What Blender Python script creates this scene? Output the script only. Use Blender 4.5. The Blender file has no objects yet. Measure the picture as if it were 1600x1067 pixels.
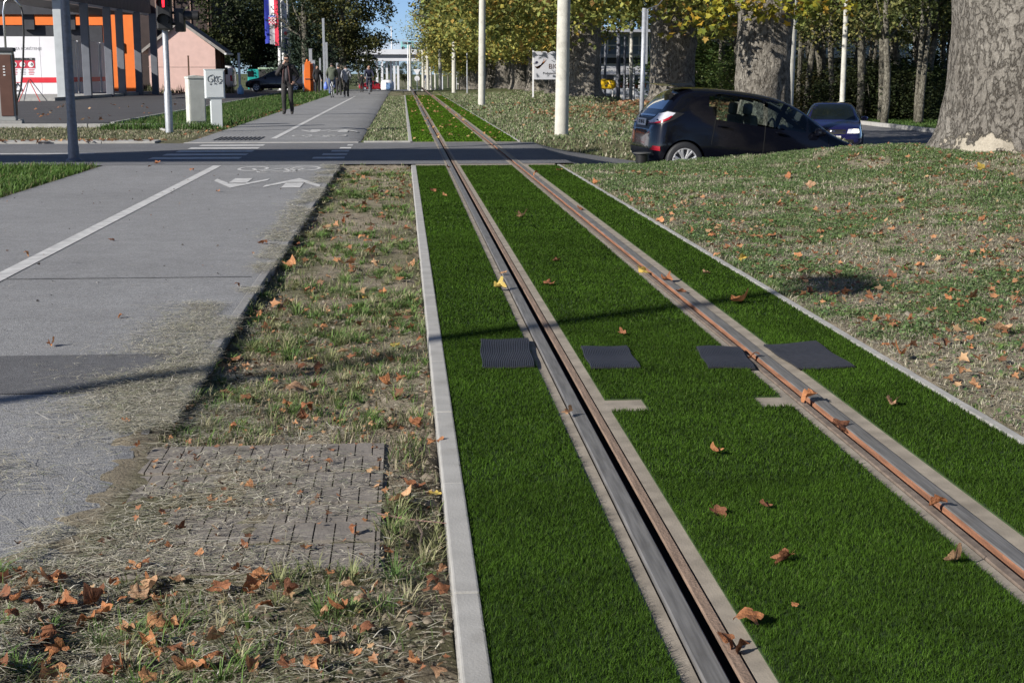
import bpy, bmesh, math, random
import numpy as np
from mathutils import Vector, Matrix, noise as mnoise
from mathutils.bvhtree import BVHTree
from mathutils.geometry import delaunay_2d_cdt
random.seed(7); RNG = np.random.default_rng(11)
SC = bpy.context.scene; COL = SC.collection
R = math.radians

# ---------------------------------------------------------------- camera, sky, sun, exposure
CAM_H = 1.34
PITCH, YAW = R(10.741), R(4.349)
cd = bpy.data.cameras.new('camera'); cam = bpy.data.objects.new('camera', cd); COL.objects.link(cam)
cd.lens = 50; cd.sensor_width = 36; cd.clip_start = 0.05; cd.clip_end = 6000
cam.location = (0, 0, CAM_H); cam.rotation_euler = (math.pi/2-PITCH, 0, -YAW)
SC.camera = cam
SUN_EL, SUN_DIR = R(27), (-math.cos(R(33)), -math.sin(R(33)))     # the sun stands behind the camera, to the left
W = bpy.data.worlds.new('World'); SC.world = W; W.use_nodes = True
nt = W.node_tree; nt.nodes.clear()
sky = nt.nodes.new('ShaderNodeTexSky'); sky.sky_type = 'NISHITA'; sky.sun_disc = False
sky.sun_elevation = SUN_EL; sky.sun_rotation = math.atan2(SUN_DIR[0], SUN_DIR[1])
sky.air_density = .4; sky.dust_density = .35; sky.ozone_density = 3.0
bg = nt.nodes.new('ShaderNodeBackground'); bg.inputs[1].default_value = 0.085
wo = nt.nodes.new('ShaderNodeOutputWorld')
nt.links.new(sky.outputs[0], bg.inputs[0]); nt.links.new(bg.outputs[0], wo.inputs[0])
sl = bpy.data.lights.new('sun', 'SUN'); sl.energy = 4.6; sl.angle = R(0.55); sl.color = (1, .945, .86)
so = bpy.data.objects.new('sun', sl); COL.objects.link(so); so.location = (-30, -20, 40)
so.rotation_euler = Vector((-SUN_DIR[0]*math.cos(SUN_EL), -SUN_DIR[1]*math.cos(SUN_EL), -math.sin(SUN_EL))).to_track_quat('-Z', 'Y').to_euler()
SC.view_settings.view_transform = 'Standard'; SC.view_settings.look = 'None'
SC.view_settings.gamma = 1; SC.view_settings.exposure = 0.58
SC.cycles.max_bounces = 6; SC.cycles.diffuse_bounces = 3; SC.cycles.transparent_max_bounces = 6
SC.cycles.use_denoising = True
try: SC.cycles.denoiser = 'OPENIMAGEDENOISE'
except Exception: pass

# ---------------------------------------------------------------- survey helper: a sighted point at a known distance
F_PX = 2222.2
_F = Vector((math.sin(YAW)*math.cos(PITCH), math.cos(YAW)*math.cos(PITCH), -math.sin(PITCH)))
_R = Vector((math.cos(YAW), -math.sin(YAW), 0)); _U = _R.cross(_F)
def at(x, y, Y):
    d = _F + _R*((x-800)/F_PX) - _U*((y-533.5)/F_PX)
    return Vector((0, 0, CAM_H)) + d*(Y/d.y)

# ---------------------------------------------------------------- noise
_T = np.random.default_rng(3).random((256, 256))
def vnoise(x, y, s=1.0, seed=0):
    x = np.asarray(x, float)*s + seed*17.3; y = np.asarray(y, float)*s + seed*31.7
    xi = np.floor(x).astype(int); yi = np.floor(y).astype(int); fx = x-xi; fy = y-yi
    fx = fx*fx*(3-2*fx); fy = fy*fy*(3-2*fy)
    g = lambda a, b: _T[a & 255, b & 255]
    return (g(xi, yi)*(1-fx)+g(xi+1, yi)*fx)*(1-fy) + (g(xi, yi+1)*(1-fx)+g(xi+1, yi+1)*fx)*fy
def fbm(x, y, s=1.0, seed=0, o=4):
    t = 0; a = .5; n = 0
    for k in range(o):
        t = t + a*vnoise(x, y, s*2**k, seed+k); n += a; a *= .5
    return t/n
def ss(t): t = np.clip(t, 0, 1); return t*t*(3-2*t)

# ---------------------------------------------------------------- terrain
ROAD0, ROAD1 = 21.15, 27.6                     # near and far edge of the crossing road
PLANES = [(8.0, 18.3, .92), (8.0, 31.6, .62), (8.1, 43, .70), (8.0, 63, .66), (8.2, 75, .62), (8.1, 86, .62), (7.9, 97, .6), (7.7, 109, .6), (7.7, 122, .6), (7.6, 137, .58), (7.6, 154, .58), (7.5, 175, .58)]
def zt(x, y):
    x = np.asarray(x, float); y = np.asarray(y, float)
    fall = -1.9*ss((y-88)/170) - 6*ss((y-500)/800)*0
    right = .05*ss((x-3.0)/4.5)*(1-ss((y-60)/40))
    for (tx, ty, tr) in PLANES[:8]:
        a = .33 if ty < 30 else (.42 if ty < 50 else .22)
        if 30 < ty < 34: a = .0
        right = right + a*np.exp(-((x-tx)**2+((y-ty)*.8)**2)/(2*(2.3 if ty < 50 else 1.7)**2))
    right = right*np.where(y > 24, .25+.75*ss((y-36)/6), 1.) + (fbm(x, y, .55, 5, 3)-.5)*.16*ss((x-2.4)/1.0)
    low = -.95
    right = right + (low-right)*ss((x-np.where((y > 24) & (y < 36), 8.6, 9.6)+1.9*ss((y-46)/3)*(1-ss((y-61)/3)))/1.9)
    ramp = np.clip((x-2.5)/7.0, 0, 1)**.72*low
    w = ss((y-ROAD0+.75)/.7)*(1-ss((y-ROAD1+.1)/.9))*ss((x-2.3)/.4)
    right = right + (ramp-right)*w
    z = np.where(x > 2.27, right*ss((x-2.27)/.25), 0.0)
    # strip of verge between the cycle path and the track: a little lower than its kerbs, lumpy
    v = ss((x+.98)/.12)*(1-ss((x-.05)/.1))
    offroad = np.where((y > ROAD0-.2) & (y < ROAD1+.3), 0.0, 1.0)
    z = z - v*(.055 + .05*(fbm(x, y, 2.6, 9, 3)-.5) - .045*np.exp(-((y-4.45)/.9)**2)*(1-ss((x+.02)/.1)))*offroad
    z = z - .012*ss((4.0-y)/.35)*(1-ss((x+1.0)/.2))*(1-ss((-x-30)/4))
    return z + fall
def zat(x, y): return float(zt(x, y))

# ---------------------------------------------------------------- object helpers
def tag(o, label=None, cat=None, group=None, kind=None):
    if label: o['label'] = label
    if cat: o['category'] = cat
    if group: o['group'] = group
    if kind: o['kind'] = kind
    return o
def thing(name, label, cat, loc=(0, 0, 0), rz=0, group=None):
    o = bpy.data.objects.new(name, None); COL.objects.link(o); o.empty_display_size = .2
    o.location = loc; o.rotation_euler = (0, 0, rz)
    return tag(o, label, cat, group)
def link(name, me, parent=None):
    o = bpy.data.objects.new(name, me); COL.objects.link(o)
    if parent is not None: o.parent = parent
    return o
def copy_tree(o, parent=None):
    c = o.copy(); COL.objects.link(c)
    if parent is not None: c.parent = parent
    for ch in list(o.children): copy_tree(ch, c)
    return c
class MB:
    """collects shapes into one mesh"""
    def __init__(s): s.v = []; s.f = []; s.m = []; s.M = Matrix()
    def add(s, vs, fs, mi=0):
        b = len(s.v); s.v += [tuple(s.M @ Vector(v)) for v in vs]
        s.f += [tuple(b+i for i in f) for f in fs]; s.m += [mi]*len(fs); return s
    def box(s, c, d, mi=0, rot=None, bev=0):
        x, y, z = d[0]/2, d[1]/2, d[2]/2
        if bev > 0:
            b = min(bev, x*.9, y*.9, z*.9)
            bm = bmesh.new(); bmesh.ops.create_cube(bm, size=1)
            bmesh.ops.scale(bm, vec=d, verts=bm.verts)
            bmesh.ops.bevel(bm, geom=bm.edges[:], offset=b, segments=2, profile=.6, affect='EDGES')
            vs = [v.co.copy() for v in bm.verts]; bm.verts.index_update(); fs = [[v.index for v in f.verts] for f in bm.faces]; bm.free()
        else:
            vs = [Vector((i*x, j*y, k*z)) for i in (-1, 1) for j in (-1, 1) for k in (-1, 1)]
            fs = [(0, 1, 3, 2), (4, 6, 7, 5), (0, 4, 5, 1), (2, 3, 7, 6), (0, 2, 6, 4), (1, 5, 7, 3)]
        if rot is not None: vs = [rot @ v for v in vs]
        return s.add([v+Vector(c) for v in vs], fs, mi)
    def tube(s, pts, r, n=10, mi=0, cap=True):
        pts = [Vector(p) for p in pts]; rr = r if isinstance(r, (list, tuple)) else [r]*len(pts)
        vs = []; fs = []; ref = None
        for i, p in enumerate(pts):
            t = (pts[min(i+1, len(pts)-1)]-pts[max(i-1, 0)])
            t = t.normalized() if t.length > 1e-9 else Vector((0, 0, 1))
            if ref is None: ref = Vector((1, 0, 0)) if abs(t.x) < .8 else Vector((0, 1, 0))
            u = (ref - t*ref.dot(t)); u = u.normalized() if u.length > 1e-6 else t.orthogonal().normalized()
            w = t.cross(u); ref = u
            for k in range(n):
                a = 2*math.pi*k/n; vs.append(p+(u*math.cos(a)+w*math.sin(a))*rr[i])
        for i in range(len(pts)-1):
            for k in range(n):
                k2 = (k+1) % n; fs.append((i*n+k, i*n+k2, (i+1)*n+k2, (i+1)*n+k))
        if cap: fs.append(tuple(range(n))[::-1]); fs.append(tuple((len(pts)-1)*n+k for k in range(n)))
        return s.add(vs, fs, mi)
    def cyl(s, a, b, r0, r1=None, n=16, mi=0): return s.tube([a, b], [r0, r0 if r1 is None else r1], n, mi)
    def prism(s, poly, axis, a, b, mi=0):
        """poly: 2D outline; extruded along axis ('x','y','z') from a to b"""
        P = {'x': lambda p, t: (t, p[0], p[1]), 'y': lambda p, t: (p[0], t, p[1]), 'z': lambda p, t: (p[0], p[1], t)}[axis]
        n = len(poly); vs = [P(p, a) for p in poly]+[P(p, b) for p in poly]
        fs = [tuple(range(n)), tuple(range(2*n-1, n-1, -1))]+[(i, n+i, n+(i+1) % n, (i+1) % n) for i in range(n)]
        return s.add(vs, fs, mi)
    def ball(s, c, r, nu=14, nv=9, mi=0):
        c = Vector(c); r = r if isinstance(r, (tuple, list)) else (r, r, r); vs = []; fs = []
        for j in range(nv+1):
            t = math.pi*j/nv
            for i in range(nu):
                a = 2*math.pi*i/nu; vs.append(c+Vector((r[0]*math.sin(t)*math.cos(a), r[1]*math.sin(t)*math.sin(a), r[2]*math.cos(t))))
        for j in range(nv):
            for i in range(nu): fs.append((j*nu+i, (j+1)*nu+i, (j+1)*nu+(i+1) % nu, j*nu+(i+1) % nu))
        return s.add(vs, fs, mi)
    def lathe(s, prof, c=(0, 0, 0), n=24, mi=0, axis='z'):
        vs = []; fs = []; c = Vector(c)
        for (r, z) in prof:
            for k in range(n):
                a = 2*math.pi*k/n
                p = (r*math.cos(a), r*math.sin(a), z) if axis == 'z' else (r*math.cos(a), z, r*math.sin(a))
                vs.append(c+Vector(p))
        for i in range(len(prof)-1):
            for k in range(n): fs.append((i*n+k, i*n+(k+1) % n, (i+1)*n+(k+1) % n, (i+1)*n+k))
        return s.add(vs, fs, mi)
    def mesh(s, name, mats, smooth=False, fix=True):
        me = bpy.data.meshes.new(name); me.from_pydata(s.v, [], s.f)
        for m in (mats if isinstance(mats, (list, tuple)) else [mats]): me.materials.append(m)
        if any(s.m): me.polygons.foreach_set('material_index', s.m)
        if fix:
            bm = bmesh.new(); bm.from_mesh(me); bmesh.ops.recalc_face_normals(bm, faces=bm.faces); bm.to_mesh(me); bm.free()
        if smooth:
            me.polygons.foreach_set('use_smooth', [True]*len(me.polygons))
            if smooth == 'auto': me.set_sharp_from_angle(angle=R(35))
        me.update(); return me
    def build(s, name, mats, parent=None, smooth=False): return link(name, s.mesh(name, mats, smooth), parent)
def fast_mesh(name, V, faces, mat, col=None, smooth=False):
    """V (n,3); faces: list of (m,k) index arrays; col (n,3) real surface colour per vertex"""
    V = np.asarray(V, np.float32); me = bpy.data.meshes.new(name)
    me.vertices.add(len(V)); me.vertices.foreach_set('co', V.ravel())
    idx = np.concatenate([np.asarray(f, np.int32).ravel() for f in faces if len(f)])
    ln = np.concatenate([np.full(len(f), f.shape[1], np.int32) for f in faces if len(f)])
    st = np.concatenate([[0], np.cumsum(ln)[:-1]]).astype(np.int32)
    me.loops.add(len(idx)); me.loops.foreach_set('vertex_index', idx)
    me.polygons.add(len(ln)); me.polygons.foreach_set('loop_start', st); me.polygons.foreach_set('loop_total', ln)
    if smooth: me.polygons.foreach_set('use_smooth', np.ones(len(ln), bool))
    me.update(calc_edges=True)
    if col is not None:
        at_ = me.color_attributes.new('tint', 'FLOAT_COLOR', 'POINT')
        at_.data.foreach_set('color', np.concatenate([np.asarray(col, np.float32), np.ones((len(V), 1), np.float32)], 1).ravel())
    me.materials.append(mat); return me
def evaluated(o):
    bpy.context.view_layer.update()
    dg = bpy.context.evaluated_depsgraph_get(); return bpy.data.meshes.new_from_object(o.evaluated_get(dg), depsgraph=dg)
def text_mesh(body, size, mat, ext=.002):
    c = bpy.data.curves.new('t', 'FONT'); c.body = body; c.size = size; c.extrude = ext; c.align_x = 'CENTER'; c.align_y = 'CENTER'
    o = bpy.data.objects.new('t', c); COL.objects.link(o); me = evaluated(o); bpy.data.objects.remove(o); bpy.data.curves.remove(c)
    me.materials.clear(); me.materials.append(mat); return me

# ---------------------------------------------------------------- materials
_M = {}
def nodes(name):
    m = bpy.data.materials.new(name); m.use_nodes = True; t = m.node_tree
    return m, t, t.nodes['Principled BSDF'], lambda k: t.nodes.new('ShaderNode'+k), t.links.new
def M(name, col, rough=.6, var=.12, scale=6., metal=0., bump=0., bscale=None, spec=.5, col2=None, dirt=0., coat=0., detail=5, stretch=None):
    if name in _M: return _M[name]
    m, t, b, N, L = nodes(name)
    tc = N('TexCoord'); no = N('TexNoise'); no.inputs['Scale'].default_value = scale; no.inputs['Detail'].default_value = detail
    if stretch:
        mp = N('Mapping'); mp.inputs['Scale'].default_value = stretch; L(tc.outputs['Object'], mp.inputs['Vector']); L(mp.outputs[0], no.inputs['Vector'])
    else: L(tc.outputs['Object'], no.inputs['Vector'])
    mx = N('MixRGB'); c = Vector(col)
    lo = c*(1-var) if col2 is None else Vector(col2)
    hi = c*(1+var) if col2 is None else c
    mx.inputs[1].default_value = (*lo, 1); mx.inputs[2].default_value = (*[min(v, .95) for v in hi], 1)
    cr = N('ValToRGB'); cr.color_ramp.elements[0].position = .35; cr.color_ramp.elements[1].position = .65
    L(no.outputs['Fac'], cr.inputs[0]); L(cr.outputs[0], mx.inputs[0]); out = mx.outputs[0]
    if dirt > 0:
        n2 = N('TexNoise'); n2.inputs['Scale'].default_value = scale*.37; n2.inputs['Detail'].default_value = 8; n2.inputs['Roughness'].default_value = .7
        L(tc.outputs['Object'], n2.inputs['Vector'])
        r2 = N('ValToRGB'); r2.color_ramp.elements[0].position = .52; r2.color_ramp.elements[1].position = .72
        L(n2.outputs['Fac'], r2.inputs[0]); m2 = N('MixRGB'); m2.blend_type = 'MIX'
        mu = N('Math'); mu.operation = 'MULTIPLY'; mu.inputs[1].default_value = dirt; L(r2.outputs[0], mu.inputs[0]); L(mu.outputs[0], m2.inputs[0])
        L(out, m2.inputs[1]); m2.inputs[2].default_value = (.09, .075, .055, 1); out = m2.outputs[0]
    L(out, b.inputs['Base Color'])
    b.inputs['Roughness'].default_value = rough; b.inputs['Metallic'].default_value = metal; b.inputs['Specular IOR Level'].default_value = spec
    if coat: b.inputs['Coat Weight'].default_value = coat; b.inputs['Coat Roughness'].default_value = .05
    if bump:
        n3 = N('TexNoise'); n3.inputs['Scale'].default_value = bscale or scale*4; n3.inputs['Detail'].default_value = 6
        L(tc.outputs['Object'], n3.inputs['Vector']); bp = N('Bump'); bp.inputs['Strength'].default_value = bump; bp.inputs['Distance'].default_value = .02
        L(n3.outputs['Fac'], bp.inputs['Height']); L(bp.outputs[0], b.inputs['Normal'])
    _M[name] = m; return m
def M_tint(name, rough=.6, trans=0., spec=.3, hue=None):
    """surface whose own colour is stored leaf by leaf / blade by blade"""
    m, t, b, N, L = nodes(name)
    a = N('Attribute'); a.attribute_name = 'tint'; L(a.outputs['Color'], b.inputs['Base Color'])
    b.inputs['Roughness'].default_value = rough; b.inputs['Specular IOR Level'].default_value = spec
    if trans:
        tr = N('BsdfTranslucent'); L(a.outputs['Color'], tr.inputs['Color']); ms = N('MixShader'); ms.inputs[0].default_value = trans
        L(b.outputs[0], ms.inputs[1]); L(tr.outputs[0], ms.inputs[2]); L(ms.outputs[0], t.nodes['Material Output'].inputs['Surface'])
    return m
def M_asphalt(name, col, var, spot=.5):
    m, t, b, N, L = nodes(name); tc = N('TexCoord'); P = tc.outputs['Object']
    def nz(s, d=4, r=.5):
        n = N('TexNoise'); n.inputs['Scale'].default_value = s; n.inputs['Detail'].default_value = d; n.inputs['Roughness'].default_value = r; L(P, n.inputs['Vector']); return n.outputs['Fac']
    def ramp(f, a, c, b_, d):
        r = N('ValToRGB'); r.color_ramp.elements[0].position = a; r.color_ramp.elements[1].position = b_
        r.color_ramp.elements[0].color = (c, c, c, 1); r.color_ramp.elements[1].color = (d, d, d, 1); L(f, r.inputs[0]); return r.outputs[0]
    def mul(a, c):
        x = N('MixRGB'); x.blend_type = 'MULTIPLY'; x.inputs[0].default_value = 1; L(a, x.inputs[1]); L(c, x.inputs[2]); return x.outputs[0]
    rgb = N('RGB'); rgb.outputs[0].default_value = (*col, 1)
    o = mul(rgb.outputs[0], ramp(nz(.45, 6, .65), .3, 1-var, .7, 1+var))
    o = mul(o, ramp(nz(5, 5, .6), .3, .9, .7, 1.08)); o = mul(o, ramp(nz(38, 4, .7), .28, .80, .68, 1.12)); o = mul(o, ramp(nz(1.6, 9, .75), .30, .74, .40, 1.0))
    vo = N('TexVoronoi'); vo.inputs['Scale'].default_value = 150; L(P, vo.inputs['Vector'])
    vc = N('SeparateColor'); L(vo.outputs['Color'], vc.inputs[0])
    o = mul(o, ramp(vc.outputs[0], 0, 1-spot*.55, 1, 1+spot*.45))
    L(o, b.inputs['Base Color']); b.inputs['Roughness'].default_value = .86; b.inputs['Specular IOR Level'].default_value = .3
    bp = N('Bump'); bp.inputs['Strength'].default_value = .55; bp.inputs['Distance'].default_value = .004; L(vo.outputs['Distance'], bp.inputs['Height']); L(bp.outputs[0], b.inputs['Normal'])
    return m
def M_ground():
    m, t, b, N, L = nodes('soil_and_turf'); tc = N('TexCoord'); P = tc.outputs['Object']
    a = N('Attribute'); a.attribute_name = 'tint'
    n = N('TexNoise'); n.inputs['Scale'].default_value = 14; n.inputs['Detail'].default_value = 8; n.inputs['Roughness'].default_value = .7; L(P, n.inputs['Vector'])
    r = N('ValToRGB'); r.color_ramp.elements[0].position = .3; r.color_ramp.elements[1].position = .72
    r.color_ramp.elements[0].color = (.62, .6, .56, 1); r.color_ramp.elements[1].color = (1.25, 1.22, 1.18, 1); L(n.outputs['Fac'], r.inputs[0])
    x = N('MixRGB'); x.blend_type = 'MULTIPLY'; x.inputs[0].default_value = 1; L(a.outputs['Color'], x.inputs[1]); L(r.outputs[0], x.inputs[2])
    n2 = N('TexNoise'); n2.inputs['Scale'].default_value = 90; n2.inputs['Detail'].default_value = 6; n2.inputs['Roughness'].default_value = .75; L(P, n2.inputs['Vector'])
    r2 = N('ValToRGB'); r2.color_ramp.elements[0].position = .3; r2.color_ramp.elements[1].position = .7
    r2.color_ramp.elements[0].color = (.7, .7, .7, 1); r2.color_ramp.elements[1].color = (1.2, 1.2, 1.2, 1); L(n2.outputs['Fac'], r2.inputs[0])
    y = N('MixRGB'); y.blend_type = 'MULTIPLY'; y.inputs[0].default_value = 1; L(x.outputs[0], y.inputs[1]); L(r2.outputs[0], y.inputs[2])
    L(y.outputs[0], b.inputs['Base Color']); b.inputs['Roughness'].default_value = .95; b.inputs['Specular IOR Level'].default_value = .15
    ad = N('Math'); ad.operation = 'ADD'; L(n.outputs['Fac'], ad.inputs[0]); L(n2.outputs['Fac'], ad.inputs[1])
    bp = N('Bump'); bp.inputs['Strength'].default_value = .9; bp.inputs['Distance'].default_value = .03; L(ad.outputs[0], bp.inputs['Height']); L(bp.outputs[0], b.inputs['Normal'])
    return m
def M_bark(name, dark, light, patch, patch_at=.62, scale=3.0, ridge=11., foot=False):
    """rough grey bark: small broken plates with dark cracks, large soft blotches, paler bare patches"""
    m, t, b, N, L = nodes(name); tc = N('TexCoord'); P = tc.outputs['Object']
    mp = N('Mapping'); mp.inputs['Scale'].default_value = (1, 1, .55); L(P, mp.inputs['Vector'])
    def nz(s, d=8, r=.6, v=None, typ=None):
        n = N('TexNoise'); n.inputs['Scale'].default_value = s; n.inputs['Detail'].default_value = d; n.inputs['Roughness'].default_value = r
        if typ: n.noise_type = typ
        L(v or P, n.inputs['Vector']); return n.outputs['Fac']
    def ramp(f, p0, c0, p1, c1):
        r = N('ValToRGB'); r.color_ramp.elements[0].position = p0; r.color_ramp.elements[1].position = p1; r.color_ramp.elements[0].color = (*c0, 1); r.color_ramp.elements[1].color = (*c1, 1); L(f, r.inputs[0]); return r.outputs[0]
    def math_(op, a, c):
        q = N('Math'); q.operation = op
        for i, v in enumerate((a, c)):
            if isinstance(v, (int, float)): q.inputs[i].default_value = v
            else: L(v, q.inputs[i])
        return q.outputs[0]
    def mix(f, a, c, typ='MIX'):
        x = N('MixRGB'); x.blend_type = typ
        if isinstance(f, float): x.inputs[0].default_value = f
        else: L(f, x.inputs[0])
        for i, v in ((1, a), (2, c)):
            if isinstance(v, tuple): x.inputs[i].default_value = (*v, 1)
            else: L(v, x.inputs[i])
        return x.outputs[0]
    plate = nz(ridge, 10, .68, mp.outputs[0]); crack = math_('ABSOLUTE', math_('SUBTRACT', nz(ridge*.75, 6, .6, mp.outputs[0]), .5), 0)
    g1 = (1, 1, 1); col = ramp(plate, .28, dark, .60, light)
    col = mix(1.0, col, ramp(crack, .0, (.38, .36, .34), .035, g1), 'MULTIPLY')
    col = mix(1.0, col, ramp(nz(scale*.8, 5, .55), .32, (.82, .80, .78), .68, (1.15, 1.14, 1.12)), 'MULTIPLY')
    pf = ramp(nz(scale*.6, 9, .66), patch_at, (0, 0, 0), patch_at+.05, g1)
    if foot:      # bark fallen away at the foot: bare pale wood with a ragged upper edge
        a = N('Attribute'); a.attribute_name = 'scar'; q = math_('ADD', math_('MULTIPLY', nz(4.5, 9, .65), .9), a.outputs['Fac']); pf = math_('MAXIMUM', ramp(q, .86, (0, 0, 0), .92, g1), pf)
    fine = nz(ridge*3.2, 6, .7); col = mix(pf, col, mix(1.0, patch, ramp(nz(scale*3, 8, .7), .3, (.66, .64, .6), .68, (1.15, 1.12, 1.06)), 'MULTIPLY'))
    col = mix(1.0, col, ramp(fine, .3, (.78, .77, .75), .7, (1.16, 1.16, 1.15)), 'MULTIPLY')
    L(col, b.inputs['Base Color']); b.inputs['Roughness'].default_value = .92; b.inputs['Specular IOR Level'].default_value = .15
    h = math_('ADD', math_('MULTIPLY', plate, math_('SUBTRACT', 1.15, pf)), math_('ADD', math_('MULTIPLY', ramp(crack, 0, (0, 0, 0), .05, g1), math_('MULTIPLY', math_('SUBTRACT', 1.0, pf), .25)), math_('MULTIPLY', fine, .2)))
    bp = N('Bump'); bp.inputs['Strength'].default_value = 1; bp.inputs['Distance'].default_value = .09; L(h, bp.inputs['Height']); L(bp.outputs[0], b.inputs['Normal'])
    return m
def M_glow(name, col, s):
    m, t, b, N, L = nodes(name); b.inputs['Base Color'].default_value = (*col, 1); b.inputs['Emission Color'].default_value = (*col, 1); b.inputs['Emission Strength'].default_value = s; return m

ASPH = M_asphalt('path_asphalt', (.25, .252, .257), .1)
ASPH_NEW = M_asphalt('trench_asphalt', (.125, .126, .132), .1)
ASPH_ROAD = M_asphalt('road_asphalt', (.165, .167, .174), .12)
ASPH_DARK = M_asphalt('forecourt_asphalt', (.085, .083, .085), .15)
GROUND = M_ground()
PAINT = M('road_paint', (.60, .60, .59), .8, .1, 9, col2=(.42, .42, .42), dirt=.3, detail=9)
CONC = M('concrete_kerb', (.36, .355, .34), .88, .10, 7, bump=.10, bscale=140, dirt=.3)
CONC_L = M('concrete_bed', (.285, .25, .205), .92, .2, 9, bump=.12, bscale=160, dirt=.35)
STEEL = M('rail_steel', (.19, .185, .18), .5, .24, 5, metal=.25, bump=.04, dirt=.4, detail=9, stretch=(22, 1, 6))
RUST = M('rail_rust', (.26, .12, .068), .85, .3, 5, bump=.3, bscale=120, stretch=(8, 1, 14), detail=8)
RUST_D = M('rail_rust_dull', (.22, .155, .115), .9, .26, 6, bump=.3, bscale=120, stretch=(20, 1, 6), detail=8)
DARK = M('groove_dark', (.02, .018, .016), .95, .2, 10)
RUBBER = M('rubber', (.018, .019, .022), .6, .2, 30)
GALV = M('galvanised', (.40, .42, .45), .45, .12, 20, metal=.4, dirt=.2)
GALV_D = M('galvanised_dark', (.16, .17, .20), .5, .15, 20, metal=.3, dirt=.3)
POLE_W = M('painted_concrete_pole', (.50, .49, .44), .85, .08, 5, bump=.2, bscale=30, dirt=.6)
BLACKP = M('black_plastic', (.014, .014, .015), .45, .2, 20)
WHITE = M('white_paint', (.76, .76, .77), .55, .05, 4)
BLADE = M_tint('grass_blade', .55, .25, .25)
TURFB = M_tint('artificial_turf_blade', .7, .15, .08)
LEAFM = M_tint('tree_leaf', .6, .28, .3)
STRAWM = M_tint('straw', .8, .1, .2)
BARK = M_bark('plane_bark', (.135, .125, .112), (.31, .292, .262), (.42, .39, .34), .60, 1.6, 13)
BARK_BIG = M_bark('big_plane_bark', (.14, .13, .118), (.315, .298, .272), (.42, .39, .34), .68, 1.1, 13, foot=True)
BARK_W = M_bark('woodland_bark', (.10, .095, .08), (.235, .225, .19), (.3, .28, .24), .7, 3, 10)
# ================================================================ THE SETTING
def sheet(name, xs, ys, mat, dz=0., fz=None, kind='structure', col=None, mask=None):
    X, Y = np.meshgrid(np.asarray(xs, float), np.asarray(ys, float)); Z = (fz or zt)(X, Y)+dz
    n, k = X.shape; V = np.stack([X.ravel(), Y.ravel(), Z.ravel()], 1)
    i = np.arange(n*k).reshape(n, k); Fq = np.stack([i[:-1, :-1], i[:-1, 1:], i[1:, 1:], i[1:, :-1]], -1).reshape(-1, 4)
    if mask is not None:
        cx = V[Fq].mean(1); Fq = Fq[mask(cx[:, 0], cx[:, 1])]
    me = fast_mesh(name, V, [Fq], mat, col(X.ravel(), Y.ravel()) if col else None, True)
    o = link(name, me); return tag(o, kind=kind)
def axis(*segs):
    out = []
    for a, b, st in segs: out += list(np.arange(a, b, st))
    return out+[segs[-1][1]]
def grass_mask(x, y):
    """how green the ground is (0 bare earth .. 1 grass)"""
    n = fbm(x, y, 1.3, 21, 4); n2 = fbm(x, y, 4.1, 33, 3)
    g = ss((n*.6+n2*.4-.40)/.2)
    right = x > 2.27
    g = np.where(right, .12+.88*np.clip(ss((n*.5+n2*.5-.49+.12*np.clip((y-9)/9, -.4, 1))/.11), 0, 1), g)
    g = np.where((x < -4.2), np.maximum(g, .85), g)
    g = np.where((x > -1) & (x < .15), g*.85, g); g = np.where((x > -1.4) & (x < -.9) & (y < 21), g*.1, g)
    g = np.where((y > 28) & (x > -1.1), np.maximum(g, .55), g); g = np.where((x > 2.3) & (y > 26), np.maximum(g, .85), g)
    return g
def ground_col(x, y):
    g = grass_mask(x, y)[:, None]
    soil = np.array([.47, .42, .335]); soil2 = np.array([.31, .268, .208]); t = fbm(x, y, 1.7, 3, 4)[:, None]
    s = soil*(t)+soil2*(1-t)
    gc = np.array([.17, .175, .10])*(.7+.6*fbm(x, y, 2.2, 44, 3)[:, None])
    far = ss((np.hypot(x, y)-60)/60)[:, None]
    gc = gc*(1-far)+np.array([.08, .105, .035])*far
    return s*(1-g)+gc*g
gx = axis((-900, -120, 120), (-120, -30, 10), (-30, -8, 1.5), (-8, -1.2, .4), (-1.2, 2.4, .06), (2.4, 12, .16), (12, 26, .7), (26, 130, 8), (130, 1000, 120))
gy = axis((-60, 0, 10), (0, 2.4, .3), (2.4, 8, .06), (8, 22, .14), (22, 34, .25), (34, 80, .8), (80, 140, 4), (140, 400, 20), (400, 2000, 200))
def ground_z(x, y):
    z = zt(x, y)
    hard = ((x > -4.35) & (x < np.where(y < 5.8, -1.08, -.92)) & (y > 3.95)) | ((y > ROAD0) & (y < ROAD1)) | ((x > .1) & (x < 2.27)) | ((x < -7.2) & (y > 36))
    return np.where(hard, z-.09, z-.006 + (fbm(x, y, 9, 71, 2)-.5)*.03*np.where(np.hypot(x, y) < 22, 1, 0))
sheet('ground', gx, gy, GROUND, 0, ground_z, col=ground_col)

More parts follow.
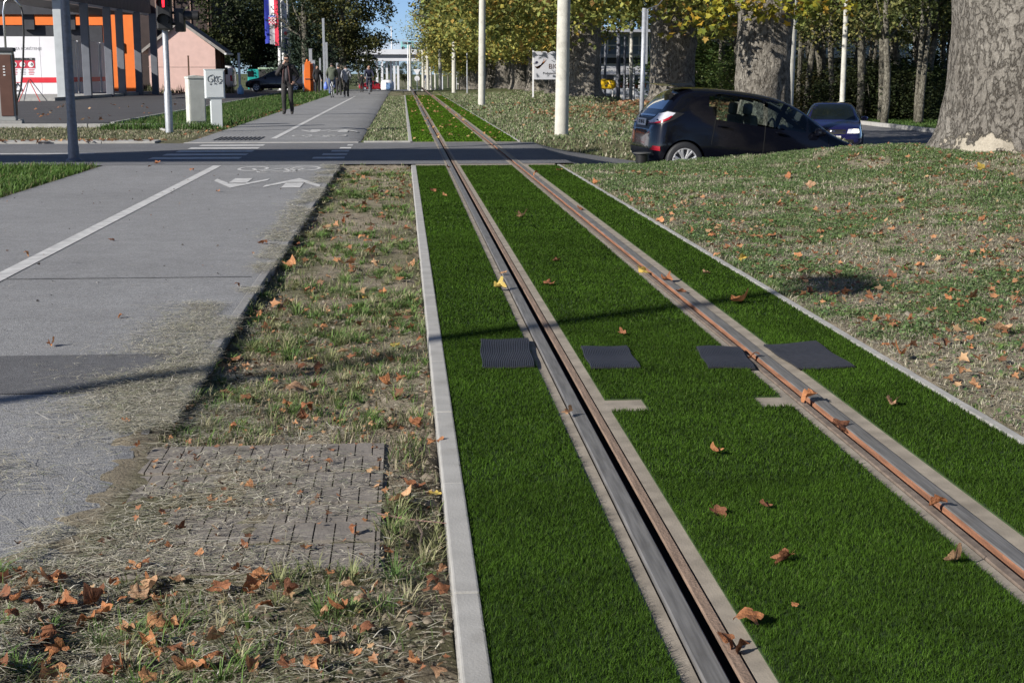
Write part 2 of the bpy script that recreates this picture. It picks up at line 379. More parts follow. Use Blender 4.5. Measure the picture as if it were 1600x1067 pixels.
# the cycle path (asphalt) before and after the crossing road
ys = axis((3.86, 21.1, .5))
path = sheet('cycle_path', axis((-4.33, -1.4, .42), (-1.4, -.97, .06)), axis((3.86, 5.7, .045), (5.7, 21.1, .5)), ASPH, .001)
for v in path.data.vertices:      # the broken edge beside the duct cover and at the near end
    if v.co.y < 5.65 and v.co.x > -1.02: v.co.x += .03*(mnoise.noise(Vector((v.co.y*6, 0, 2)))-.2)+.016*mnoise.noise(Vector((v.co.y*23, 0, 5))); v.co.z -= .006
    if v.co.y < 3.88: v.co.y += .08*mnoise.noise(Vector((v.co.x*3, 1, 2)))+.04*mnoise.noise(Vector((v.co.x*11, 1, 2))); v.co.z -= .006
sheet('cycle_path_patch', [-4.3, -2, -1.0], [6.0, 6.4, 6.84], ASPH_NEW, .004)
b = MB(); yy = 5.55
while yy < 20.9:
    L_ = min(1.0, 20.95-yy); b.box((-.945, yy+L_/2-.004, -.072), (.055, L_-.006, .152), bev=.006); yy += L_
tag(b.build('path_kerb', M('old_kerb', (.24, .238, .235), .9, .14, 6, bump=.2, bscale=90, dirt=.5)), kind='structure')
pf = axis((27.9, 60, 1), (60, 170, 6))
sheet('cycle_path_beyond', axis((-4.12, -.85, .4)), pf, ASPH, .004)
# crossing road, ramp down to the lower street
sheet('crossing_road', axis((-60, -8, 4), (-8, 2.6, .5), (2.6, 10.4, .3)), axis((ROAD0, ROAD1, .3)), ASPH_ROAD, .0)
sheet('lower_street', axis((10.3, 20, .9)), axis((-20, 60, 3), (60, 260, 10)), ASPH_ROAD, .012)
sheet('forecourt', axis((-60, -14, 8), (-14, -7.2, .8)), axis((36.2, 104, 4)), ASPH_DARK, .01)
sheet('side_yard', axis((-16, -7.6, 2)), axis((104, 135, 5)), ASPH_DARK, .012)
sheet('far_road', axis((-60, 12, 6)), axis((170, 262, 8)), ASPH_ROAD, .03)
# kerbs of the crossing road
b = MB()
for k in range(26):
    b.box((-30.2+k*1.0, ROAD1+.48, -.03), (.992, .7, .13), bev=.012)
b.box((-2.5, ROAD1+.13, -.02), (3.3, .24, .06), bev=.01)
b.box((-.3, ROAD1+.15, -.01), (.9, .12, .07), bev=.01)
tag(b.build('road_kerb', CONC), kind='structure')
b = MB()
for k in range(9): b.box((-30.2+k*3, 36.0, .0), (2.98, .14, .16), bev=.015)
b.tube([(-6.7, 36.0, .0), (-5.9, 35.3, .0), (-5.65, 34.2, -.01), (-5.3, 33.2, -.03)], .06, 6)
b.tube([(-7.12, 36.0, .05), (-7.12, 60, .05), (-7.3, 104, .02)], .08, 6)
tag(b.build('forecourt_kerb', CONC), kind='structure')
b = MB(); b.box((20.1, 100, -.9), (.25, 240, .22)); b.box((9.95, 150, -.85), (.2, 240, .2))
tag(b.build('street_kerb', CONC), kind='structure')

# painted markings, 4 mm above the asphalt
def flat(name, polys, z, mat=PAINT):
    b = MB()
    for p in polys: b.add([(x, y, z) for x, y in p], [tuple(range(len(p)))])
    me = b.mesh(name, mat)
    for f in me.polygons:
        if f.normal.z < 0: f.flip()
    return tag(link(name, me), kind='structure')
rect = lambda x0, x1, y0, y1: [(x0, y0), (x1, y0), (x1, y1), (x0, y1)]
segs = [rect(-2.735, -2.615, 3.9+k*.5, 3.9+(k+1)*.5) for k in range(34)]
flat('lane_line', segs, .005)
flat('lane_line_beyond', [rect(-2.66+.0008*(y-30), -2.54+.0008*(y-30), y, y+1.6) for y in np.arange(29.2, 78, 1.6)], .009)
flat('zebra_crossing', [rect(-3.95+.06*k, -2.55, 22.55+.98*k, 23.03+.98*k) for k in range(5)], .004)
flat('cycle_crossing', [rect(-1.42+.1*k, -.92, 22.5+.98*k, 22.95+.98*k) for k in range(5)], .004)
flat('lane_mark', [rect(-7.8, -5.1, 24.1, 24.35)], .004)
def ring(cx, cy, r, w, n=28, e=1.0):
    return [[(cx+r*math.cos(a), cy+e*r*math.sin(a)), (cx+r*math.cos(a2), cy+e*r*math.sin(a2)), (cx+(r-w)*math.cos(a2), cy+e*(r-w)*math.sin(a2)), (cx+(r-w)*math.cos(a), cy+e*(r-w)*math.sin(a))]
            for a, a2 in ((2*math.pi*i/n, 2*math.pi*(i+1)/n) for i in range(n))]
def stroke(p, q, w=.05):
    d = (Vector(q)-Vector(p)).normalized(); n = Vector((-d.y, d.x))*w/2; p = Vector(p); q = Vector(q)
    return [tuple(p-n), tuple(q-n), tuple(q+n), tuple(p+n)]
def bike_mark(cx, cy, s=1., e=2.2, w=.045):
    """bicycle pictogram, stretched along the path as such markings are"""
    P = ring(-.36, 0, .22, w, e=1)+ring(.38, 0, .22, w, e=1)
    j = dict(a=(-.36, 0), b=(-.05, -.02), c=(-.2, .27), d=(.26, .25), f=(.38, 0), g=(.22, .36), h=(.1, .38), s1=(-.28, .31), s2=(-.1, .31))
    for p, q in ('ab', 'ac', 'bc', 'cd', 'bd', 'df', 'dg', 'gh'): P.append(stroke(j[p], j[q], w))
    P.append(stroke(j['s1'], j['s2'], w))
    return [[(cx-s*x, cy-e*s*(y-.1)) for x, y in p] for p in P]
flat('bicycle_marking', bike_mark(-1.72, 20.0, .98), .005)
flat('bicycle_marking_beyond', bike_mark(-1.75, 30.4, .98), .009)
def arrow(cx, cy, up, s=1.):
    a = [(-.11, -.05), (.11, -.05), (.11, .62), (-.11, .62)]
    h1 = [(0, 1.15), (-.33, .25), (-.33, -.0), (-.11, .55)]; h2 = [(0, 1.15), (.11, .55), (.33, 0), (.33, .25)]
    c = [(-.11, .55), (.11, .55), (0, 1.15)]
    k = 1 if up else -1
    return [[(cx+s*x, cy+s*k*y*1.25) for x, y in p] for p in (a, h1, h2, c)]
flat('path_arrow', arrow(-2.02, 18.3, False), .0055)
flat('path_arrow_facing', arrow(-1.32, 16.9, True), .0055)
flat('path_arrow_beyond', arrow(-2.0, 33.6, False)+arrow(-1.35, 32.4, True), .0095)
flat('asphalt_joint', [rect(-4.2, -1.02, y, y+.025) for y in (9.45,)], .0045, M_asphalt('joint_asphalt', (.185, .187, .193), .1))
# grooved drain slots in the far path
b = MB()
for k in range(11): b.box((-3.72+k*.085, 29.3, .012), (.03, 1.5, .012))
dr = b.build('drain_grating', M('drain_slots', (.12, .12, .125), .8)); tag(dr, 'dark drain grating slots set in the cycle path past the road kerb', 'grating')

# ---------------------------------------------------------------- the track
TURF = [(.185, .60), (.82, 1.56), (1.80, 2.23)]
MATS = [(.36, .60, 6.34, 7.03), (.845, 1.075, 6.29, 6.80), (1.395, 1.61, 6.25, 6.75), (1.77, 2.035, 6.22, 6.78)]
NOTCH = [(.80, .972, 5.5, 5.71), (1.44, 1.62, 5.53, 5.71)]
def track_piece(y0, y1, far=False):
    b = MB(); st = 1.0 if not far else 2.0
    for x0, x1 in ((.115, .182), (2.232, 2.275)):
        y = y0
        while y < y1:
            l = min(st, y1-y); b.box(((x0+x1)/2, y+l/2, -.08+random.uniform(-.002, .002)), (x1-x0, l-.006, .19), bev=.006); y += l
    return b
tag(track_piece(1.5, 20.7).build('track_kerb', CONC), kind='structure')
tag(track_piece(27.75, 82, True).build('track_kerb_beyond', CONC), kind='structure')
# concrete bed as one long profile with the two rail pockets
prof = [(.183, -.001), (.645, -.001), (.645, -.16), (.775, -.16), (.775, -.001), (1.605, -.001), (1.605, -.16), (1.735, -.16), (1.735, -.001), (2.231, -.001), (2.231, -.2), (.183, -.2)]
b = MB()
for a, c in ((1.5, 21.1), (27.6, 82)): b.prism(prof, 'y', a, c)
pr = [(.615, .001), (.645, .001), (.645, -.16), (.775, -.16), (.775, .001), (.81, .001), (.81, -.2), (.615, -.2)]
b.prism(pr, 'y', 21.1, 27.6); b.prism([(2.38-x, z) for x, z in pr][::-1], 'y', 21.1, 27.6)
tag(b.build('track_bed', CONC_L), kind='structure')
for a, c in ((.20, 1), (1, 1.0)): pass
# crossing-road asphalt lies round the rail pockets: cut the sheet there
cr = bpy.data.objects['crossing_road']
bm = bmesh.new(); bm.from_mesh(cr.data)
for x in (.615, .81, 1.57, 1.765):
    bmesh.ops.bisect_plane(bm, geom=bm.verts[:]+bm.edges[:]+bm.faces[:], plane_co=(x, 0, 0), plane_no=(1, 0, 0))
bmesh.ops.delete(bm, geom=[f for f in bm.faces if .615 < f.calc_center_median().x < .81 or 1.57 < f.calc_center_median().x < 1.765], context='FACES')
bm.to_mesh(cr.data); bm.free()
GUARD = M('rail_guard_dull', (.16, .125, .10), .9, .25, 20, bump=.2, bscale=120)
def rail(flip, label):
    t = thing('tram_rail', label, 'rail', (0, 0, 0), group='grooved rails of the tram track')
    X = (lambda x: x) if not flip else (lambda x: 2.38-x)
    def pz(name, poly, mat):
        p = [(X(x), z) for x, z in poly]
        if flip: p = p[::-1]
        b = MB()
        for k in range(8):
            y0 = 1.5 if k == 0 else k*10.; y1 = 130 if k == 7 else (k+1)*10.
            b.prism(p, 'y', y0, y1-.0 if k == 7 else y1-.004)
        return b.build(name, mat, t)
    pz('rail_head', [(.652, -.045), (.652, .004), (.656, .008), (.706, .008), (.7085, .006), (.7085, -.002), (.69, -.045)], STEEL)
    pz('gauge_face', [(.7088, .004), (.7115, .002), (.7115, -.05), (.7088, -.05)], RUST)
    pz('groove_floor', [(.69, -.0555), (.769, -.0555), (.769, -.09), (.69, -.09)], DARK)
    pz('guard_lip', [(.738, -.005), (.738, .001), (.741, .003), (.766, .003), (.769, .0), (.769, -.005)], RUST_D if not flip else GUARD)
    pz('guard_web', [(.758, -.055), (.758, -.006), (.766, -.006), (.766, -.055)], DARK)
    return t
rail(False, 'left tram rail with a black groove along its grey head')
rail(True, 'right tram rail showing a bright orange rusty side')

# artificial turf: three strips before the road, three beyond
def in_rects(x, y, rs):
    m = np.zeros(x.shape, bool)
    for a, b_, c, d in rs: m |= (x > a) & (x < b_) & (y > c) & (y < d)
    return m
TBASE = M('turf_backing', (.03, .06, .014), .8, .2, 12)
def turf_strip(i, x0, x1, y0, y1, name, near):
    xs = sorted(set([x0, x1]+[v for r in NOTCH for v in r[:2] if x0 < v < x1 and near])); ysn = [y0, y1]
    if near: ysn = sorted(set([y0, y1]+[v for r in NOTCH for v in r[2:]]))
    b = MB()
    for a, c in zip(xs, xs[1:]):
        for d, e in zip(ysn, ysn[1:]):
            if near and in_rects(np.array([(a+c)/2]), np.array([(d+e)/2]), NOTCH)[0]: continue
            b.box(((a+c)/2, (d+e)/2, -.004), (c-a, e-d, .016))
    o = b.build(name, TBASE); tag(o, kind='structure'); return o
def blades(name, P, h, w, az, lean, cols, mat, bend=.5):
    """grass: every blade a bent tapering strip"""
    n = len(P); d = np.stack([np.cos(az), np.sin(az), np.zeros(n)], 1); s = np.stack([-np.sin(az), np.cos(az), np.zeros(n)], 1)
    up = np.array([0, 0, 1.])
    h = h[:, None]; w = w[:, None]; lean = lean[:, None]
    m = P + up*h*.55 + d*h*lean*.35; tip = P + up*h*(1-.25*lean*bend) + d*h*lean
    V = np.stack([P-s*w/2, P+s*w/2, m-s*w*.4, m+s*w*.4, tip], 1).reshape(-1, 3)
    i = np.arange(n)[:, None]*5
    q = i+np.array([[0, 1, 3, 2]]); t = i+np.array([[2, 3, 4]])
    C = np.repeat(cols[:, None, :], 5, 1); C[:, :2] *= .9
    return fast_mesh(name, V, [q, t], mat, C.reshape(-1, 3))
def scatter(x0, x1, y0, y1, dens):
    n = int(dens*(x1-x0)*(y1-y0)); return RNG.uniform(x0, x1, n), RNG.uniform(y0, y1, n)
def in_view(x, y, z=0., m=60):
    """points the photograph can see (skips what lies outside the frame)"""
    dx, dy, dz = x, y, z-CAM_H
    f = dx*_F.x+dy*_F.y+dz*_F.z; r = dx*_R.x+dy*_R.y; u = dx*_U.x+dy*_U.y+dz*_U.z
    px = 800+F_PX*r/np.maximum(f, .01); py = 533.5-F_PX*u/np.maximum(f, .01)
    return (f > .1) & (px > -m) & (px < 1600+m) & (py > -m) & (py < 1067+m)
for i, (x0, x1) in enumerate(TURF):
    turf_strip(i, x0, x1, 1.6, 20.62, 'artificial_turf', True)
    turf_strip(i, x0, x1, 27.8, 81.5, 'artificial_turf_beyond', False)
def turf_blades(y0, y1, dens, w, h, far=False):
    Xs, Ys = [], []
    for x0, x1 in TURF:
        x, y = scatter(x0, x1, y0, y1, dens); Xs.append(x); Ys.append(y)
    x = np.concatenate(Xs); y = np.concatenate(Ys)
    k = in_view(x, y)
    if not far: k &= ~in_rects(x, y, [(a+.01, b_-.01, c+.01, d-.01) for a, b_, c, d in MATS]) & ~in_rects(x, y, NOTCH)
    x = x[k]; y = y[k]; n = len(x)
    az = RNG.normal(math.pi*1.15, 1.7, n); lean = RNG.uniform(.3, 1.25, n)
    t = fbm(x, y*1.0, 5, 55, 3)[:, None]; row = fbm(x*.6, y, 7, 61, 2)[:, None]; u = RNG.random((n, 1))
    c = np.array([.055, .115, .012])*(.72+.56*fbm(x, y, 1.4, 171, 3)[:, None])*(.5+.75*u)*(.55+.6*t+.35*row)
    c = np.where(u > .9, np.array([.085, .15, .03])*(.6+.5*RNG.random((n, 1))), c)
    c = np.where(RNG.random((n, 1)) > .985, np.array([.10, .14, .04]), c)
    if far: c = c*np.array([1.5, 1.5, 1.0])
    return blades('artificial_turf_pile', np.stack([x, y, np.full(n, .003)], 1), RNG.uniform(.75, 1.2, n)*h, RNG.uniform(.7, 1.3, n)*w, az, lean, c, TURFB)
for a in ((2.6, 4.5, 62000, .0016, .0165), (4.5, 7.5, 36000, .0023, .0165), (7.5, 12, 15000, .0038, .018), (12, 20.6, 7000, .0065, .019)):
    tag(link('artificial_turf_pile', turf_blades(*a)), 'short dark green artificial turf between the rails before the road', 'turf', kind='stuff')
tag(link('artificial_turf_pile', turf_blades(27.82, 81.4, 700, .022, .026, True)), 'brighter green artificial turf along the track beyond the road', 'turf', kind='stuff')

# four black rubber-backed flaps of turf turned over beside the rails
MATM = M('mat_backing', (.02, .021, .026), .55, .2, 40, spec=.6)
labels = ['black ribbed mat left of the left rail on the turf', 'black ribbed mat just right of the left rail', 'black ribbed mat just left of the right rail', 'curled black ribbed mat right of the right rail, widest of the mats']
for (x0, x1, y0, y1), lb, sk in zip(MATS, labels, (-.03, -.015, -.045, .02)):
    b = MB(); nx, ny = 28, 10; vs = []; fs = []
    for s_ in (0, 1):
        for j in range(ny+1):
            for i in range(nx*2+1):
                u = i/(nx*2); v = j/ny
                z = .017+.003*math.sin(u*5+x0*9)+.012*(v**3*u if x0 > 1.7 else 0)+(.003 if i % 2 else 0)
                vs.append((x0+(x1-x0)*u-sk*(v-.5)+.004*math.sin(v*9), y0+(y1-y0)*v+.006*math.sin(u*4+x0*5), z-s_*.008))
    k = nx*2+1; n1 = (ny+1)*k
    for j in range(ny):
        for i in range(nx*2):
            a = j*k+i; fs.append((a, a+1, a+k+1, a+k)); fs.append((n1+a, n1+a+k, n1+a+k+1, n1+a+1))
    for i in range(nx*2): fs.append((i, n1+i, n1+i+1, i+1)); a = ny*k+i; fs.append((a, a+1, n1+a+1, n1+a))
    for j in range(ny): a = j*k; fs.append((a, a+k, n1+a+k, n1+a)); a += nx*2; fs.append((a, n1+a, n1+a+k, a+k))
    b.add(vs, fs); tag(b.build('rubber_mat', MATM), lb, 'mat', 'black mats across the track')
# small steel tie plates in the two cut-outs
b = MB(); b.box((.875, 5.585, -.012), (.13, .035, .012)); tag(b.build('tie_plate', GALV_D), 'dark steel tie plate in the cut-out beside the left rail', 'plate')
b = MB(); b.box((1.53, 5.60, -.012), (.14, .03, .012)); tag(b.build('tie_plate', GALV_D), 'grey steel tie plate in the cut-out beside the right rail', 'plate')

# cable duct covers with a moulded brick pattern
COVM = M('cover_polymer_concrete', (.20, .18, .16), .85, .15, 7, bump=.2, bscale=60, dirt=.35)
root = thing('duct_cover', 'worn grey duct cover of brick-patterned slabs under straw and leaves', 'duct cover', (0, 0, 0))
rows = [(3.80, 4.02), (4.035, 4.40), (4.415, 4.78), (4.795, 5.16)]
for y0, y1 in rows:
    b = MB(); b.box((-.52, (y0+y1)/2, -.045), (.9, y1-y0-.008, .04)); tx = -.97
    courses = 2 if y1-y0 > .3 else 1
    for c in range(courses):
        cy0 = y0+.008+c*(y1-y0-.012)/courses; cy1 = cy0+(y1-y0-.012)/courses-.008
        x = -.965+(c % 2)*-.03
        while x < -.09:
            xe = min(x+.062, -.082)
            if xe-x > .012: b.box(((max(x, -.965)+xe)/2, (cy0+cy1)/2, -.022+random.uniform(-.001, .001)), (xe-max(x, -.965)-.0045, cy1-cy0, .013))
            x = xe+.0
    for k in range(5): b.box((-.078, y0+.04+k*(y1-y0-.06)/4.5, -.05), (.02, (y1-y0)/9, .045))
    b.build('cover_slab', COVM, root)
# ================================================================ GROUND COVER
def ground_pts(x, y): return np.stack([x, y, ground_z(x, y)], 1)
def mixcol(n, cols, probs, var=.3):
    c = np.array(cols)[RNG.choice(len(cols), n, p=np.array(probs)/sum(probs))]
    return c*(1+RNG.uniform(-var, var, (n, 1)))
GREENS = [(.115, .165, .05), (.085, .13, .04), (.16, .2, .075), (.28, .26, .15), (.38, .34, .23)]
def grass(name, label, areas, mask, cols=GREENS, probs=(4, 3, 3, 1.5, .8), clump=.0, dry=False):
    Ps = []; H = []; Wd = []
    for x0, x1, y0, y1, dens, h, w in areas:
        x, y = scatter(x0, x1, y0, y1, dens); k = in_view(x, y); x = x[k]; y = y[k]
        k = RNG.random(len(x)) < mask(x, y); x = x[k]; y = y[k]
        if clump: 
            r = RNG.normal(0, clump, (len(x), 2)); x0_ = np.round(x/ (clump*4))*(clump*4); y0_ = np.round(y/(clump*4))*(clump*4)
        Ps.append(ground_pts(x, y)); H.append(RNG.uniform(.35, 1.25, len(x))*h); Wd.append(RNG.uniform(.6, 1.3, len(x))*w)
    P = np.concatenate(Ps); n = len(P)
    C = mixcol(n, cols, probs)
    if dry:      # thin swards dry out first
        g = grass_mask(P[:, 0], P[:, 1]); d_ = RNG.random(n) < (1-g)*.85; C[d_] = mixcol(int(d_.sum()), [(.48, .44, .33), (.38, .35, .25), (.30, .30, .19)], (3, 2, 2))
        w_ = RNG.random(n) < g*.45; C[w_] = mixcol(int(w_.sum()), [(.125, .20, .06), (.17, .245, .08)], (2, 1))
    me = blades(name, P, np.concatenate(H), np.concatenate(Wd), RNG.uniform(0, 6.28, n), RNG.uniform(.2, 1.3, n), C, BLADE)
    return tag(link(name, me), label, name.replace('_', ' ').split()[-1], kind='stuff')
DRYG = GREENS+[(.36, .31, .21), (.16, .13, .085)]
tuft = lambda x, y: ss((fbm(x, y, 3.3, 81, 3)-.44)/.16)*ss((fbm(x, y, 12, 83, 2)-.42)/.16)
covered = lambda x, y: (x > -1.02) & (x < -.07) & (y > 3.78) & (y < 5.18)
def tufts(label, n, region, accept, hmax, cols):
    Ps, H, Wd, Az, Le, Cs = [], [], [], [], [], []
    x0, x1, y0, y1 = region; x = RNG.uniform(x0, x1, n); y = RNG.uniform(y0, y1, n); k = in_view(x, y) & accept(x, y); x = x[k]; y = y[k]
    for a, c in zip(x, y):
        m = int(RNG.integers(14, 46)); s = RNG.uniform(.4, 1.0); az = RNG.uniform(0, 6.28, m); r = RNG.exponential(.012*s+.006, m)
        px, py = a+r*np.cos(az), c+r*np.sin(az); Ps.append(ground_pts(px, py)); H.append(RNG.uniform(.4, 1.1, m)*hmax*s); Wd.append(RNG.uniform(.0022, .0042, m)*max(1, c/6)); Az.append(az+RNG.normal(0, .4, m)); Le.append(RNG.uniform(.4, 1.7, m)); Cs.append(np.array(cols[RNG.integers(len(cols))])*RNG.uniform(.6, 1.35, (m, 1)))
    me = blades('grass_tufts', np.concatenate(Ps), np.concatenate(H), np.concatenate(Wd), np.concatenate(Az), np.concatenate(Le), np.concatenate(Cs), BLADE, .8)
    tag(link('grass_tufts', me), label, 'grass', kind='stuff')
TC = [(.14, .235, .06), (.175, .27, .08), (.11, .19, .055), (.26, .28, .13), (.38, .36, .22)]
tufts('green grass tufts on the left verge', 1500, (-2.1, .1, 2.5, 9), lambda x, y: ((x > -.9) | (y < 3.85)) & ~((x > -1.02) & (x < -.07) & (y > 3.78) & (y < 5.18)) & (fbm(x, y, 2.0, 131, 3) > .47), .085, TC)
tufts('green grass tufts farther along the left verge', 700, (-.9, .1, 9, 20.8), lambda x, y: fbm(x, y, 1.6, 133, 3) > .48, .08, TC)
tufts('weed tufts on the right embankment', 1500, (2.32, 7.5, 4.7, 20), lambda x, y: fbm(x, y, 1.3, 137, 3) > .5, .055, TC)
def vm(x, y): return np.where(covered(x, y) | (((x < -.95)) & (y > 3.86)) | (x > .105), 0, .05+.95*tuft(x, y))
grass('verge_grass', 'tufted half dry grass on the bare strip between cycle path and track',
      [(-2.2, .11, 2.4, 4.2, 5600, .04, .0036), (-.93, .11, 4.2, 8, 5200, .046, .0038), (-.92, .11, 8, 13, 3000, .042, .0055), (-.92, .11, 13, 21, 1700, .04, .009)], vm, DRYG, (4, 3, 3.5, 2.5, 1.5, 1.6, 1.3))
def rm(x, y): return np.where((y > 20.55), 0, .12+.88*grass_mask(x, y))
WEED = [(.15, .20, .09), (.11, .155, .07), (.21, .26, .12), (.33, .32, .22), (.48, .44, .34)]
grass('embankment_grass', 'short weedy grass and clover on the right embankment',
      [(2.3, 5.5, 4.6, 9, 8500, .026, .0034), (2.3, 8, 9, 14, 5200, .028, .0055), (2.3, 10, 14, 20.7, 3000, .036, .009)], rm, WEED, (3, 2.4, 3, 2.2, 2.4), dry=True)
def fm(x, y): return np.where((y > 27.5) & ~((x > -4.15) & (x < -.82)) & ~((x > .1) & (x < 2.29)) & (x < 9.7), .25+.75*grass_mask(x, y), 0)
grass('far_verge_grass', 'mown grass verges along the track beyond the road',
      [(-.85, .12, 28, 50, 420, .06, .022), (2.28, 9.7, 27.5, 30, 420, .07, .022), (2.28, 9.7, 30, 48, 230, .07, .028), (2.28, 9.7, 48, 90, 90, .08, .05), (-.85, .12, 50, 82, 200, .07, .04)], fm, WEED+[(.3, .27, .18)], (4, 3, 4, 2.5, 1, 1.6))
def lm(x, y): return np.where(((x < -4.12) & (y > 29.2) & ((x > -7.1) | (y < 35.9))) , 1, 0)*np.where(y < 34, .35+.5*grass_mask(x, y), 1)
grass('lush_grass', 'longer fresh green grass left of the cycle path beyond the road',
      [(-7.1, -4.1, 34, 62, 420, .15, .022), (-7.1, -4.1, 62, 110, 130, .17, .045)], lm, [(.07, .135, .03), (.05, .1, .025), (.1, .17, .045), (.2, .19, .1)], (4, 3, 3, 1))
grass('dry_strip_grass', 'sparse dry grass strip between the far road kerb and the forecourt',
      [(-16, -4.12, 28.9, 35.6, 260, .05, .018)], lambda x, y: np.where((x > -7.1) & (y > 34), 0, .3+.6*grass_mask(x, y)), [(.15, .17, .08), (.33, .30, .21), (.24, .23, .15), (.09, .13, .05)], (3, 3, 3, 2))
grass('corner_grass', 'bright green grass in the corner left of the cycle path before the road',
      [(-8.5, -4.33, 15, 20.9, 1300, .09, .012)], lambda x, y: np.where(x < -4.33, 1., 0), [(.09, .17, .03), (.06, .12, .025), (.12, .2, .05), (.22, .2, .1)], (4, 3, 3, .6))
grass('street_grass', 'grass strip at the foot of the hedge across the lower street',
      [(20.25, 36, 40, 90, 120, .12, .035)], lambda x, y: np.ones(x.shape), [(.07, .13, .03), (.05, .1, .025), (.1, .16, .045)], (4, 3, 3))
# broad-leaved weeds on the embankment: low rosettes of small oval leaves
def cards(name, P, N, S, cols, mat, aspect=1.0, lobed=False, fold=.25):
    """leaves: each one folded along its midrib"""
    n = len(P); N = N/np.linalg.norm(N, axis=1, keepdims=True)
    a = RNG.normal(size=(n, 3)); U = np.cross(N, a); U /= np.maximum(np.linalg.norm(U, axis=1, keepdims=True), 1e-6); Wv = np.cross(N, U)
    S = S[:, None]
    if not lobed:
        b0 = P-U*S*.5; tip = P+U*S*.5; l = P+Wv*S*.36*aspect+N*S*fold*.5-U*S*.05; r = P-Wv*S*.36*aspect+N*S*fold*.5-U*S*.05
        V = np.stack([b0, l, tip, r], 1).reshape(-1, 3); i = np.arange(n)[:, None]*4
        return fast_mesh(name, V, [i+np.array([[0, 2, 1]]), i+np.array([[0, 3, 2]])], mat, np.repeat(cols, 4, 0))
    ang = np.array([180, 128, 100, 72, 48, 26, 0, -26, -48, -72, -100, -128])*math.pi/180
    rad = np.array([.12, .42, .26, .52, .3, .38, .6, .38, .3, .52, .26, .42])
    V = [P]
    for a_, r_ in zip(ang, rad): V.append(P+U*S*r_*math.cos(a_)+Wv*S*r_*math.sin(a_)+N*S*fold*abs(math.sin(a_))*r_-N*S*.25*r_*r_)
    V = np.stack(V, 1).reshape(-1, 3); i = np.arange(n)[:, None]*13; k = len(ang)
    tris = np.array([[0, 1+j, 1+(j+1) % k] for j in range(k)]); F_ = (i[:, None, :]+tris[None]).reshape(-1, 3)
    return fast_mesh(name, V, [F_], mat, np.repeat(cols, 13, 0))
def rand_up(n, tilt): 
    v = RNG.normal(size=(n, 3))*tilt; v[:, 2] = np.abs(v[:, 2])+1; return v
x1, y1 = scatter(2.32, 8.5, 4.6, 20.4, 1900); k = in_view(x1, y1); x1 = x1[k]; y1 = y1[k]
k = RNG.random(len(x1)) < np.clip(grass_mask(x1, y1)*1.1, 0, 1); x1 = x1[k]; y1 = y1[k]; n = len(x1)
P = ground_pts(x1, y1); P[:, 2] += RNG.uniform(.006, .035, n)
o = link('clover', cards('clover', P, rand_up(n, .55), RNG.uniform(.010, .024, n), mixcol(n, [(.12, .195, .07), (.09, .155, .06), (.17, .235, .10)], (3, 3, 2)), BLADE, 1.5)); tag(o, 'low clover leaves between the grass of the right embankment', 'clover', kind='stuff')
# straw: mown dry stalks, thick along the kerb and over the duct cover
def strips(name, label, P, L, Wd, az, cols, mat, tilt=.12):
    n = len(P); d = np.stack([np.cos(az), np.sin(az), RNG.normal(0, tilt, n)], 1); s = np.stack([-np.sin(az), np.cos(az), np.zeros(n)], 1)
    bend = RNG.normal(0, .12, (n, 1)); L = L[:, None]; Wd = Wd[:, None]
    a = P-d*L/2; m = P+s*L*bend; m[:, 2] += np.abs(RNG.normal(0, .003, n)); c = P+d*L/2
    a[:, 2] = np.maximum(a[:, 2], P[:, 2]-.001); c[:, 2] = np.maximum(c[:, 2], P[:, 2]-.001)
    V = np.stack([a-s*Wd/2, a+s*Wd/2, m-s*Wd/2, m+s*Wd/2, c-s*Wd/3, c+s*Wd/3], 1).reshape(-1, 3); i = np.arange(n)[:, None]*6
    return tag(link(name, fast_mesh(name, V, [i+np.array([[0, 1, 3, 2]]), i+np.array([[2, 3, 5, 4]])], mat, np.repeat(cols, 6, 0))), label, 'straw', kind='stuff')
def straw_z(x, y):
    z = ground_z(x, y)
    z = np.where((x < -.89) & (y > 3.86) & (y < 21), .004, z)
    return np.where(covered(x, y), -.014, z)
def straw_density(x, y):
    edge = 1.9*np.exp(-((x+1.0-.1*(fbm(x*0, y, .9, 91, 3)-.5))/(.15+.2*ss((12-y)/5)))**2)*ss((fbm(x, y, 1.9, 95, 3)-.33)/.2)
    fan = np.exp(-((x+1.0)/.38)**2)*np.exp(-((y-5.75)/.62)**2)*1.25
    fan2 = np.exp(-((x+.62)/.42)**2)*ss((fbm(x, y, 3.4, 97, 3)-.43)/.12)*np.where((y > 3.7) & (y < 5.5), .95, 0)
    fan3 = .55*np.exp(-((x+1.5)/.3)**2)*np.exp(-((y-4.75)/.25)**2)
    front = np.where(y < 3.9, .55, 0)*ss((fbm(x, y, 2.2, 98, 3)-.3)/.25)
    strip = np.where(x > -.9, .3, 0)*ss((fbm(x, y, 2.7, 99, 3)-.4)/.2)
    return np.clip(np.maximum.reduce([edge*.72, fan*.62, fan2*.66, fan3, front*.8, strip]), 0, 1)
SX, SY = [], []
for a in ((-2.3, .11, 2.4, 6.6, 17000), (-1.9, .11, 6.6, 11, 9000), (-1.6, .11, 11, 21, 2600)):
    x, y = scatter(*a); k = in_view(x, y) & (RNG.random(len(x)) < straw_density(x, y)**1.6) & ~((x > .105)); SX.append(x[k]); SY.append(y[k])
x = np.concatenate(SX); y = np.concatenate(SY); n = len(x)
P = np.stack([x, y, straw_z(x, y)+RNG.exponential(.006, n)+.003], 1)
STRC = [(.56, .53, .43), (.45, .42, .33), (.32, .30, .22), (.24, .26, .16), (.15, .13, .1), (.66, .63, .54)]
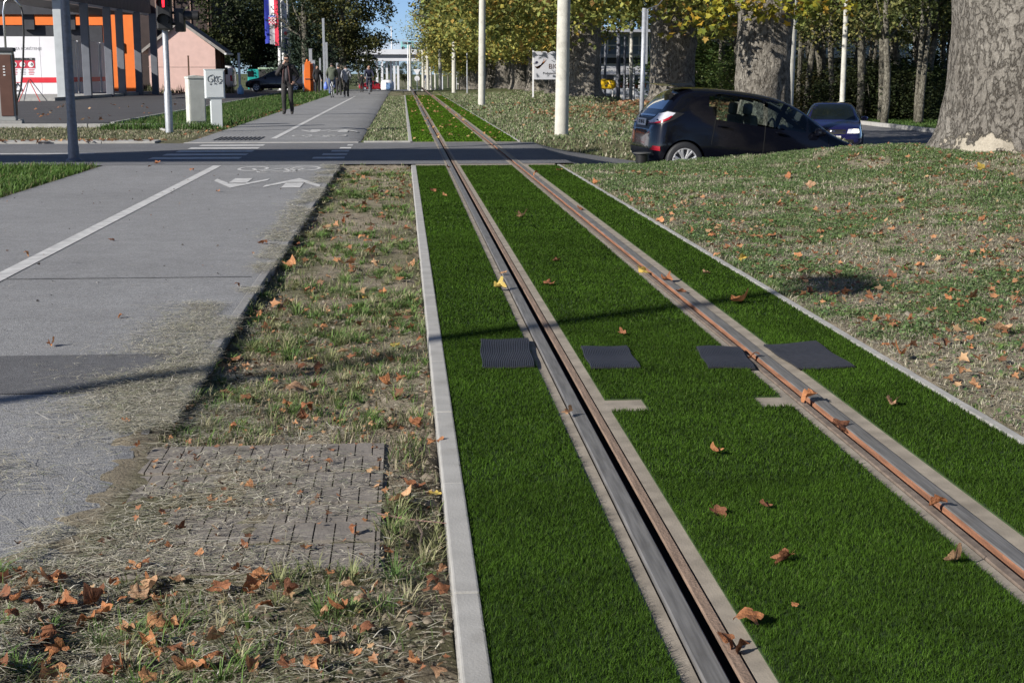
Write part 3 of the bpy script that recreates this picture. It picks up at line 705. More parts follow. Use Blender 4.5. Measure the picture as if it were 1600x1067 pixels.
strips('straw', 'mown dry straw heaped along the cycle path edge and over the duct cover', P, RNG.lognormal(-3.4, .6, n)*np.where(y > 11, 1.6, 1), RNG.uniform(.0012, .003, n)*np.where(y > 11, 2.2, 1), RNG.normal(0, .75, n), mixcol(n, STRC, (3, 3, 3, 2, 2, 1)), STRAWM)
n = 110; x = RNG.uniform(-1.7, -.1, n); y = RNG.uniform(3.2, 6.4, n); k = RNG.random(n) < np.clip(straw_density(x, y)*1.3, .0, 1); x = x[k]; y = y[k]; n = len(x)
P = np.stack([x, y, straw_z(x, y)+.012], 1)
strips('straw', 'long pale straw stalks lying loose on the duct cover and path end', P, RNG.uniform(.09, .22, n), RNG.uniform(.0025, .004, n), RNG.normal(-.25, .45, n), mixcol(n, [(.52, .48, .38), (.42, .38, .28)], (1, 1)), STRAWM, .05)
n = 260; x = RNG.uniform(-4.2, -1.1, n); y = RNG.uniform(4.2, 16, n)
P = np.stack([x, y, np.full(n, .006)], 1)
strips('straw', 'single straws scattered over the cycle path', P, RNG.uniform(.02, .09, n), RNG.uniform(.002, .004, n), RNG.normal(0, .7, n), mixcol(n, [(.5, .47, .4), (.38, .35, .28)], (2, 1)), STRAWM, .01)
# dry straw and soil crumbs on the embankment
x, y = scatter(2.3, 7.5, 4.6, 20, 420); k = in_view(x, y) & (RNG.random(len(x)) > grass_mask(x, y)*.7); x = x[k]; y = y[k]; n = len(x)
P = ground_pts(x, y); P[:, 2] += .008
strips('straw', 'dry stalks on the bare patches of the right embankment', P, RNG.uniform(.03, .10, n), RNG.uniform(.003, .006, n), RNG.uniform(0, 6.3, n), mixcol(n, STRC, (3, 3, 2, 1, 2, 1)), STRAWM)
x, y = scatter(-2.2, .1, 2.4, 9, 2600); k = in_view(x, y) & ((x > -.9) | (y < 3.85)) & ~covered(x, y); x = x[k]; y = y[k]
x2, y2 = scatter(2.3, 5.5, 4.6, 12, 900); k = in_view(x2, y2) & (RNG.random(len(x2)) > grass_mask(x2, y2)); x = np.concatenate([x, x2[k]]); y = np.concatenate([y, y2[k]]); n = len(x)
P = ground_pts(x, y); S_ = RNG.lognormal(-5.3, .5, n)[:, None]
oc = np.array([[1, 0, 0], [0, 1, 0], [-1, 0, 0], [0, -1, 0], [0, 0, .8], [0, 0, -.8]])
V = (P[:, None, :]+oc[None]*S_[:, None, :]*RNG.uniform(.6, 1.4, (n, 6, 1))).reshape(-1, 3); i = np.arange(n)[:, None]*6
tr = np.array([[0, 1, 4], [1, 2, 4], [2, 3, 4], [3, 0, 4]]); F_ = (i[:, None, :]+tr[None]).reshape(-1, 3)
tag(link('soil_crumbs', fast_mesh('soil_crumbs', V, [F_], STRAWM, np.repeat(mixcol(n, [(.23, .195, .15), (.16, .13, .095), (.28, .25, .2)], (3, 3, 1)), 6, 0))), 'crumbs of dry grey soil on the verges', 'soil', kind='stuff')

# ================================================================ TREES
def tree_trunk(h, r0, r1, seed, flare=.5, nseg=48, nz=70, rough=.06, lean=(0, 0), limbs=0, limb_from=.8, spread=2.5, fine=0.0, burl=0):
    """tapering, fluted, uneven trunk with limbs: one mesh"""
    rnd = random.Random(seed); V = []; Fq = []
    burls = [(rnd.uniform(0, 6.28), rnd.uniform(.15, .75)*h, rnd.uniform(.08, .2)*r0*burl) for _ in range(10)]
    for j in range(nz+1):
        t = j/nz; z = -.25+(h+.25)*t**1.15
        r = r0+(r1-r0)*t + r0*flare*math.exp(-max(z, 0)/(.2*r0+.08))
        for i in range(nseg):
            a = 2*math.pi*i/nseg
            dx, dy = math.cos(a), math.sin(a); q = Vector((dx*1.1, dy*1.1, z*.5+seed*3.1))
            k = 1+rough*2.2*(mnoise.noise(q*1.1))+rough*mnoise.noise(q*3.3)+.5*flare*math.exp(-max(z, 0)/(.5*r0))*mnoise.noise(Vector((dx*1.8, dy*1.8, seed)))
            k += fine*(mnoise.noise(Vector((dx*r0*9, dy*r0*9, z*4.5+seed)))+.6*mnoise.noise(Vector((dx*r0*22, dy*r0*22, z*10+seed))))
            rr = r*k
            for ba, bz, bs in burls:
                if bs > 0:
                    da = (a-ba+math.pi) % (2*math.pi)-math.pi; rr += bs*math.exp(-((da*r0)**2+(z-bz)**2)/(2*(.22*r0)**2))
            V.append((rr*dx+lean[0]*t, rr*dy+lean[1]*t, z))
    for j in range(nz):
        for i in range(nseg):
            i2 = (i+1) % nseg; Fq.append((j*nseg+i, j*nseg+i2, (j+1)*nseg+i2, (j+1)*nseg+i))
    b = MB(); b.v = V; b.f = Fq; b.m = [0]*len(Fq)
    for l in range(limbs):
        a = 2*math.pi*l/limbs+rnd.uniform(-.5, .5); z0 = h*rnd.uniform(limb_from, 1.0); s = spread*rnd.uniform(.7, 1.2); up = rnd.uniform(1.2, 2.6)*spread*.55
        p = Vector((lean[0]*z0/h, lean[1]*z0/h, z0)); d = Vector((math.cos(a), math.sin(a), 0)); pts = [p]
        for k in range(1, 6):
            u = k/5; pts.append(p+d*s*u+Vector((0, 0, up*u**1.1))+Vector((rnd.gauss(0, .12), rnd.gauss(0, .12), rnd.gauss(0, .1)))*s*.4)
        rl = r1*rnd.uniform(.4, .62); b.tube(pts, [rl, rl*.85, rl*.7, rl*.55, rl*.4, rl*.22], 10)
        for m_ in range(2):
            q = pts[2+m_]; e = q+Vector((math.cos(a+rnd.uniform(-1.2, 1.2)), math.sin(a+rnd.uniform(-1.2, 1.2)), rnd.uniform(.2, .9)))*s*.55
            b.tube([q, q.lerp(e, .5)+Vector((0, 0, .1)), e], [rl*.45, rl*.3, rl*.12], 7)
    return b.mesh('trunk', BARK, True)
def crown_mesh(name, blobs, n, size, cols, probs, mat=LEAFM, zmin=None, seed=0, clumps=60, spread=.42, aspect=1.0, lobed=False, hang=0., shell=.55, hole=0.):
    """leaves in clumps spread through the crown's volume, with gaps between the clumps"""
    g = np.random.default_rng(seed); P = []; C = []; tot = sum(b_[6] for b_ in blobs)
    for (cx, cy, cz, rx, ry, rz, wt) in blobs:
        m = max(3, int(clumps*wt/tot)); u = g.normal(size=(m, 3)); u /= np.linalg.norm(u, axis=1, keepdims=True); rad = shell+(1-shell)*g.random((m, 1))**.6
        cc = np.array([cx, cy, cz])+u*rad*np.array([rx, ry, rz]); k = int(n*wt/tot/m)+1
        sp = spread*g.uniform(.6, 1.35, m)
        p = cc[:, None, :]+g.normal(size=(m, k, 3))*sp[:, None, None]*np.array([1, 1, .75]); tone = g.uniform(.72, 1.3, m)
        P.append(p.reshape(-1, 3)); ci = g.choice(len(cols), (m, k), p=np.array(probs)/sum(probs)); 
        dom = g.choice(len(cols), m, p=np.array(probs)/sum(probs)); ci = np.where(g.random((m, k)) < .55, dom[:, None], ci)
        c = np.array(cols)[ci]*tone[:, None, None]*g.uniform(.75, 1.3, (m, k, 1)); C.append(c.reshape(-1, 3))
    P = np.concatenate(P); C = np.concatenate(C)
    if zmin is not None:
        k = P[:, 2] > zmin+.35*(fbm(P[:, 0]+seed, P[:, 1], .9, 7, 3)-.5)*2; P = P[k]; C = C[k]
    n = len(P); N = g.normal(size=(n, 3)); N[:, 2] = np.abs(N[:, 2])*1.2+.25
    return cards(name, P, N, g.uniform(.65, 1.25, n)*size, C, mat, aspect, lobed)
PLC = [(.27, .275, .075), (.19, .22, .06), (.36, .32, .075), (.10, .13, .04), (.38, .26, .06), (.28, .17, .06)]
def tree(name, label, cat, loc, trunk, crown, group=None, rz=0, s=1.0):
    t = thing(name, label, cat, loc, rz, group); t.scale = (s, s, s); link('trunk', trunk, t)
    for c in (crown if isinstance(crown, list) else [crown]):
        if c is not None: link('crown', c, t)
    return t
# the big plane at the right edge
big = tree_trunk(7.5, .89, .80, 5, .22, 180, 230, .045, limbs=5, limb_from=.86, spread=3.2, fine=.012, burl=.5); big.materials[0] = BARK_BIG
crown_big = crown_mesh('crown', [(0, 0, 11, 5.5, 5.5, 4.2, 1)], 9000, .19, PLC, (4, 3, 3, 2, 1.5, .7), zmin=6.4, seed=2, clumps=90, spread=.5)
sc_ = big.attributes.new('scar', 'FLOAT', 'POINT')
sc_.data.foreach_set('value', [.53*math.exp(-max(v.co.z-.1, 0)**2/(2*.30**2))*max(0, math.cos(math.atan2(v.co.y, v.co.x)+.6-R(222)))**2.0 for v in big.vertices])
tx, ty, tr = PLANES[0]
tree('plane_tree', 'massive old plane trunk with pale scar at its foot, nearest tree at the right edge', 'tree', (tx, ty, zat(tx, ty)-.02), big, crown_big, 'plane trees along the track', rz=.6)
# second plane with low yellow sprays
tx, ty, tr = PLANES[1]
t2 = tree_trunk(7.0, .60, .60, 11, .25, 120, 150, .05, limbs=6, limb_from=.5, spread=3.0, fine=.012, burl=.9)
c2 = crown_mesh('crown', [(0, 0, 9.5, 6, 6, 4.6, 1)], 12000, .19, PLC, (4, 3, 3, 2, 1.5, .7), zmin=4.6, seed=4, clumps=110, spread=.5)
sp = crown_mesh('crown', [(-1.0, -1.0, 2.7, .9, .35, .25, 1), (.6, -.9, 2.55, .6, .4, .14, .6), (-.1, -1.4, 2.75, .9, .4, .2, .8), (1.5, -1.0, 2.75, .55, .5, .12, .35), (-1.7, -.7, 2.3, .5, .5, .35, .4)], 420, .19, [(.30, .27, .03), (.2, .22, .035), (.38, .24, .03), (.14, .17, .03)], (4, 3, 2, 2), seed=9, clumps=34, spread=.16, lobed=True)
tree('plane_tree', 'thick plane trunk behind the black hatchback under sprays of yellow leaves', 'tree', (tx, ty, zat(tx, ty)-.02), t2, [c2, sp], 'plane trees along the track', rz=0)
tx, ty, tr = PLANES[2]
t3 = tree_trunk(6.5, .66, .55, 17, .35, 90, 110, .06, limbs=6, limb_from=.45, spread=3, fine=.012, burl=.8)
c3 = crown_mesh('crown', [(-.3, 0, 7.5, 6.2, 6, 5.0, 1), (-1.5, -3, 3.9, 3.2, 2.2, 1.5, .45), (1.4, -2.6, 3.0, 1.6, 1.6, 1.3, .2)], 26000, .19, PLC, (4, 3.5, 2, 3, .8, .4), zmin=1.9, seed=6, clumps=200, spread=.5)
tree('plane_tree', 'shaded plane tree with low dark foliage behind the tall grey post', 'tree', (tx, ty, zat(tx, ty)-.02), t3, c3, 'plane trees along the track')
PCV = []
for v in range(3):
    tk = tree_trunk(5.5, .66, .5, 23+v, .38, 56, 60, .07, limbs=6, limb_from=.45, spread=3, fine=.01, burl=.7)
    cm = crown_mesh('crown', [(-.2, 0, 8, 6.8, 6.6, 5.6, 1), (-2.6, -1.2, 3.8, 3.4, 3.4, 1.7, .42), (-1.5, 2.5, 4.2, 3.4, 2.6, 1.8, .2)], 22000, .21, PLC, (4, 3.4, 3.2, 2.6, .9, .35), zmin=1.75, seed=30+v, clumps=230, spread=.5)
    PCV.append((tk, cm))
lab4 = ['leaning plane trunk just right of the nearest white pole', 'broad plane trunk behind the white board sign', 'pale plane trunk left of the white board sign', 'stout plane trunk in the middle of the far row']
for i, (tx, ty, tr) in enumerate(PLANES[3:]):
    tk, cm = PCV[i % 3]
    tree('plane_tree', lab4[i] if i < 4 else 'yellowing plane tree in the distant dense end of the row', 'tree', (tx, ty, zat(tx, ty)-.05), tk, cm, 'plane trees along the track', rz=(0, .5, -.4, .9, -.7)[i % 5], s=tr/.62*(.97 if i % 2 else 1.05))
for x, y, i in ((8, -4, 0), (8.5, -15, 1), (7.5, -27, 2), (-3, -34, 0), (-14, -36, 1), (20, -30, 2), (31, -24, 0)):      # unseen trees added behind the camera to darken the car's reflections
    tree('plane_tree', 'unseen plane tree added behind the camera for reflections, outside the picture', 'tree', (x, y, -.1), *PCV[i], 'plane trees along the track', rz=x)
# shaded woodland across the lower street: thin pale trunks, dark crowns
WLC = [(.10, .12, .035), (.07, .09, .03), (.15, .155, .05), (.2, .18, .06)]
WV = []
for v in range(4):
    rnd = random.Random(50+v); b = MB(); m_ = 1 if v in (0, 3) else 2
    for s in range(m_):
        p = Vector((s*.35, s*.2, -.3)); dx = rnd.uniform(-.16, .16)+s*.15; pts = []; rr = []
        for k in range(9):
            z = k*1.35; pts.append(p+Vector((dx*z+.12*math.sin(k*1.3+v), .06*math.sin(k+v)*z*.3, z))); rr.append(.19*(1-k/11)*(1 if s == 0 else .75))
        b.tube(pts, rr, 12)
        for l in range(7):
            q = pts[3+l % 5]; a = rnd.uniform(0, 6.28); e = q+Vector((math.cos(a)*1.5, math.sin(a)*1.5, rnd.uniform(.7, 2.0)))
            b.tube([q, q.lerp(e, .5)+Vector((0, 0, -.1)), e], [.06, .04, .012], 6)
    me = b.mesh('trunk', BARK_W, True)
    cm = crown_mesh('crown', [(0, 0, 8.5, 3.0, 3.0, 4.5, 1), (0, 0, 5.6, 2.4, 2.4, 1.6, .10)], 5200, .2, WLC, (3, 3, 2, 1), seed=60+v, clumps=85, spread=.42, zmin=3.6)
    WV.append((me, cm))
wood = [(1250, 60, 0), (1215, 64, 1), (1290, 66, 2), (1305, 52, 0), (1345, 58, 0), (1357, 59, 2), (1380, 57, 3), (1410, 66, 1), (1440, 54, 2), (1455, 62, 0), (1475, 72, 1), (1160, 88, 1), (1130, 96, 2), (1105, 101, 3), (1088, 106, 0), (1325, 80, 1), (1270, 84, 2), (1395, 88, 3), (1430, 84, 0), (1360, 96, 2), (1230, 98, 1), (1300, 104, 3), (1180, 108, 0), (1440, 105, 1), (1500, 64, 3), (1530, 76, 0), (1580, 60, 1), (1620, 70, 2), (1390, 112, 0), (1260, 116, 1), (1340, 120, 2), (1475, 92, 3)]
wl = {3: 'thin pale trunk left of a leaning pair, across the lower street', 4: 'pale twin stems rising straight above the dark hedge', 6: 'slender mossy trunk just right of the pale twin stems', 8: 'dark leaning forked trunk left of the big plane'}
for i, (px, Y, v) in enumerate(wood):
    Y = Y+9 if Y < 75 else Y; p = at(px, 112, Y); x = max(p.x, 20.8); tk, cm = WV[v]
    t = tree('woodland_tree', wl.get(i, 'thin grey trunk among the shaded trees across the lower street'), 'tree', (x, Y, zat(x, Y)), tk, cm, 'woodland across the lower street', rz=i*1.7, s=.9+.25*((i*7) % 5)/5)
# hedges and shrubs at its foot
HV = []
for v in range(3):
    b = MB(); rnd = random.Random(80+v)
    for k in range(7):
        a = rnd.uniform(0, 6.28); b.tube([(0, 0, -.1), (math.cos(a)*.4, math.sin(a)*.4, .8), (math.cos(a)*.9, math.sin(a)*.9, 1.7)], [.035, .025, .01], 6)
    st = b.mesh('stems', BARK_W, True)
    HV.append((st, crown_mesh('foliage', [(0, 0, 1.15, 1.9, 1.3, 1.2, 1)], 7000, .095, [[(.035, .05, .018), (.025, .035, .014), (.05, .06, .02)], [(.05, .085, .02), (.035, .06, .018), (.09, .12, .03)], [(.06, .06, .022), (.04, .045, .018), (.1, .08, .03)]][v], (3, 3, 2), seed=90+v, clumps=70, spread=.3, shell=.3)))
hl = ['dark clipped evergreen shrub in the hedge across the lower street', 'fresh green shrub across the lower street', 'brownish thin shrub across the lower street']
hedge = [(1100, 100, 1, 2.2), (1078, 104, 1, 2.1), (1125, 98, 1, 2.0), (1052, 112, 1, 1.9), (1145, 90, 1, 1.6), (1240, 66, 2, 1.1), (1280, 62, 2, 1.15), (1330, 58, 0, 1.15), (1365, 56, 0, 1.2), (1400, 58, 0, 1.25), (1425, 56, 0, 1.15), (1440, 60, 1, 1.3), (1470, 62, 1, 1.1), (1500, 66, 0, 1.2), (1300, 76, 0, 1.4), (1360, 80, 2, 1.5), (1210, 82, 2, 1.4), (1420, 78, 0, 1.5), (1170, 92, 1, 1.4), (1250, 96, 0, 1.5)]
for i, (px, Y, v, s) in enumerate(hedge):
    Y = Y+12 if Y < 67 else Y; s = s*1.12; p = at(px, 112, Y); x = max(p.x, 22.0); t = thing('hedge_shrub', hl[v], 'shrub', (x, Y, zat(x, Y)-.05), i*1.1, 'hedge across the lower street'); t.scale = (s*1.2, s*1.2, s*.78)
    link('stems', HV[v][0], t); link('foliage', HV[v][1], t)
# trees on the left, beyond the forecourt
LDC = [(.035, .05, .02), (.05, .065, .024), (.025, .036, .016), (.075, .085, .03)]
def conifer(h, r, seed, n):
    g = np.random.default_rng(seed); P = []; N_ = []
    for k in range(26):
        z = .9+(h-1.1)*(k/25); rr = r*(1-(k/25)**1.25)+.15
        for a in g.uniform(0, 6.28, max(4, int(11*(1-k/30)))):
            m = n//230; t = g.random(m)**.7; w = g.normal(0, .16+.12*t[:, None], (m, 2))
            x = np.cos(a)*rr*t; y = np.sin(a)*rr*t
            P.append(np.stack([x+w[:, 0], y+w[:, 1], z-.45*t*rr*.35+g.normal(0, .1, m)], 1))
    P = np.concatenate(P); n = len(P); Nn = g.normal(size=(n, 3)); Nn[:, 2] += .8
    return cards('crown', P, Nn, g.uniform(.1, .24, n), mixcol(n, [(.03, .052, .03), (.022, .04, .026), (.05, .075, .045)], (3, 3, 2)), LEAFM, .6)
tkd = tree_trunk(6, .3, .2, 71, .3, 24, 24, .05, limbs=6, limb_from=.4, spread=2.2); tkd.materials[0] = BARK_W
def put(px, Y): p = at(px, 112, Y); return (p.x, Y, zat(p.x, Y))
tree('conifer', 'tall dark conifer behind the flagpoles', 'tree', put(478, 103), tkd, conifer(13, 3.1, 5, 13000), 'trees beyond the forecourt')
tree('conifer', 'dark broad conifer over the two walkers', 'tree', put(522, 112), tkd, conifer(14, 3.6, 8, 14000), 'trees beyond the forecourt', rz=1)
lc = crown_mesh('crown', [(0, 0, 7.5, 3.0, 3.0, 4.5, 1), (1.6, 0, 3.0, 1.6, 1.6, 1.5, .2)], 12000, .22, [(.06, .07, .025), (.09, .095, .03), (.04, .05, .02), (.13, .12, .035)], (3, 3, 2, 1.4), seed=101, clumps=130, spread=.42)
tree('broadleaf_tree', 'olive broadleaf tree with a branch reaching over the cycle path', 'tree', put(536, 104), tkd, [lc, crown_mesh('crown', [(2.6, -.5, 5.2, 1.3, .5, .5, .7), (3.3, -.6, 5.6, .6, .4, .3, .4), (2.9, -.4, 3.4, 1.0, .5, .3, .6), (2.4, -.3, 6.4, 1.3, .6, .5, .6)], 1050, .2, [(.07, .08, .025), (.1, .1, .03), (.045, .055, .02)], (3, 2, 2), seed=111, clumps=40, spread=.24)], 'trees beyond the forecourt')
ld = crown_mesh('crown', [(0, 0, 6.5, 4, 3.6, 4.2, 1), (-.5, -.5, 3, 2.6, 2.0, 1.7, .3)], 12000, .24, LDC, (3, 3, 2, 1.5), seed=121, clumps=110, spread=.45)
tree('broadleaf_tree', 'shaggy grey green tree right of the pink house', 'tree', put(356, 110), tkd, ld, 'trees beyond the forecourt')
tree('broadleaf_tree', 'dark tree behind the parked dark car', 'tree', put(398, 122), tkd, ld, 'trees beyond the forecourt', rz=2, s=.95)
tree('broadleaf_tree', 'low dark tree between the flags and the conifer', 'tree', put(446, 124), tkd, ld, 'trees beyond the forecourt', rz=4, s=.9)
tree('broadleaf_tree', 'dark tree half hidden behind the pink house roof', 'tree', put(322, 125), tkd, ld, 'trees beyond the forecourt', rz=3, s=1.1)
tree('broadleaf_tree', 'dark tree at the far end of the cycle path on its left', 'tree', put(528, 126), tkd, ld, 'trees beyond the forecourt', rz=5, s=.8)
for i, (px, Y, s) in enumerate(((590, 300, 1.2), (612, 320, .9), (655, 330, 1.1), (560, 310, 1.2), (632, 350, .8), (700, 290, 1.2), (735, 280, 1.3))):
    tree('distant_tree', 'small autumn tree seen beneath the far overpass', 'tree', put(px, Y), tkd, [ld, cm][i % 2] if i != 2 else cm, 'trees under the overpass', rz=i, s=s*.62)
for i, (px, Y, s) in enumerate(((760, 210, 1.2), (830, 215, 1.3), (1000, 230, 1.25), (1080, 190, 1.1), (1200, 200, 1.3), (1330, 180, 1.3), (1450, 170, 1.2), (1560, 160, 1.2), (80, 170, 1.2), (200, 180, 1.3), (290, 175, 1.2), (-40, 160, 1.2), (420, 190, 1.2), (500, 185, 1.2))):
    tree('background_tree', 'dark full tree in the hazy background', 'tree', put(px, Y), tkd, ld, 'background trees', rz=i*1.3, s=s)
# ================================================================ LEFT SIDE: ROAD FURNITURE AND FILLING STATION
FASC = M('brown_cladding', (.13, .085, .075), .6, .1, 3)
FASC_P = M('pale_soffit_edge', (.55, .45, .42), .7, .06, 3)
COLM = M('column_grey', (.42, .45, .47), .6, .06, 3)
COLM_SHADE = M('column_shaded', (.13, .14, .165), .6, .08, 3)  # column grey darkened: canopy shade on the farther columns put into the colour
ORANGE = M('orange_render', (.85, .20, .035), .8, .05, 2)
RED = M('red_band', (.62, .02, .035), .55, .05, 3)
DKGREY = M('dark_grey_panel', (.035, .037, .045), .7, .15, 3)
DKBRN = M('dark_brown_facade', (.045, .03, .028), .7, .15, 2)
PINK = M('pink_render', (.68, .47, .42), .9, .05, 2.5, bump=.1, bscale=40)
HOARD = M('white_hoarding', (.74, .74, .78), .6, .03, 1.5)
TILE = M('grey_roof_tile', (.14, .13, .125), .85, .2, 8)
WOODB = M('brown_wood', (.10, .05, .03), .8, .2, 8)
GLASS_D = M('dark_glass', (.012, .015, .018), .06, .1, 2, spec=.7)
LAMP_RED = M_glow('red_lamp', (1, .015, .03), 3.0)

# galvanised sign post at the corner
p = (-4.99, 22.2, zat(-4.99, 22.2))
t = thing('sign_post', 'dark weathered metal post with a flared foot at the road corner', 'post', p)
b = MB(); b.lathe([(.0, -.05), (.075, -.05), (.075, .55), (.066, .62), (.064, 5.2), (0, 5.2)], n=20); b.build('pole', GALV_D, t, 'auto')
b = MB(); b.lathe([(.0, -.03), (.12, -.03), (.12, .02), (.085, .05), (.08, .22), (.076, .24)], n=20); b.build('foot', GALV_D, t, 'auto')
b = MB(); b.box((0, -.02, 4.4), (.7, .02, .7), bev=.05); b.box((0, .02, 4.4), (.1, .1, .5)); b.build('sign_panel', GALV, t)
b = MB()
for z in (1.05, 1.68): b.lathe([(.067, z), (.069, z), (.069, z+.02), (.067, z+.02)], n=20)
b.build('clamp', GALV_D, t)

# pedestrian signal
p = (-5.16, 32.35, zat(-5.16, 32.35)); t = thing('traffic_light', 'pedestrian traffic light showing a red figure on a bright grey pole', 'traffic light', p)
b = MB(); b.lathe([(0, -.05), (.085, -.05), (.085, .88), (.066, .93), (.063, 3.3), (0, 3.3)], n=20); b.build('pole', GALV, t, 'auto')
b = MB(); b.box((.02, -.13, 2.62), (.33, .16, .8), bev=.04); b.box((.0, .02, 2.3), (.08, .3, .06)); b.box((.0, .02, 2.9), (.08, .3, .06)); b.build('signal_head', BLACKP, t)
def visor(b, c, r, d, ax):
    n = 14; vs = []; fs = []
    for j, (dd, rr) in enumerate(((0, r), (d, r*1.02))):
        for k in range(n+1):
            a = R(-35)+R(250)*k/n; q = (c[0]+rr*math.cos(a), c[1]-dd, c[2]+rr*math.sin(a)) if ax == 'y' else (c[0]+dd, c[1]+rr*math.cos(a), c[2]+rr*math.sin(a)); vs.append(q)
    for k in range(n): fs.append((k, k+1, n+2+k, n+1+k))
    b.add(vs, fs)
    return b
b = MB(); visor(b, (.02, -.21, 2.80), .125, .16, 'y'); visor(b, (.02, -.21, 2.44), .125, .16, 'y'); o = b.build('visor', BLACKP, t, True)
for z, mt in ((2.80, BLACKP), (2.44, BLACKP)):
    b = MB(); b.lathe([(0, -.216), (.11, -.214), (.115, -.2)], (.02, 0, z), 20, axis='y'); b.build('lens', mt, t)
b = MB(); b.ball((.02, -.222, 2.875), (.02, .006, .02)); b.box((.02, -.222, 2.82), (.05, .006, .085), bev=.01); b.box((.008, -.222, 2.745), (.018, .006, .075)); b.box((.032, -.222, 2.745), (.018, .006, .075)); b.build('red_figure', LAMP_RED, t)
b = MB(); b.box((.33, .05, 2.44), (.2, .3, .5), bev=.03); visor(b, (.43, .05, 2.52), .12, .3, 'x'); b.cyl((.0, .05, 2.36), (.3, .05, 2.36), .03); b.cyl((.0, .05, 2.6), (.3, .05, 2.6), .03); b.build('side_signal_head', BLACKP, t, 'auto')

# two utility cabinets
CAB = M('cabinet_concrete', (.52, .53, .49), .85, .1, 4, bump=.15, bscale=40, dirt=.4)
CABW = M('cabinet_white', (.62, .66, .67), .5, .04, 3, dirt=.15)
p = (-5.16, 36.6, zat(-5.16, 36.6)); t = thing('utility_cabinet', 'stained pale concrete cabinet, tall and plain, left of the graffitied one', 'cabinet', p, R(22))
b = MB(); b.box((0, 0, .56), (.42, .36, 1.2), bev=.015); b.build('housing', CAB, t)
b = MB(); b.box((0, 0, 1.185), (.45, .39, .06), bev=.02); b.prism([(-.225, 1.215), (.225, 1.215), (0, 1.245)], 'y', -.19, .19); b.build('cap', CAB, t)
b = MB(); b.box((0, -.184, .62), (.36, .008, 1.0)); b.build('door', CAB, t)
p = (-4.5, 35.2, zat(-4.5, 35.2)); t = thing('utility_cabinet', 'light grey metal cabinet with black graffiti on a slim pedestal', 'cabinet', p, R(14))
b = MB(); b.box((.02, 0, .34), (.26, .22, .74), bev=.008); b.build('pedestal', CABW, t)
b = MB(); b.box((0, 0, 1.04), (.46, .26, .68), bev=.012); b.box((0, 0, 1.385), (.48, .28, .02)); h = b.build('box', CABW, t)
b = MB(); b.box((-.01, -.137, 1.04), (.41, .012, .62), bev=.004); dr_ = b.build('door', CABW, t)
INK = M('black_ink', (.015, .015, .02), .6, .1, 5)
b = MB()
def scrib(pts, r=.0065): b.tube([(x, -.146, z) for x, z in pts], r, 5)
arc = lambda cx, cz, rx, rz, a0, a1, n=9: [(cx+rx*math.cos(R(a0+(a1-a0)*k/n)), cz+rz*math.sin(R(a0+(a1-a0)*k/n))) for k in range(n+1)]
scrib(arc(-.11, 1.16, .06, .075, 60, 330)); scrib([(-.06, 1.12), (-.06, 1.16), (-.1, 1.16)]); scrib([(-.02, 1.24), (-.02, 1.08)]); scrib([(.05, 1.23), (-.02, 1.16), (.05, 1.08)])
scrib(arc(.11, 1.15, .055, .07, 50, 320)); scrib([(.16, 1.1), (.16, 1.15), (.11, 1.15)]); scrib([(-.13, 1.04), (-.09, 1.05), (-.11, 1.02)]); scrib([(-.03, 1.04), (.02, 1.06), (.03, 1.03)]); scrib([(.08, 1.05), (.15, 1.06)]); scrib(arc(-.02, 1.16, .14, .1, 100, 140)); 
b.build('graffiti', INK, dr_)

# fuel dispenser and air hose stand at the left edge
p = (-9.95, 36.9, .0); t = thing('fuel_dispenser', 'brown and grey fuel dispenser at the left edge of the forecourt', 'pump', p, R(8))
b = MB(); b.box((0, 0, .05), (.9, .5, .16), bev=.01); b.build('plinth', CONC, t)
b = MB(); b.box((0, 0, .98), (.62, .42, 1.7), bev=.02); b.build('casing', M('pump_grey', (.34, .35, .34), .5, .06, 4), t)
b = MB(); b.box((.12, -.218, 1.0), (.3, .02, 1.5), bev=.006); b.box((.315, 0, 1.0), (.012, .34, 1.5)); b.build('side_panel', M('pump_brown', (.12, .06, .045), .5, .1, 4), t)
b = MB(); b.box((0, 0, 1.87), (.70, .5, .1), bev=.02); b.build('hood', DKGREY, t)
b = MB()
for k in range(4): b.box((.1, -.232, 1.25+k*.07), (.05, .008, .03))
b.build('button', WHITE, t)
p = (-10.05, 38.4, 0.); t = thing('air_hose_stand', 'silver bent pipe stand with a black air hose hanging from it', 'hose stand', p)
b = MB(); b.tube([(-.15, 0, 0), (-.15, 0, 2.85), (-.1, 0, 3.08), (.02, 0, 3.2), (.1, 0, 3.2), (.2, 0, 3.1), (.3, 0, 2.95)], .03, 12); b.build('pipe', M('chrome_pipe', (.6, .6, .62), .25, .05, 5, metal=.9), t, True)
b = MB(); b.tube([(.3, 0, 2.95), (.34, -.02, 2.75), (.33, -.03, 2.2), (.27, -.04, 1.5), (.18, -.05, .9), (.05, -.06, .55), (-.1, -.06, .45)], .026, 10); b.build('hose', BLACKP, t, True)
b = MB(); b.box((-.1, 0, .05), (.5, .4, .12), bev=.02); b.build('base', CONC, t)
p = at(48, 150, 66); t = thing('folding_trestle', 'small folding trestle leaning in front of the white hoarding', 'trestle', (p.x, 66, 0), 0)
b = MB(); b.tube([(-.5, -.2, 0), (-.05, 0, 1.0)], .02, 6); b.tube([(.45, -.2, 0), (-.05, 0, 1.0)], .02, 6); b.build('front_leg', M('trestle_red', (.5, .05, .04), .5, .1, 5), t)
b = MB(); b.tube([(-.45, .5, 0), (-.05, .05, 1.0)], .02, 6); b.tube([(.6, .5, 0), (.0, .05, 1.0)], .02, 6); b.build('rear_leg', GALV_D, t)

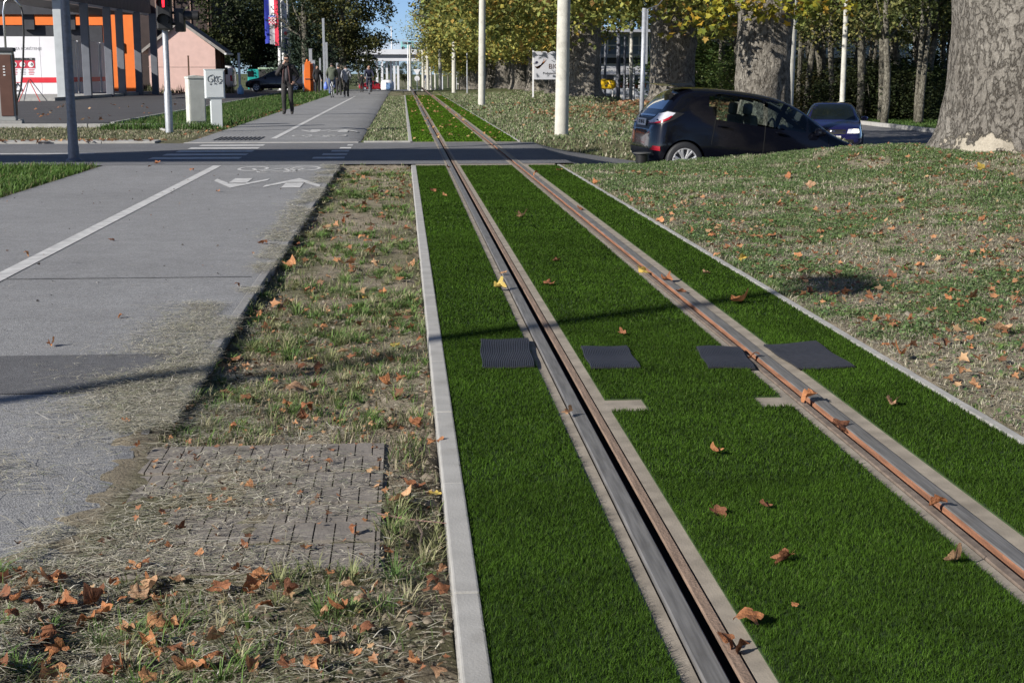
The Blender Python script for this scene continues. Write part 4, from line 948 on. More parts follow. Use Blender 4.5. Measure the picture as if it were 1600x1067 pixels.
# white hoarding with red band and notices
t = thing('hoarding', 'long white hoarding with a red band and price notices at the filling station', 'hoarding', (0, 0, 0))
X0 = -17.95; X1 = -36; YH = 79.
b = MB(); k = X1
while k < X0: w = min(2.4, X0-k); b.box((k+w/2, YH, 1.6), (w-.02, .08, 3.12)); k += 2.4
for k in range(4): b.box((X0+.04+.12*k, YH+1.25+2.4*k, 1.5), (.08, 2.38, 3.0))
b.build('panel', HOARD, t)
b = MB(); b.box(((X0-20.3)/2, YH-.044, .9), (2.2, .012, .25)); b.box((-19.5, YH-.05, .76), (3.0, .012, .03))
for k in range(4): b.box((X0+.086+.12*k, YH+1.25+2.4*k, .9), (.012, 2.36, .25))
b.build('red_band', RED, t)
POST_R = M('notice_red', (.55, .03, .06), .6, .1, 5); POST_K = M('notice_black', (.03, .03, .035), .6, .1, 5); POST_G = M('notice_grey', (.35, .35, .37), .7, .1, 5)
for k, num in enumerate(('1', '2', '3', '4')):
    x = at(9+k*13.2, 100, YH).x; b = MB(); b.box((x, YH-.05, 1.72), (.42, .012, .42)); n_ = b.build('notice', POST_R, t)
    b = MB(); b.box((x, YH-.06, 1.98), (.42, .012, .13)); b.build('notice_header', POST_K, n_)
    me = text_mesh('°'+num if k < 3 else '^4', .13, WHITE); o = link('notice_number', me, n_); o.location = (x, YH-.07, 1.98); o.rotation_euler = (R(90), 0, 0)
    b = MB(); b.lathe([(0, -.002), (.15, 0), (.15, .01)], (x, YH-.072, 1.70), 20, axis='y'); b.build('notice_disc', WHITE, n_)
    b = MB(); b.lathe([(.03, 0), (.06, -.002), (.06, .004)], (x+.05, YH-.078, 1.70), 16, axis='y'); b.box((x+.06, YH-.078, 1.74), (.03, .008, .1)); b.build('notice_pictogram', POST_K, n_)
    b = MB()
    for j in range(4): b.box((x, YH-.05, 1.44-.085*j), (.3-.06*(j % 2), .01, .03))
    b.build('notice_text', POST_R if k % 2 else POST_G, n_)
me = text_mesh('UPUTSTVA ZA KORIŠTENJE', .2, POST_G); o = link('heading', me, t); o.location = (at(29, 77, YH).x, YH-.05, 2.52); o.rotation_euler = (R(90), 0, 0)
b = MB(); x = at(28, 134, YH).x
b.tube([(x-.25, YH-.06, .32), (x+.25, YH-.06, .32), (x, YH-.06, .72), (x-.25, YH-.06, .32)], .035, 4); b.build('warning_triangle', POST_K, t)

# canopy on grey columns with brown fascia, and the orange station building behind
t = thing('station_canopy', 'filling station canopy with brown fascia on six grey columns', 'canopy', (0, 0, 0))
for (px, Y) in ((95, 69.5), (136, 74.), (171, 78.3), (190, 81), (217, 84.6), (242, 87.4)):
    x = at(px, 112, Y).x; b = MB(); b.box((x, Y, 2.3), (.38, .3, 4.75), bev=.02); b.build('column', COLM if Y < 72 else COLM_SHADE, t)
ex = lambda y: -16.45+1.42*(y-69)/19.5
b = MB(); b.prism([(ex(69), 69), (ex(87.7), 87.7), (-18.4, 87.7), (-19.2, 69)], 'z', 4.62, 4.9); b.build('roof_slab', DKGREY, t)
b = MB(); n_ = 26
for k in range(n_):
    y0 = 69+k*19.6/n_; y1 = y0+19.6/n_-.03; b.prism([(ex(y0), y0), (ex(y1), y1), (ex(y1)+.1, y1), (ex(y0)+.1, y0)], 'z', 4.72, 6.0)
b.box((-17.9, 68.85, 5.35), (2.9, .1, 1.3)); b.build('fascia', FASC, t)
b = MB(); b.prism([(ex(69)-.04, 69), (ex(88.6)-.04, 88.6), (ex(88.6)+.14, 88.6), (ex(69)+.14, 69)], 'z', 4.58, 4.7); b.build('fascia_edge', FASC_P, t)
b = MB(); b.prism([(-15.9, 67.6), (-14.9, 89), (-19, 89), (-25, 69.4), (-25, 67.6)], 'z', -.04, .16); b.build('island', CONC, t)
t = thing('station_building', 'orange and dark brown filling station building behind the canopy', 'building', (0, 0, 0))
b = MB(); b.box((-28.4, 112, 3.0), (20, 10, 6.4)); b.build('wall', ORANGE, t)
b = MB(); b.box((-17.4, 113, 4.8), (7.0, 9, 6.4)); b.box((-18.6, 107.4, 2.8), (.9, 1.2, 6)); b.build('upper_wall', DKBRN, t)
b = MB()
for k in range(6): b.box((-20.4+k*1.25, 108.46, 5.4), (.07, .1, 5.0))
b.build('facade_trim', M('trim_tan', (.33, .22, .17), .6, .1, 4), t)
b = MB(); b.box((-20.25, 106.94, 3.05), (.45, .1, .62)); w_ = b.build('window', GLASS_D, t); b = MB(); b.box((-20.25, 106.9, 2.92), (.38, .06, .42)); b.build('blind', WHITE, w_)
b = MB(); b.box((-31.2, 98.3, 5.6), (22.5, 4.4, 1.3)); b.build('roof', DKGREY, t)
b = MB(); b.box((-31.2, 96.0, 6.35), (22.6, .2, .75)); b.build('roof_fascia', RED, t)
b = MB(); b.box((-30, 97, 2.1), (21, .3, 4.4)); b.build('front_wall', DKGREY, t)
for k in range(5):
    b = MB(); b.box((-21.5-k*2.6, 96.6, 4.6), (.75, .3, 1.2)); b.build('roof_support', DKGREY, t)

# pink gabled house
H0 = at(222, 112, 92).x; H1 = at(345, 112, 92).x; HC = (H0+.35+H1-.3)/2; zg = zat(HC, 92)
t = thing('gabled_house', 'small pink gabled house with dark eaves beyond the forecourt', 'house', (0, 0, zg))
w0, w1 = H0+.45, at(337, 112, 92).x
b = MB(); b.prism([(w0, -.3), (w1, -.3), (w1, 2.75), (HC, 4.32), (w0, 2.75)], 'y', 92, 95.2); b.build('wall', PINK, t)
def slope(xa, za, xb, zb, th=.16):
    return [(xa, za), (xb, zb), (xb, zb+th), (xa, za+th)]
b = MB(); b.prism(slope(H0-.05, 2.42, HC, 4.36), 'y', 91.82, 95.5); b.prism(slope(H1+.32, 2.42, HC, 4.36)[::-1], 'y', 91.82, 95.5); b.build('roof', TILE, t)
b = MB(); b.prism(slope(H0-.06, 2.36, HC, 4.30, .2), 'y', 91.77, 91.83); b.prism(slope(H1+.33, 2.36, HC, 4.30, .2)[::-1], 'y', 91.77, 91.83); b.build('bargeboard', M('grey_board', (.3, .28, .26), .8, .15, 6), t)
b = MB(); b.cyl((H1+.36, 91.7, 2.42), (H1+.36, 95.5, 2.42), .07); b.build('gutter', WHITE, t)
b = MB()
for k in range(3): b.box((w1+.13, 92.5+1.1*k, 1.3), (.26, .2, 2.9))
b.build('side_post', WOODB, t)
b = MB(); b.box((HC, 91.99, 1.62), (w1-w0-.02, .02, .03)); b.build('string_course', M('pink_line', (.5, .36, .33), .9, .05, 3), t)
# weeds along its foot
n = 700; x = RNG.uniform(w0, w1+1.2, n); y = RNG.uniform(90.2, 91.8, n); P = np.stack([x, y, np.full(n, zg-.05)], 1)
tag(link('weeds', blades('weeds', P, RNG.uniform(.1, .55, n)*(.5+vnoise(x, y, 1.4, 3)*1.3), RNG.uniform(.03, .07, n), RNG.uniform(0, 6.3, n), RNG.uniform(.2, .8, n), mixcol(n, [(.06, .07, .03), (.2, .19, .12)], (3, 1)), BLADE)), 'dark weeds growing along the foot of the pink house', 'weeds', kind='stuff')
p = at(295, 112, 70); t = thing('fence_post', 'thin brown post in front of the pink wall', 'post', (p.x, 70, 0)); b = MB(); b.box((0, 0, 1.0), (.07, .07, 2.1), bev=.01); b.build('post', WOODB, t); b = MB(); b.box((0, 0, 2.06), (.09, .09, .03)); b.build('cap', WOODB, t)
fence = [(374, 88, .09, 2.4, 'thin grey post beside the white van'), (475, 92, .12, 1.75, 'pale stub post left of the orange boards'), (486, 91, .13, 2.7, 'tall grey post between the orange boards'), (490.5, 90.5, .12, 2.0, 'grey post just right of the orange boards'), (474, 104, .09, 2.6, 'slim post behind the man in black'), (507, 95, .10, 4.7, 'tall thin post under the conifer'), (511, 96, .1, 3.2, 'grey post behind the green jacketed rider'), (500.5, 97, .08, 2.2, 'low thin post beside the person in black'), (527, 99, .09, 1.9, 'short post between rider and walker')]
for px, Y, r, h, lb in fence:
    p = at(px, 112, Y); t = thing('fence_post', lb, 'post', (p.x, Y, zat(p.x, Y)), 0, 'posts left of the far cycle path'); b = MB(); b.box((0, 0, h/2-.1), (r*1.5, r*1.5, h+.2), bev=.012); b.build('post', GALV, t); b = MB(); b.box((0, 0, h+.01), (r*1.7, r*1.7, .03)); b.build('cap', GALV, t)
# orange boards
OB = M('orange_plastic', (.75, .16, .02), .5, .08, 4)
for i, (px, w, h) in enumerate(((480.2, .17, 1.95), (484, .2, 1.85), (488.3, .22, 1.72), (477.6, .1, 1.5))):
    p = at(px, 112, 90.0+.25*i); t = thing('orange_board', ['leftmost tall orange board with rounded top', 'middle orange board with a knob on top', 'rightmost and lowest orange board', 'narrow orange board half hidden at the left'][i], 'board', (p.x, 90.0+.25*i, zat(p.x, 90)), R(12*i), 'orange boards stood on end')
    pr_ = [(-w, -.1), (w, -.1), (w, h-.2), (w*.7, h-.05), (0, h), (-w*.7, h-.05), (-w, h-.2)]
    b = MB(); b.prism(pr_, 'y', -.05, .05); b.build('panel', OB, t); b = MB(); b.ball((0, 0, h+.02), (.08, .06, .1), 10, 6); b.build('knob', OB, t)
    b = MB(); b.box((0, -.06, h*.45), (w*1.6, .03, .06)); b.build('strap', DKGREY, t)

# flagpoles and flags
FB = M('flag_blue', (.03, .05, .42), .8, .05, 3); FWm = M('flag_white', (.72, .72, .76), .8, .03, 3); FR = M('flag_red', (.65, .03, .07), .8, .05, 3)
def flagpole(px, Y, label):
    p = at(px, 112, Y); t = thing('flagpole', label, 'flagpole', (p.x, Y, zat(p.x, Y)), 0, 'white flagpoles'); b = MB(); b.lathe([(0, -.1), (.16, -.1), (.155, .1), (.12, 7.9), (.0, 7.95)], n=12); b.build('pole', WHITE, t, 'auto')
    b = MB(); b.box((0, 0, .02), (.5, .5, .1), bev=.02); b.build('base', CONC, t)
    b = MB(); b.tube([(0, 0, 7.8), (-1.2, 0, 7.8)], .025, 6); b.build('crossbar', GALV, t); return p
pA = flagpole(438.3, 108, 'white flagpole carrying the red white and blue flag'); pB = flagpole(444, 108.5, 'plain white flagpole between two flags'); pC = flagpole(451.5, 109, 'white flagpole carrying the pale banner')
def cloth(b, x0, x1, z0, z1, Y, mi, ph=0, nx=8, nz=16):
    vs = []; fs = []
    for s_ in (0, 1):
        for j in range(nz+1):
            for i in range(nx+1):
                u = i/nx; v = j/nz; x = x0+(x1-x0)*u; vs.append((x, Y+.07*math.sin(x*6+v*3+ph)+.012*s_, z0+(z1-z0)*v+.03*math.sin(x*7)))
    k = nx+1; n1 = k*(nz+1)
    for j in range(nz):
        for i in range(nx): a = j*k+i; fs += [(a, a+1, a+k+1, a+k), (n1+a, n1+a+k, n1+a+k+1, n1+a+1)]
    b.add(vs, fs, mi)
t = thing('flag', 'vertical blue white and red flag with a chequered coat of arms', 'flag', (0, 0, 0)); Yf = 107.7
xs_ = [at(v, 112, Yf).x for v in (416, 423.3, 431, 437.2)]; zt_ = at(0, -12, Yf).z; zb_ = at(0, 68, Yf).z
for nm, a, c, m_ in (('blue_stripe', 0, 1, FB), ('white_stripe', 1, 2, FWm), ('red_stripe', 2, 3, FR)):
    b = MB(); cloth(b, xs_[a], xs_[c], zb_-.06*a, zt_, Yf, 0); b.build(nm, m_, t, True)
cx_ = (xs_[1]+xs_[2])/2+.05; cz_ = at(0, 32, Yf).z; s_ = .105
b = MB()
for i in range(5):
    for j in range(5): b.box((cx_+(i-2)*s_, Yf-.10, cz_+(j-2)*s_), (s_, .012, s_), (i+j) % 2)
for i in range(5): b.box((cx_+(i-2)*s_*1.05, Yf-.10, cz_+3.1*s_), (s_*.95, .012, s_*1.0), 2 if i % 2 else 3)
b.build('coat_of_arms', [FR, FWm, FB, M('shield_pale_blue', (.25, .4, .7), .8, .05, 4)], t)
t = thing('flag', 'long white banner with a dark lower end beside the tricolour', 'flag', (0, 0, 0)); xa, xb = at(445.5, 112, 108.2).x, at(451, 112, 108.2).x
b = MB(); cloth(b, xa, xb, at(0, 60, 108.2).z, at(0, -12, 108.2).z, 108.2, 0, 1); b.build('cloth', FWm, t, True)
b = MB(); cloth(b, xa, xb, at(0, 84, 108.2).z, at(0, 59.5, 108.2).z, 108.2, 0, 1.5, 4, 6); b.build('lower_end', M('flag_navy', (.03, .035, .12), .8, .1, 4), t, True)
b = MB(); b.ball(((xa+xb)/2, 108.05, at(0, 52, 108).z), (.12, .02, .16)); b.build('emblem', FR, t)
# blue water jug, teal lorry
p = at(376, 139, 86); t = thing('water_jug', 'pale blue water jug standing by the thin post', 'jug', (p.x, 86, zat(p.x, 86))); b = MB(); b.lathe([(0, 0), (.18, 0), (.2, .1), (.2, .34), (.09, .46), (.07, .55), (.0, .55)], n=14); b.build('bottle', M('blue_plastic', (.2, .38, .6), .3, .1, 4), t, True); b = MB(); b.lathe([(.075, .52), (.075, .58), (0, .58)], n=12); b.build('cap', WHITE, t)
p = at(424, 112, 110); t = thing('lorry', 'teal and pale green lorry parked behind the dark car', 'lorry', (p.x, 110, -.2))
b = MB(); b.box((.6, 0, 1.0), (2.9, 2.0, 1.35), bev=.05); b.build('box_body', M('lorry_dark', (.03, .03, .03), .6, .2, 3), t); b = MB(); b.box((.6, 0, 1.76), (3.0, 2.1, .16), bev=.04); b.build('tarpaulin_edge', M('pale_green', (.33, .45, .33), .7, .1, 3), t)
b = MB(); b.box((-1.25, 0, .95), (.9, 1.9, 1.5), bev=.12); b.build('cab', M('teal_paint', (.02, .33, .30), .35, .1, 3), t)
b = MB(); b.box((-1.45, -.96, 1.35), (.45, .02, .42), bev=.01); b.build('window', GLASS_D, t)
for x in (-1.2, 1.3):
    w_ = MB().lathe([(0, -1.0), (.34, -1.0), (.38, -.95), (.38, -.75), (0, -.75)], (x, 0, .3), 18, axis='y').build('wheel', RUBBER, t); MB().lathe([(0, -1.02), (.2, -1.01), (.2, -.98)], (x, 0, .3), 14, axis='y').build('rim', GALV, w_)

# unseen board on a mast, added to throw the long shadow across the road
t = thing('shadow_board', 'unseen board on one mast, added left of the road to throw a shadow', 'shadow_board', (0, 0, 0))
b = MB(); b.box((-20.4, 10.6, 12.2), (11.5, .35, 2.9), rot=None); b.build('panel', DKGREY, t)
b = MB(); b.cyl((-26.6, 10.2, -.1), (-26.6, 10.2, 13.5), .3, .22); b.box((-22, 10.9, 12.0), (9.6, .2, .25)); b.build('mast', GALV, t)
# unseen lamp post, added so its shadow crosses the path and the turf
b0 = (-1.67-11*math.cos(R(33)), 5.9-11*math.sin(R(33)))
t = thing('shadow_lamp_post', 'unseen slim lamp post added left of the cycle path for its shadow', 'lamp', (b0[0], b0[1], 0))
b = MB(); b.lathe([(0, -.05), (.10, -.05), (.09, .8), (.07, 8.25), (0, 8.3)], n=12); b.build('pole', GALV, t); b = MB(); b.box((0, 0, 8.32), (.34, .75, .18), bev=.05); b.build('lantern', DKGREY, t)
# ================================================================ VEHICLES
def loft_body(name, st, cuts, mat):
    """st rows: x, z_bottom, z_mid, z_belt, z_roof, w_bottom, w_mid, w_belt, w_roof (half widths)"""
    b = MB(); n = None
    for r in st:
        x, zb, zm, zl, zr, wb, wm, wl, wr = r
        h = [(0, zb), (wb*.75, zb), (wb, zb+.05), ((wb+wm)/2+.005, (zb+zm)/2), (wm, zm), ((wm+wl)/2+.006, (zm+zl)/2), (wl, zl), (wl*.45+wr*.55, zl*.45+zr*.55), (wr, zr-.045), (wr*.72, zr-.008), (0, zr)]
        ring = [(x, y, z) for y, z in h]+[(x, -y, z) for y, z in h[-2:0:-1]]
        n = len(ring); b.v += ring
    for i in range(len(st)-1):
        for k in range(n): b.f.append((i*n+k, i*n+(k+1) % n, (i+1)*n+(k+1) % n, (i+1)*n+k))
    b.f += [tuple(range(n)), tuple((len(st)-1)*n+k for k in range(n))]; b.m = [0]*len(b.f)
    o = link('tmp', b.mesh('tmp', mat, True)); m = o.modifiers.new('s', 'SUBSURF'); m.levels = 2; m.render_levels = 2
    tmp = []
    if cuts:
        c = MB()
        for (x, z, r) in cuts:
            for s in (-1, 1): c.cyl((x, s*.52, z), (x, s*1.3, z), r, n=40)
        co = link('cut', c.mesh('cut', BLACKP)); bo = o.modifiers.new('b', 'BOOLEAN'); bo.object = co; bo.operation = 'DIFFERENCE'; bo.solver = 'EXACT'; tmp.append(co)
    me = evaluated(o); me.name = name
    if cuts: o.modifiers.remove(o.modifiers['b'])
    full = evaluated(o); bvh = BVHTree.FromPolygons([v.co for v in full.vertices], [p.vertices for p in full.polygons])
    bpy.data.objects.remove(o)
    for c in tmp: bpy.data.objects.remove(c)
    me.materials.clear(); me.materials.append(mat); me.polygons.foreach_set('use_smooth', [True]*len(me.polygons)); me.set_sharp_from_angle(angle=R(38))
    return me, bvh
def panel(bvh, poly, side, mat, name, parent, off=.004, step=.06):
    """a fitted panel (glass, lamp, seam) that follows the body surface"""
    pts = [Vector(p) for p in poly]; out = []
    for a, c in zip(pts, pts[1:]+pts[:1]):
        m = max(1, int((c-a).length/step)); out += [a.lerp(c, k/m) for k in range(m)]
    n = len(out); lo = [min(p[i] for p in out) for i in (0, 1)]; hi = [max(p[i] for p in out) for i in (0, 1)]
    grid = [Vector((x, z)) for x in np.arange(lo[0]+step/2, hi[0], step) for z in np.arange(lo[1]+step/2, hi[1], step)]
    vs, _, fs, *_r = delaunay_2d_cdt(out+grid, [(i, (i+1) % n) for i in range(n)], [], 1, 1e-5)
    V = []; ok = []
    for u, z in vs:
        if side == '-y': o, d = Vector((u, -4, z)), Vector((0, 1, 0))
        elif side == '+y': o, d = Vector((u, 4, z)), Vector((0, -1, 0))
        elif side == '-x': o, d = Vector((-6, u, z)), Vector((1, 0, 0))
        elif side == '+x': o, d = Vector((6, u, z)), Vector((-1, 0, 0))
        else: o, d = Vector((u, z, 4)), Vector((0, 0, -1))
        h, nn, *_q = bvh.ray_cast(o, d); ok.append(h is not None)
        if h is None: V.append((0, 0, 0)); continue
        if nn.dot(d) > 0: nn = -nn
        V.append(tuple(h+nn*off))
    F_ = [tuple(f) for f in fs if all(ok[i] for i in f)]
    par = list(range(len(V)))
    def root_(i):
        while par[i] != i: i = par[i]
        return i
    for f in F_:
        for i in f[1:]: par[root_(i)] = root_(f[0])
    size = {}
    for f in F_: size[root_(f[0])] = size.get(root_(f[0]), 0)+1
    best = max(size, key=size.get); F_ = [f for f in F_ if root_(f[0]) == best]
    used = sorted({i for f in F_ for i in f}); mp_ = {i: k for k, i in enumerate(used)}
    b = MB(); b.add([V[i] for i in used], [tuple(mp_[i] for i in f) for f in F_]); me = b.mesh(name, mat, True, fix=False)
    return link(name, me, parent)
RIM = M('alloy_rim', (.62, .63, .65), .3, .05, 5, metal=.5)
def wheel(parent, x, y, z, r, side, spokes=7):
    w = thing('wheel', None, None, (x, y, z)); w.parent = parent; s = side
    MB().lathe([(r*.66, s*.10), (r*.9, s*.11), (r*.985, s*.085), (r, s*.04), (r, -s*.04), (r*.97, -s*.1), (r*.6, -s*.1)], n=40, axis='y').build('tyre', RUBBER, w, True)
    b = MB(); b.lathe([(r*.68, s*.095), (r*.66, s*.108), (r*.61, s*.105), (r*.60, s*.02), (r*.6, -s*.08)], n=40, axis='y')
    for k in range(spokes):
        a = 2*math.pi*k/spokes+.3
        for da in (-.09, .09):
            d = Vector((math.cos(a+da), 0, math.sin(a+da))); e = Vector((math.cos(a+da*1.8), 0, math.sin(a+da*1.8)))
            b.tube([d*r*.12+Vector((0, s*.07, 0)), d*r*.38+Vector((0, s*.085, 0)), e*r*.63+Vector((0, s*.095, 0))], [r*.07, r*.065, r*.075], 6)
    b.lathe([(0, s*.1), (r*.16, s*.095), (r*.19, s*.06)], n=18, axis='y'); b.build('rim', RIM, w, 'auto')
    MB().lathe([(0, s*.01), (r*.55, s*.01), (r*.55, -s*.02), (0, -s*.02)], n=24, axis='y').build('brake_disc', GALV_D, w)
    return w
def paint(name, col): return M(name, col, .12, .03, 1, coat=.5, spec=.4)
CHROME = M('chrome', (.7, .7, .72), .12, .03, 5, metal=1.0); PLATE = M('plate_white', (.6, .6, .6), .5, .04, 5)
LENS_R = M('lens_red', (.35, .008, .02), .2, .1, 9, coat=.5); LENS_C = M('lens_clear', (.55, .56, .62), .15, .1, 9, coat=.6); SEAM = M('seam_black', (.003, .003, .003), .8, .05, 5)
GLASS_C = M('car_glass', (.008, .012, .013), .06, .25, 1.3, spec=.4)
SEATC = M('seat_cloth', (.16, .19, .18), .9, .1, 5)
HLAMP = M_glow('lit_headlamp', (1, .93, .75), 2.2)
def plate(parent, x, z, text, rz, w=.5, y=0., tilt=0.):
    b = MB(); b.box((0, 0, 0), (w, .012, .115), bev=.004); o = b.build('number_plate', PLATE, parent); o.location = (x, y, z); o.rotation_euler = (tilt, 0, rz)
    me = text_mesh(text, .085, INK); q = link('plate_lettering', me, o); q.location = (0, -.008, 0); q.rotation_euler = (R(90), 0, 0); return o
def point_in(u, v, poly):
    c = False; n = len(poly)
    for i in range(n):
        (x1, y1), (x2, y2) = poly[i], poly[i-1]
        if (y1 > v) != (y2 > v) and u < (x2-x1)*(v-y1)/(y2-y1)+x1: c = not c
    return c
def open_windows(me, sides, front, rear):
    '''cuts the window openings so that one looks into the cabin'''
    bm = bmesh.new(); bm.from_mesh(me); kill = []
    for f in bm.faces:
        c = f.calc_center_median()
        if abs(c.y) > .5 and any(point_in(c.x, c.z, p) for p in sides): kill.append(f)
        elif c.x > .35 and point_in(c.y, c.z, front): kill.append(f)
        elif c.x < -1.2 and point_in(c.y, c.z, rear): kill.append(f)
    bmesh.ops.delete(bm, geom=kill, context='FACES'); bm.to_mesh(me); bm.free()
def M_carglass():
    m, t, b, N, L = nodes('clear_car_glass'); t.nodes.remove(b); tr = N('BsdfTransparent'); tr.inputs[0].default_value = (.60, .68, .66, 1); g = N('BsdfGlossy'); g.inputs['Roughness'].default_value = .03; g.inputs['Color'].default_value = (.9, .9, .9, 1)
    lw = N('Fresnel'); lw.inputs[0].default_value = 1.5; mu = N('Math'); mu.operation = 'MULTIPLY_ADD'; mu.inputs[1].default_value = 1.1; mu.inputs[2].default_value = .02; L(lw.outputs[0], mu.inputs[0]); ms = N('MixShader'); L(mu.outputs[0], ms.inputs[0]); L(tr.outputs[0], ms.inputs[1]); L(g.outputs[0], ms.inputs[2]); L(ms.outputs[0], t.nodes['Material Output'].inputs['Surface']); return m
GLASS_T = M_carglass()
# --- the black hatchback
HB = [(-1.93, .40, .55, .66, .70, .46, .52, .50, .42), (-1.90, .30, .52, .78, .84, .60, .66, .64, .52), (-1.83, .25, .52, .92, .98, .73, .79, .74, .58), (-1.74, .22, .52, 1.0, 1.14, .80, .84, .78, .60), (-1.58, .21, .52, 1.03, 1.36, .81, .845, .79, .58), (-1.40, .2, .52, 1.03, 1.475, .82, .85, .80, .58),
      (-.95, .19, .52, 1.01, 1.515, .82, .85, .80, .60), (-.35, .19, .52, .99, 1.525, .82, .85, .80, .60), (.15, .19, .52, .97, 1.49, .82, .85, .80, .59), (.52, .19, .52, .96, 1.385, .82, .85, .795, .585), (.86, .19, .52, .95, 1.20, .82, .85, .79, .58), (1.14, .2, .52, .93, 1.02, .82, .848, .78, .62), (1.28, .2, .52, .90, .965, .815, .845, .77, .62), (1.55, .21, .50, .84, .90, .80, .83, .74, .6), (1.78, .24, .48, .74, .80, .76, .78, .68, .54), (1.90, .30, .46, .62, .68, .66, .68, .60, .46), (1.94, .38, .46, .55, .58, .5, .52, .48, .38)]
HBP = paint('black_blue_paint', (.003, .0035, .007))
t = thing('hatchback', 'black hatchback nosing down the ramp behind the grassy bank', 'car', (0, 0, 0))
me, bv = loft_body('body', HB, [(-1.37, .30, .345), (1.15, .30, .345)], HBP); link('body', me, t)
rw = [(-1.03, 1.36), (-.96, 1.08), (-.90, 1.045), (-.16, 1.02), (-.17, 1.405), (-.86, 1.415)]
fw = [(-.05, 1.015), (.58, .995), (.62, 1.235), (.42, 1.325), (.2, 1.39), (-.05, 1.405)]
qw = [(.66, .995), (1.0, .985), (.9, 1.07), (.66, 1.215)]
open_windows(me, [rw, fw, qw], [(-.56, 1.06), (.56, 1.06), (.47, 1.41), (-.47, 1.41)], [(-.50, 1.10), (.50, 1.10), (.44, 1.39), (-.44, 1.39)])
for nm, x, y, w in (('front_seat', -.05, -.37, .5), ('front_seat', -.05, .37, .5), ('rear_seat', -.92, 0, 1.3)):
    st_ = thing(nm, None, None, (x, y, 0)); st_.parent = t; b = MB(); b.box((.15, 0, .58), (.5, w, .16), bev=.05); b.box((-.14, 0, .88), (.14, w, .56), rot=Matrix.Rotation(R(-14), 3, 'Y'), bev=.06); b.build('cushion', SEATC, st_, 'auto')
    for yy in ((0,) if w < 1 else (-.38, .38)): b = MB(); b.box((-.24, yy, 1.24), (.10, .26, .19), bev=.05); b.cyl((-.22, yy, 1.1), (-.24, yy, 1.2), .02); b.build('headrest', SEATC, st_, 'auto')
b = MB(); b.box((.72, 0, .88), (.36, 1.3, .18), bev=.06); b.tube([(.42+.0*math.cos(a), .37+.17*math.cos(a), .98+.17*math.sin(a)) for a in np.linspace(0, 6.283, 17)], .016, 6); b.build('dashboard', BLACKP, t)
b = MB(); b.box((0, 0, .44), (2.6, 1.3, .06)); b.box((-1.35, 0, .72), (.5, 1.1, .5)); b.build('cabin_floor', BLACKP, t)
for sd in ('-y', '+y'):
    for nm, pl in (('rear_window', rw), ('front_window', fw), ('quarter_window', qw)): panel(bv, [((u-sum(p[0] for p in pl)/len(pl))*1.05+sum(p[0] for p in pl)/len(pl), (v-sum(p[1] for p in pl)/len(pl))*1.05+sum(p[1] for p in pl)/len(pl)) for u, v in pl], sd, GLASS_T, nm, t)
    for pl in ([(-.105, .28), (-.09, .28), (-.09, 1.0), (-.105, 1.0)], [(1.0, .3), (1.012, .3), (1.012, .97), (1.0, .97)], [(-.98, .62), (-.968, .62), (-.93, 1.04), (-.945, 1.04)], [(-.94, .25), (1.0, .25), (1.0, .262), (-.94, .262)]): panel(bv, pl, sd, SEAM, 'door_seam', t, .002)
    panel(bv, [(-1.93, .80), (-1.82, 1.00), (-1.72, 1.06), (-1.46, 1.045), (-1.62, .93), (-1.80, .84)], sd, BLACKP, 'tail_light_frame', t, .006, .03)
    tl = panel(bv, [(-1.90, .83), (-1.80, 1.0), (-1.72, 1.04), (-1.60, 1.035), (-1.68, .96), (-1.80, .87)], sd, LENS_C, 'tail_light', t, .012, .03)
    panel(bv, [(-1.895, .825), (-1.80, .862), (-1.70, .925), (-1.65, .98), (-1.67, .985), (-1.73, .942), (-1.81, .89), (-1.88, .85)], sd, LENS_R, 'brake_lens', tl, .017, .02)
    s = -1 if sd == '-y' else 1
    for x in (-.80, .16):
        b = MB(); b.box((x, s*.845, .925), (.17, .03, .03), bev=.012); b.build('door_handle', HBP, t)
    b = MB(); b.box((.80, s*.885, 1.01), (.14, .2, .13), bev=.05); b.build('wing_mirror', HBP, t)
    panel(bv, [(-1.90, .42), (-1.78, .42), (-1.79, .49), (-1.88, .49)], sd, LENS_R, 'reflector', t, .006, .03)
    b = MB(); b.box((1.16, s*.853, .62), (.12, .012, .02)); b.build('side_badge', CHROME, t)
    panel(bv, [(1.50, .72), (1.82, .60), (1.86, .68), (1.62, .84)], sd, LENS_C, 'headlight', t, .008, .04)
panel(bv, [(-.54, 1.07), (.54, 1.07), (.47, 1.41), (-.47, 1.41)], '-x', GLASS_T, 'rear_screen', t)
panel(bv, [(-.60, 1.04), (.60, 1.04), (.50, 1.43), (-.50, 1.43)], '+x', GLASS_T, 'windscreen', t)
panel(bv, [(-.42, .74), (.42, .74), (.42, .93), (-.42, .93)], '-x', BLACKP, 'plate_recess', t, .003)
panel(bv, [(-.70, .34), (.70, .34), (.66, .44), (-.66, .44)], '-x', BLACKP, 'bumper_insert', t, .004)
panel(bv, [(-.45, .945), (.45, .945), (.45, .975), (-.45, .975)], '-x', CHROME, 'tailgate_strip', t, .012, .03)
plate(t, -1.925, .845, 'OS 483-KL', R(-90), .5, 0)
b = MB(); b.prism([(-1.78, 1.475), (-1.35, 1.545), (-1.3, 1.515), (-1.55, 1.46)], 'y', -.54, .54); b.build('spoiler', HBP, t, 'auto')
b = MB(); b.cyl((-1.1, 0, 1.52), (-1.25, 0, 1.68), .006); b.build('aerial', BLACKP, t)
for x in (-1.37, 1.15):
    for s in (-1, 1): wheel(t, x, s*.755, .305, .308, s)
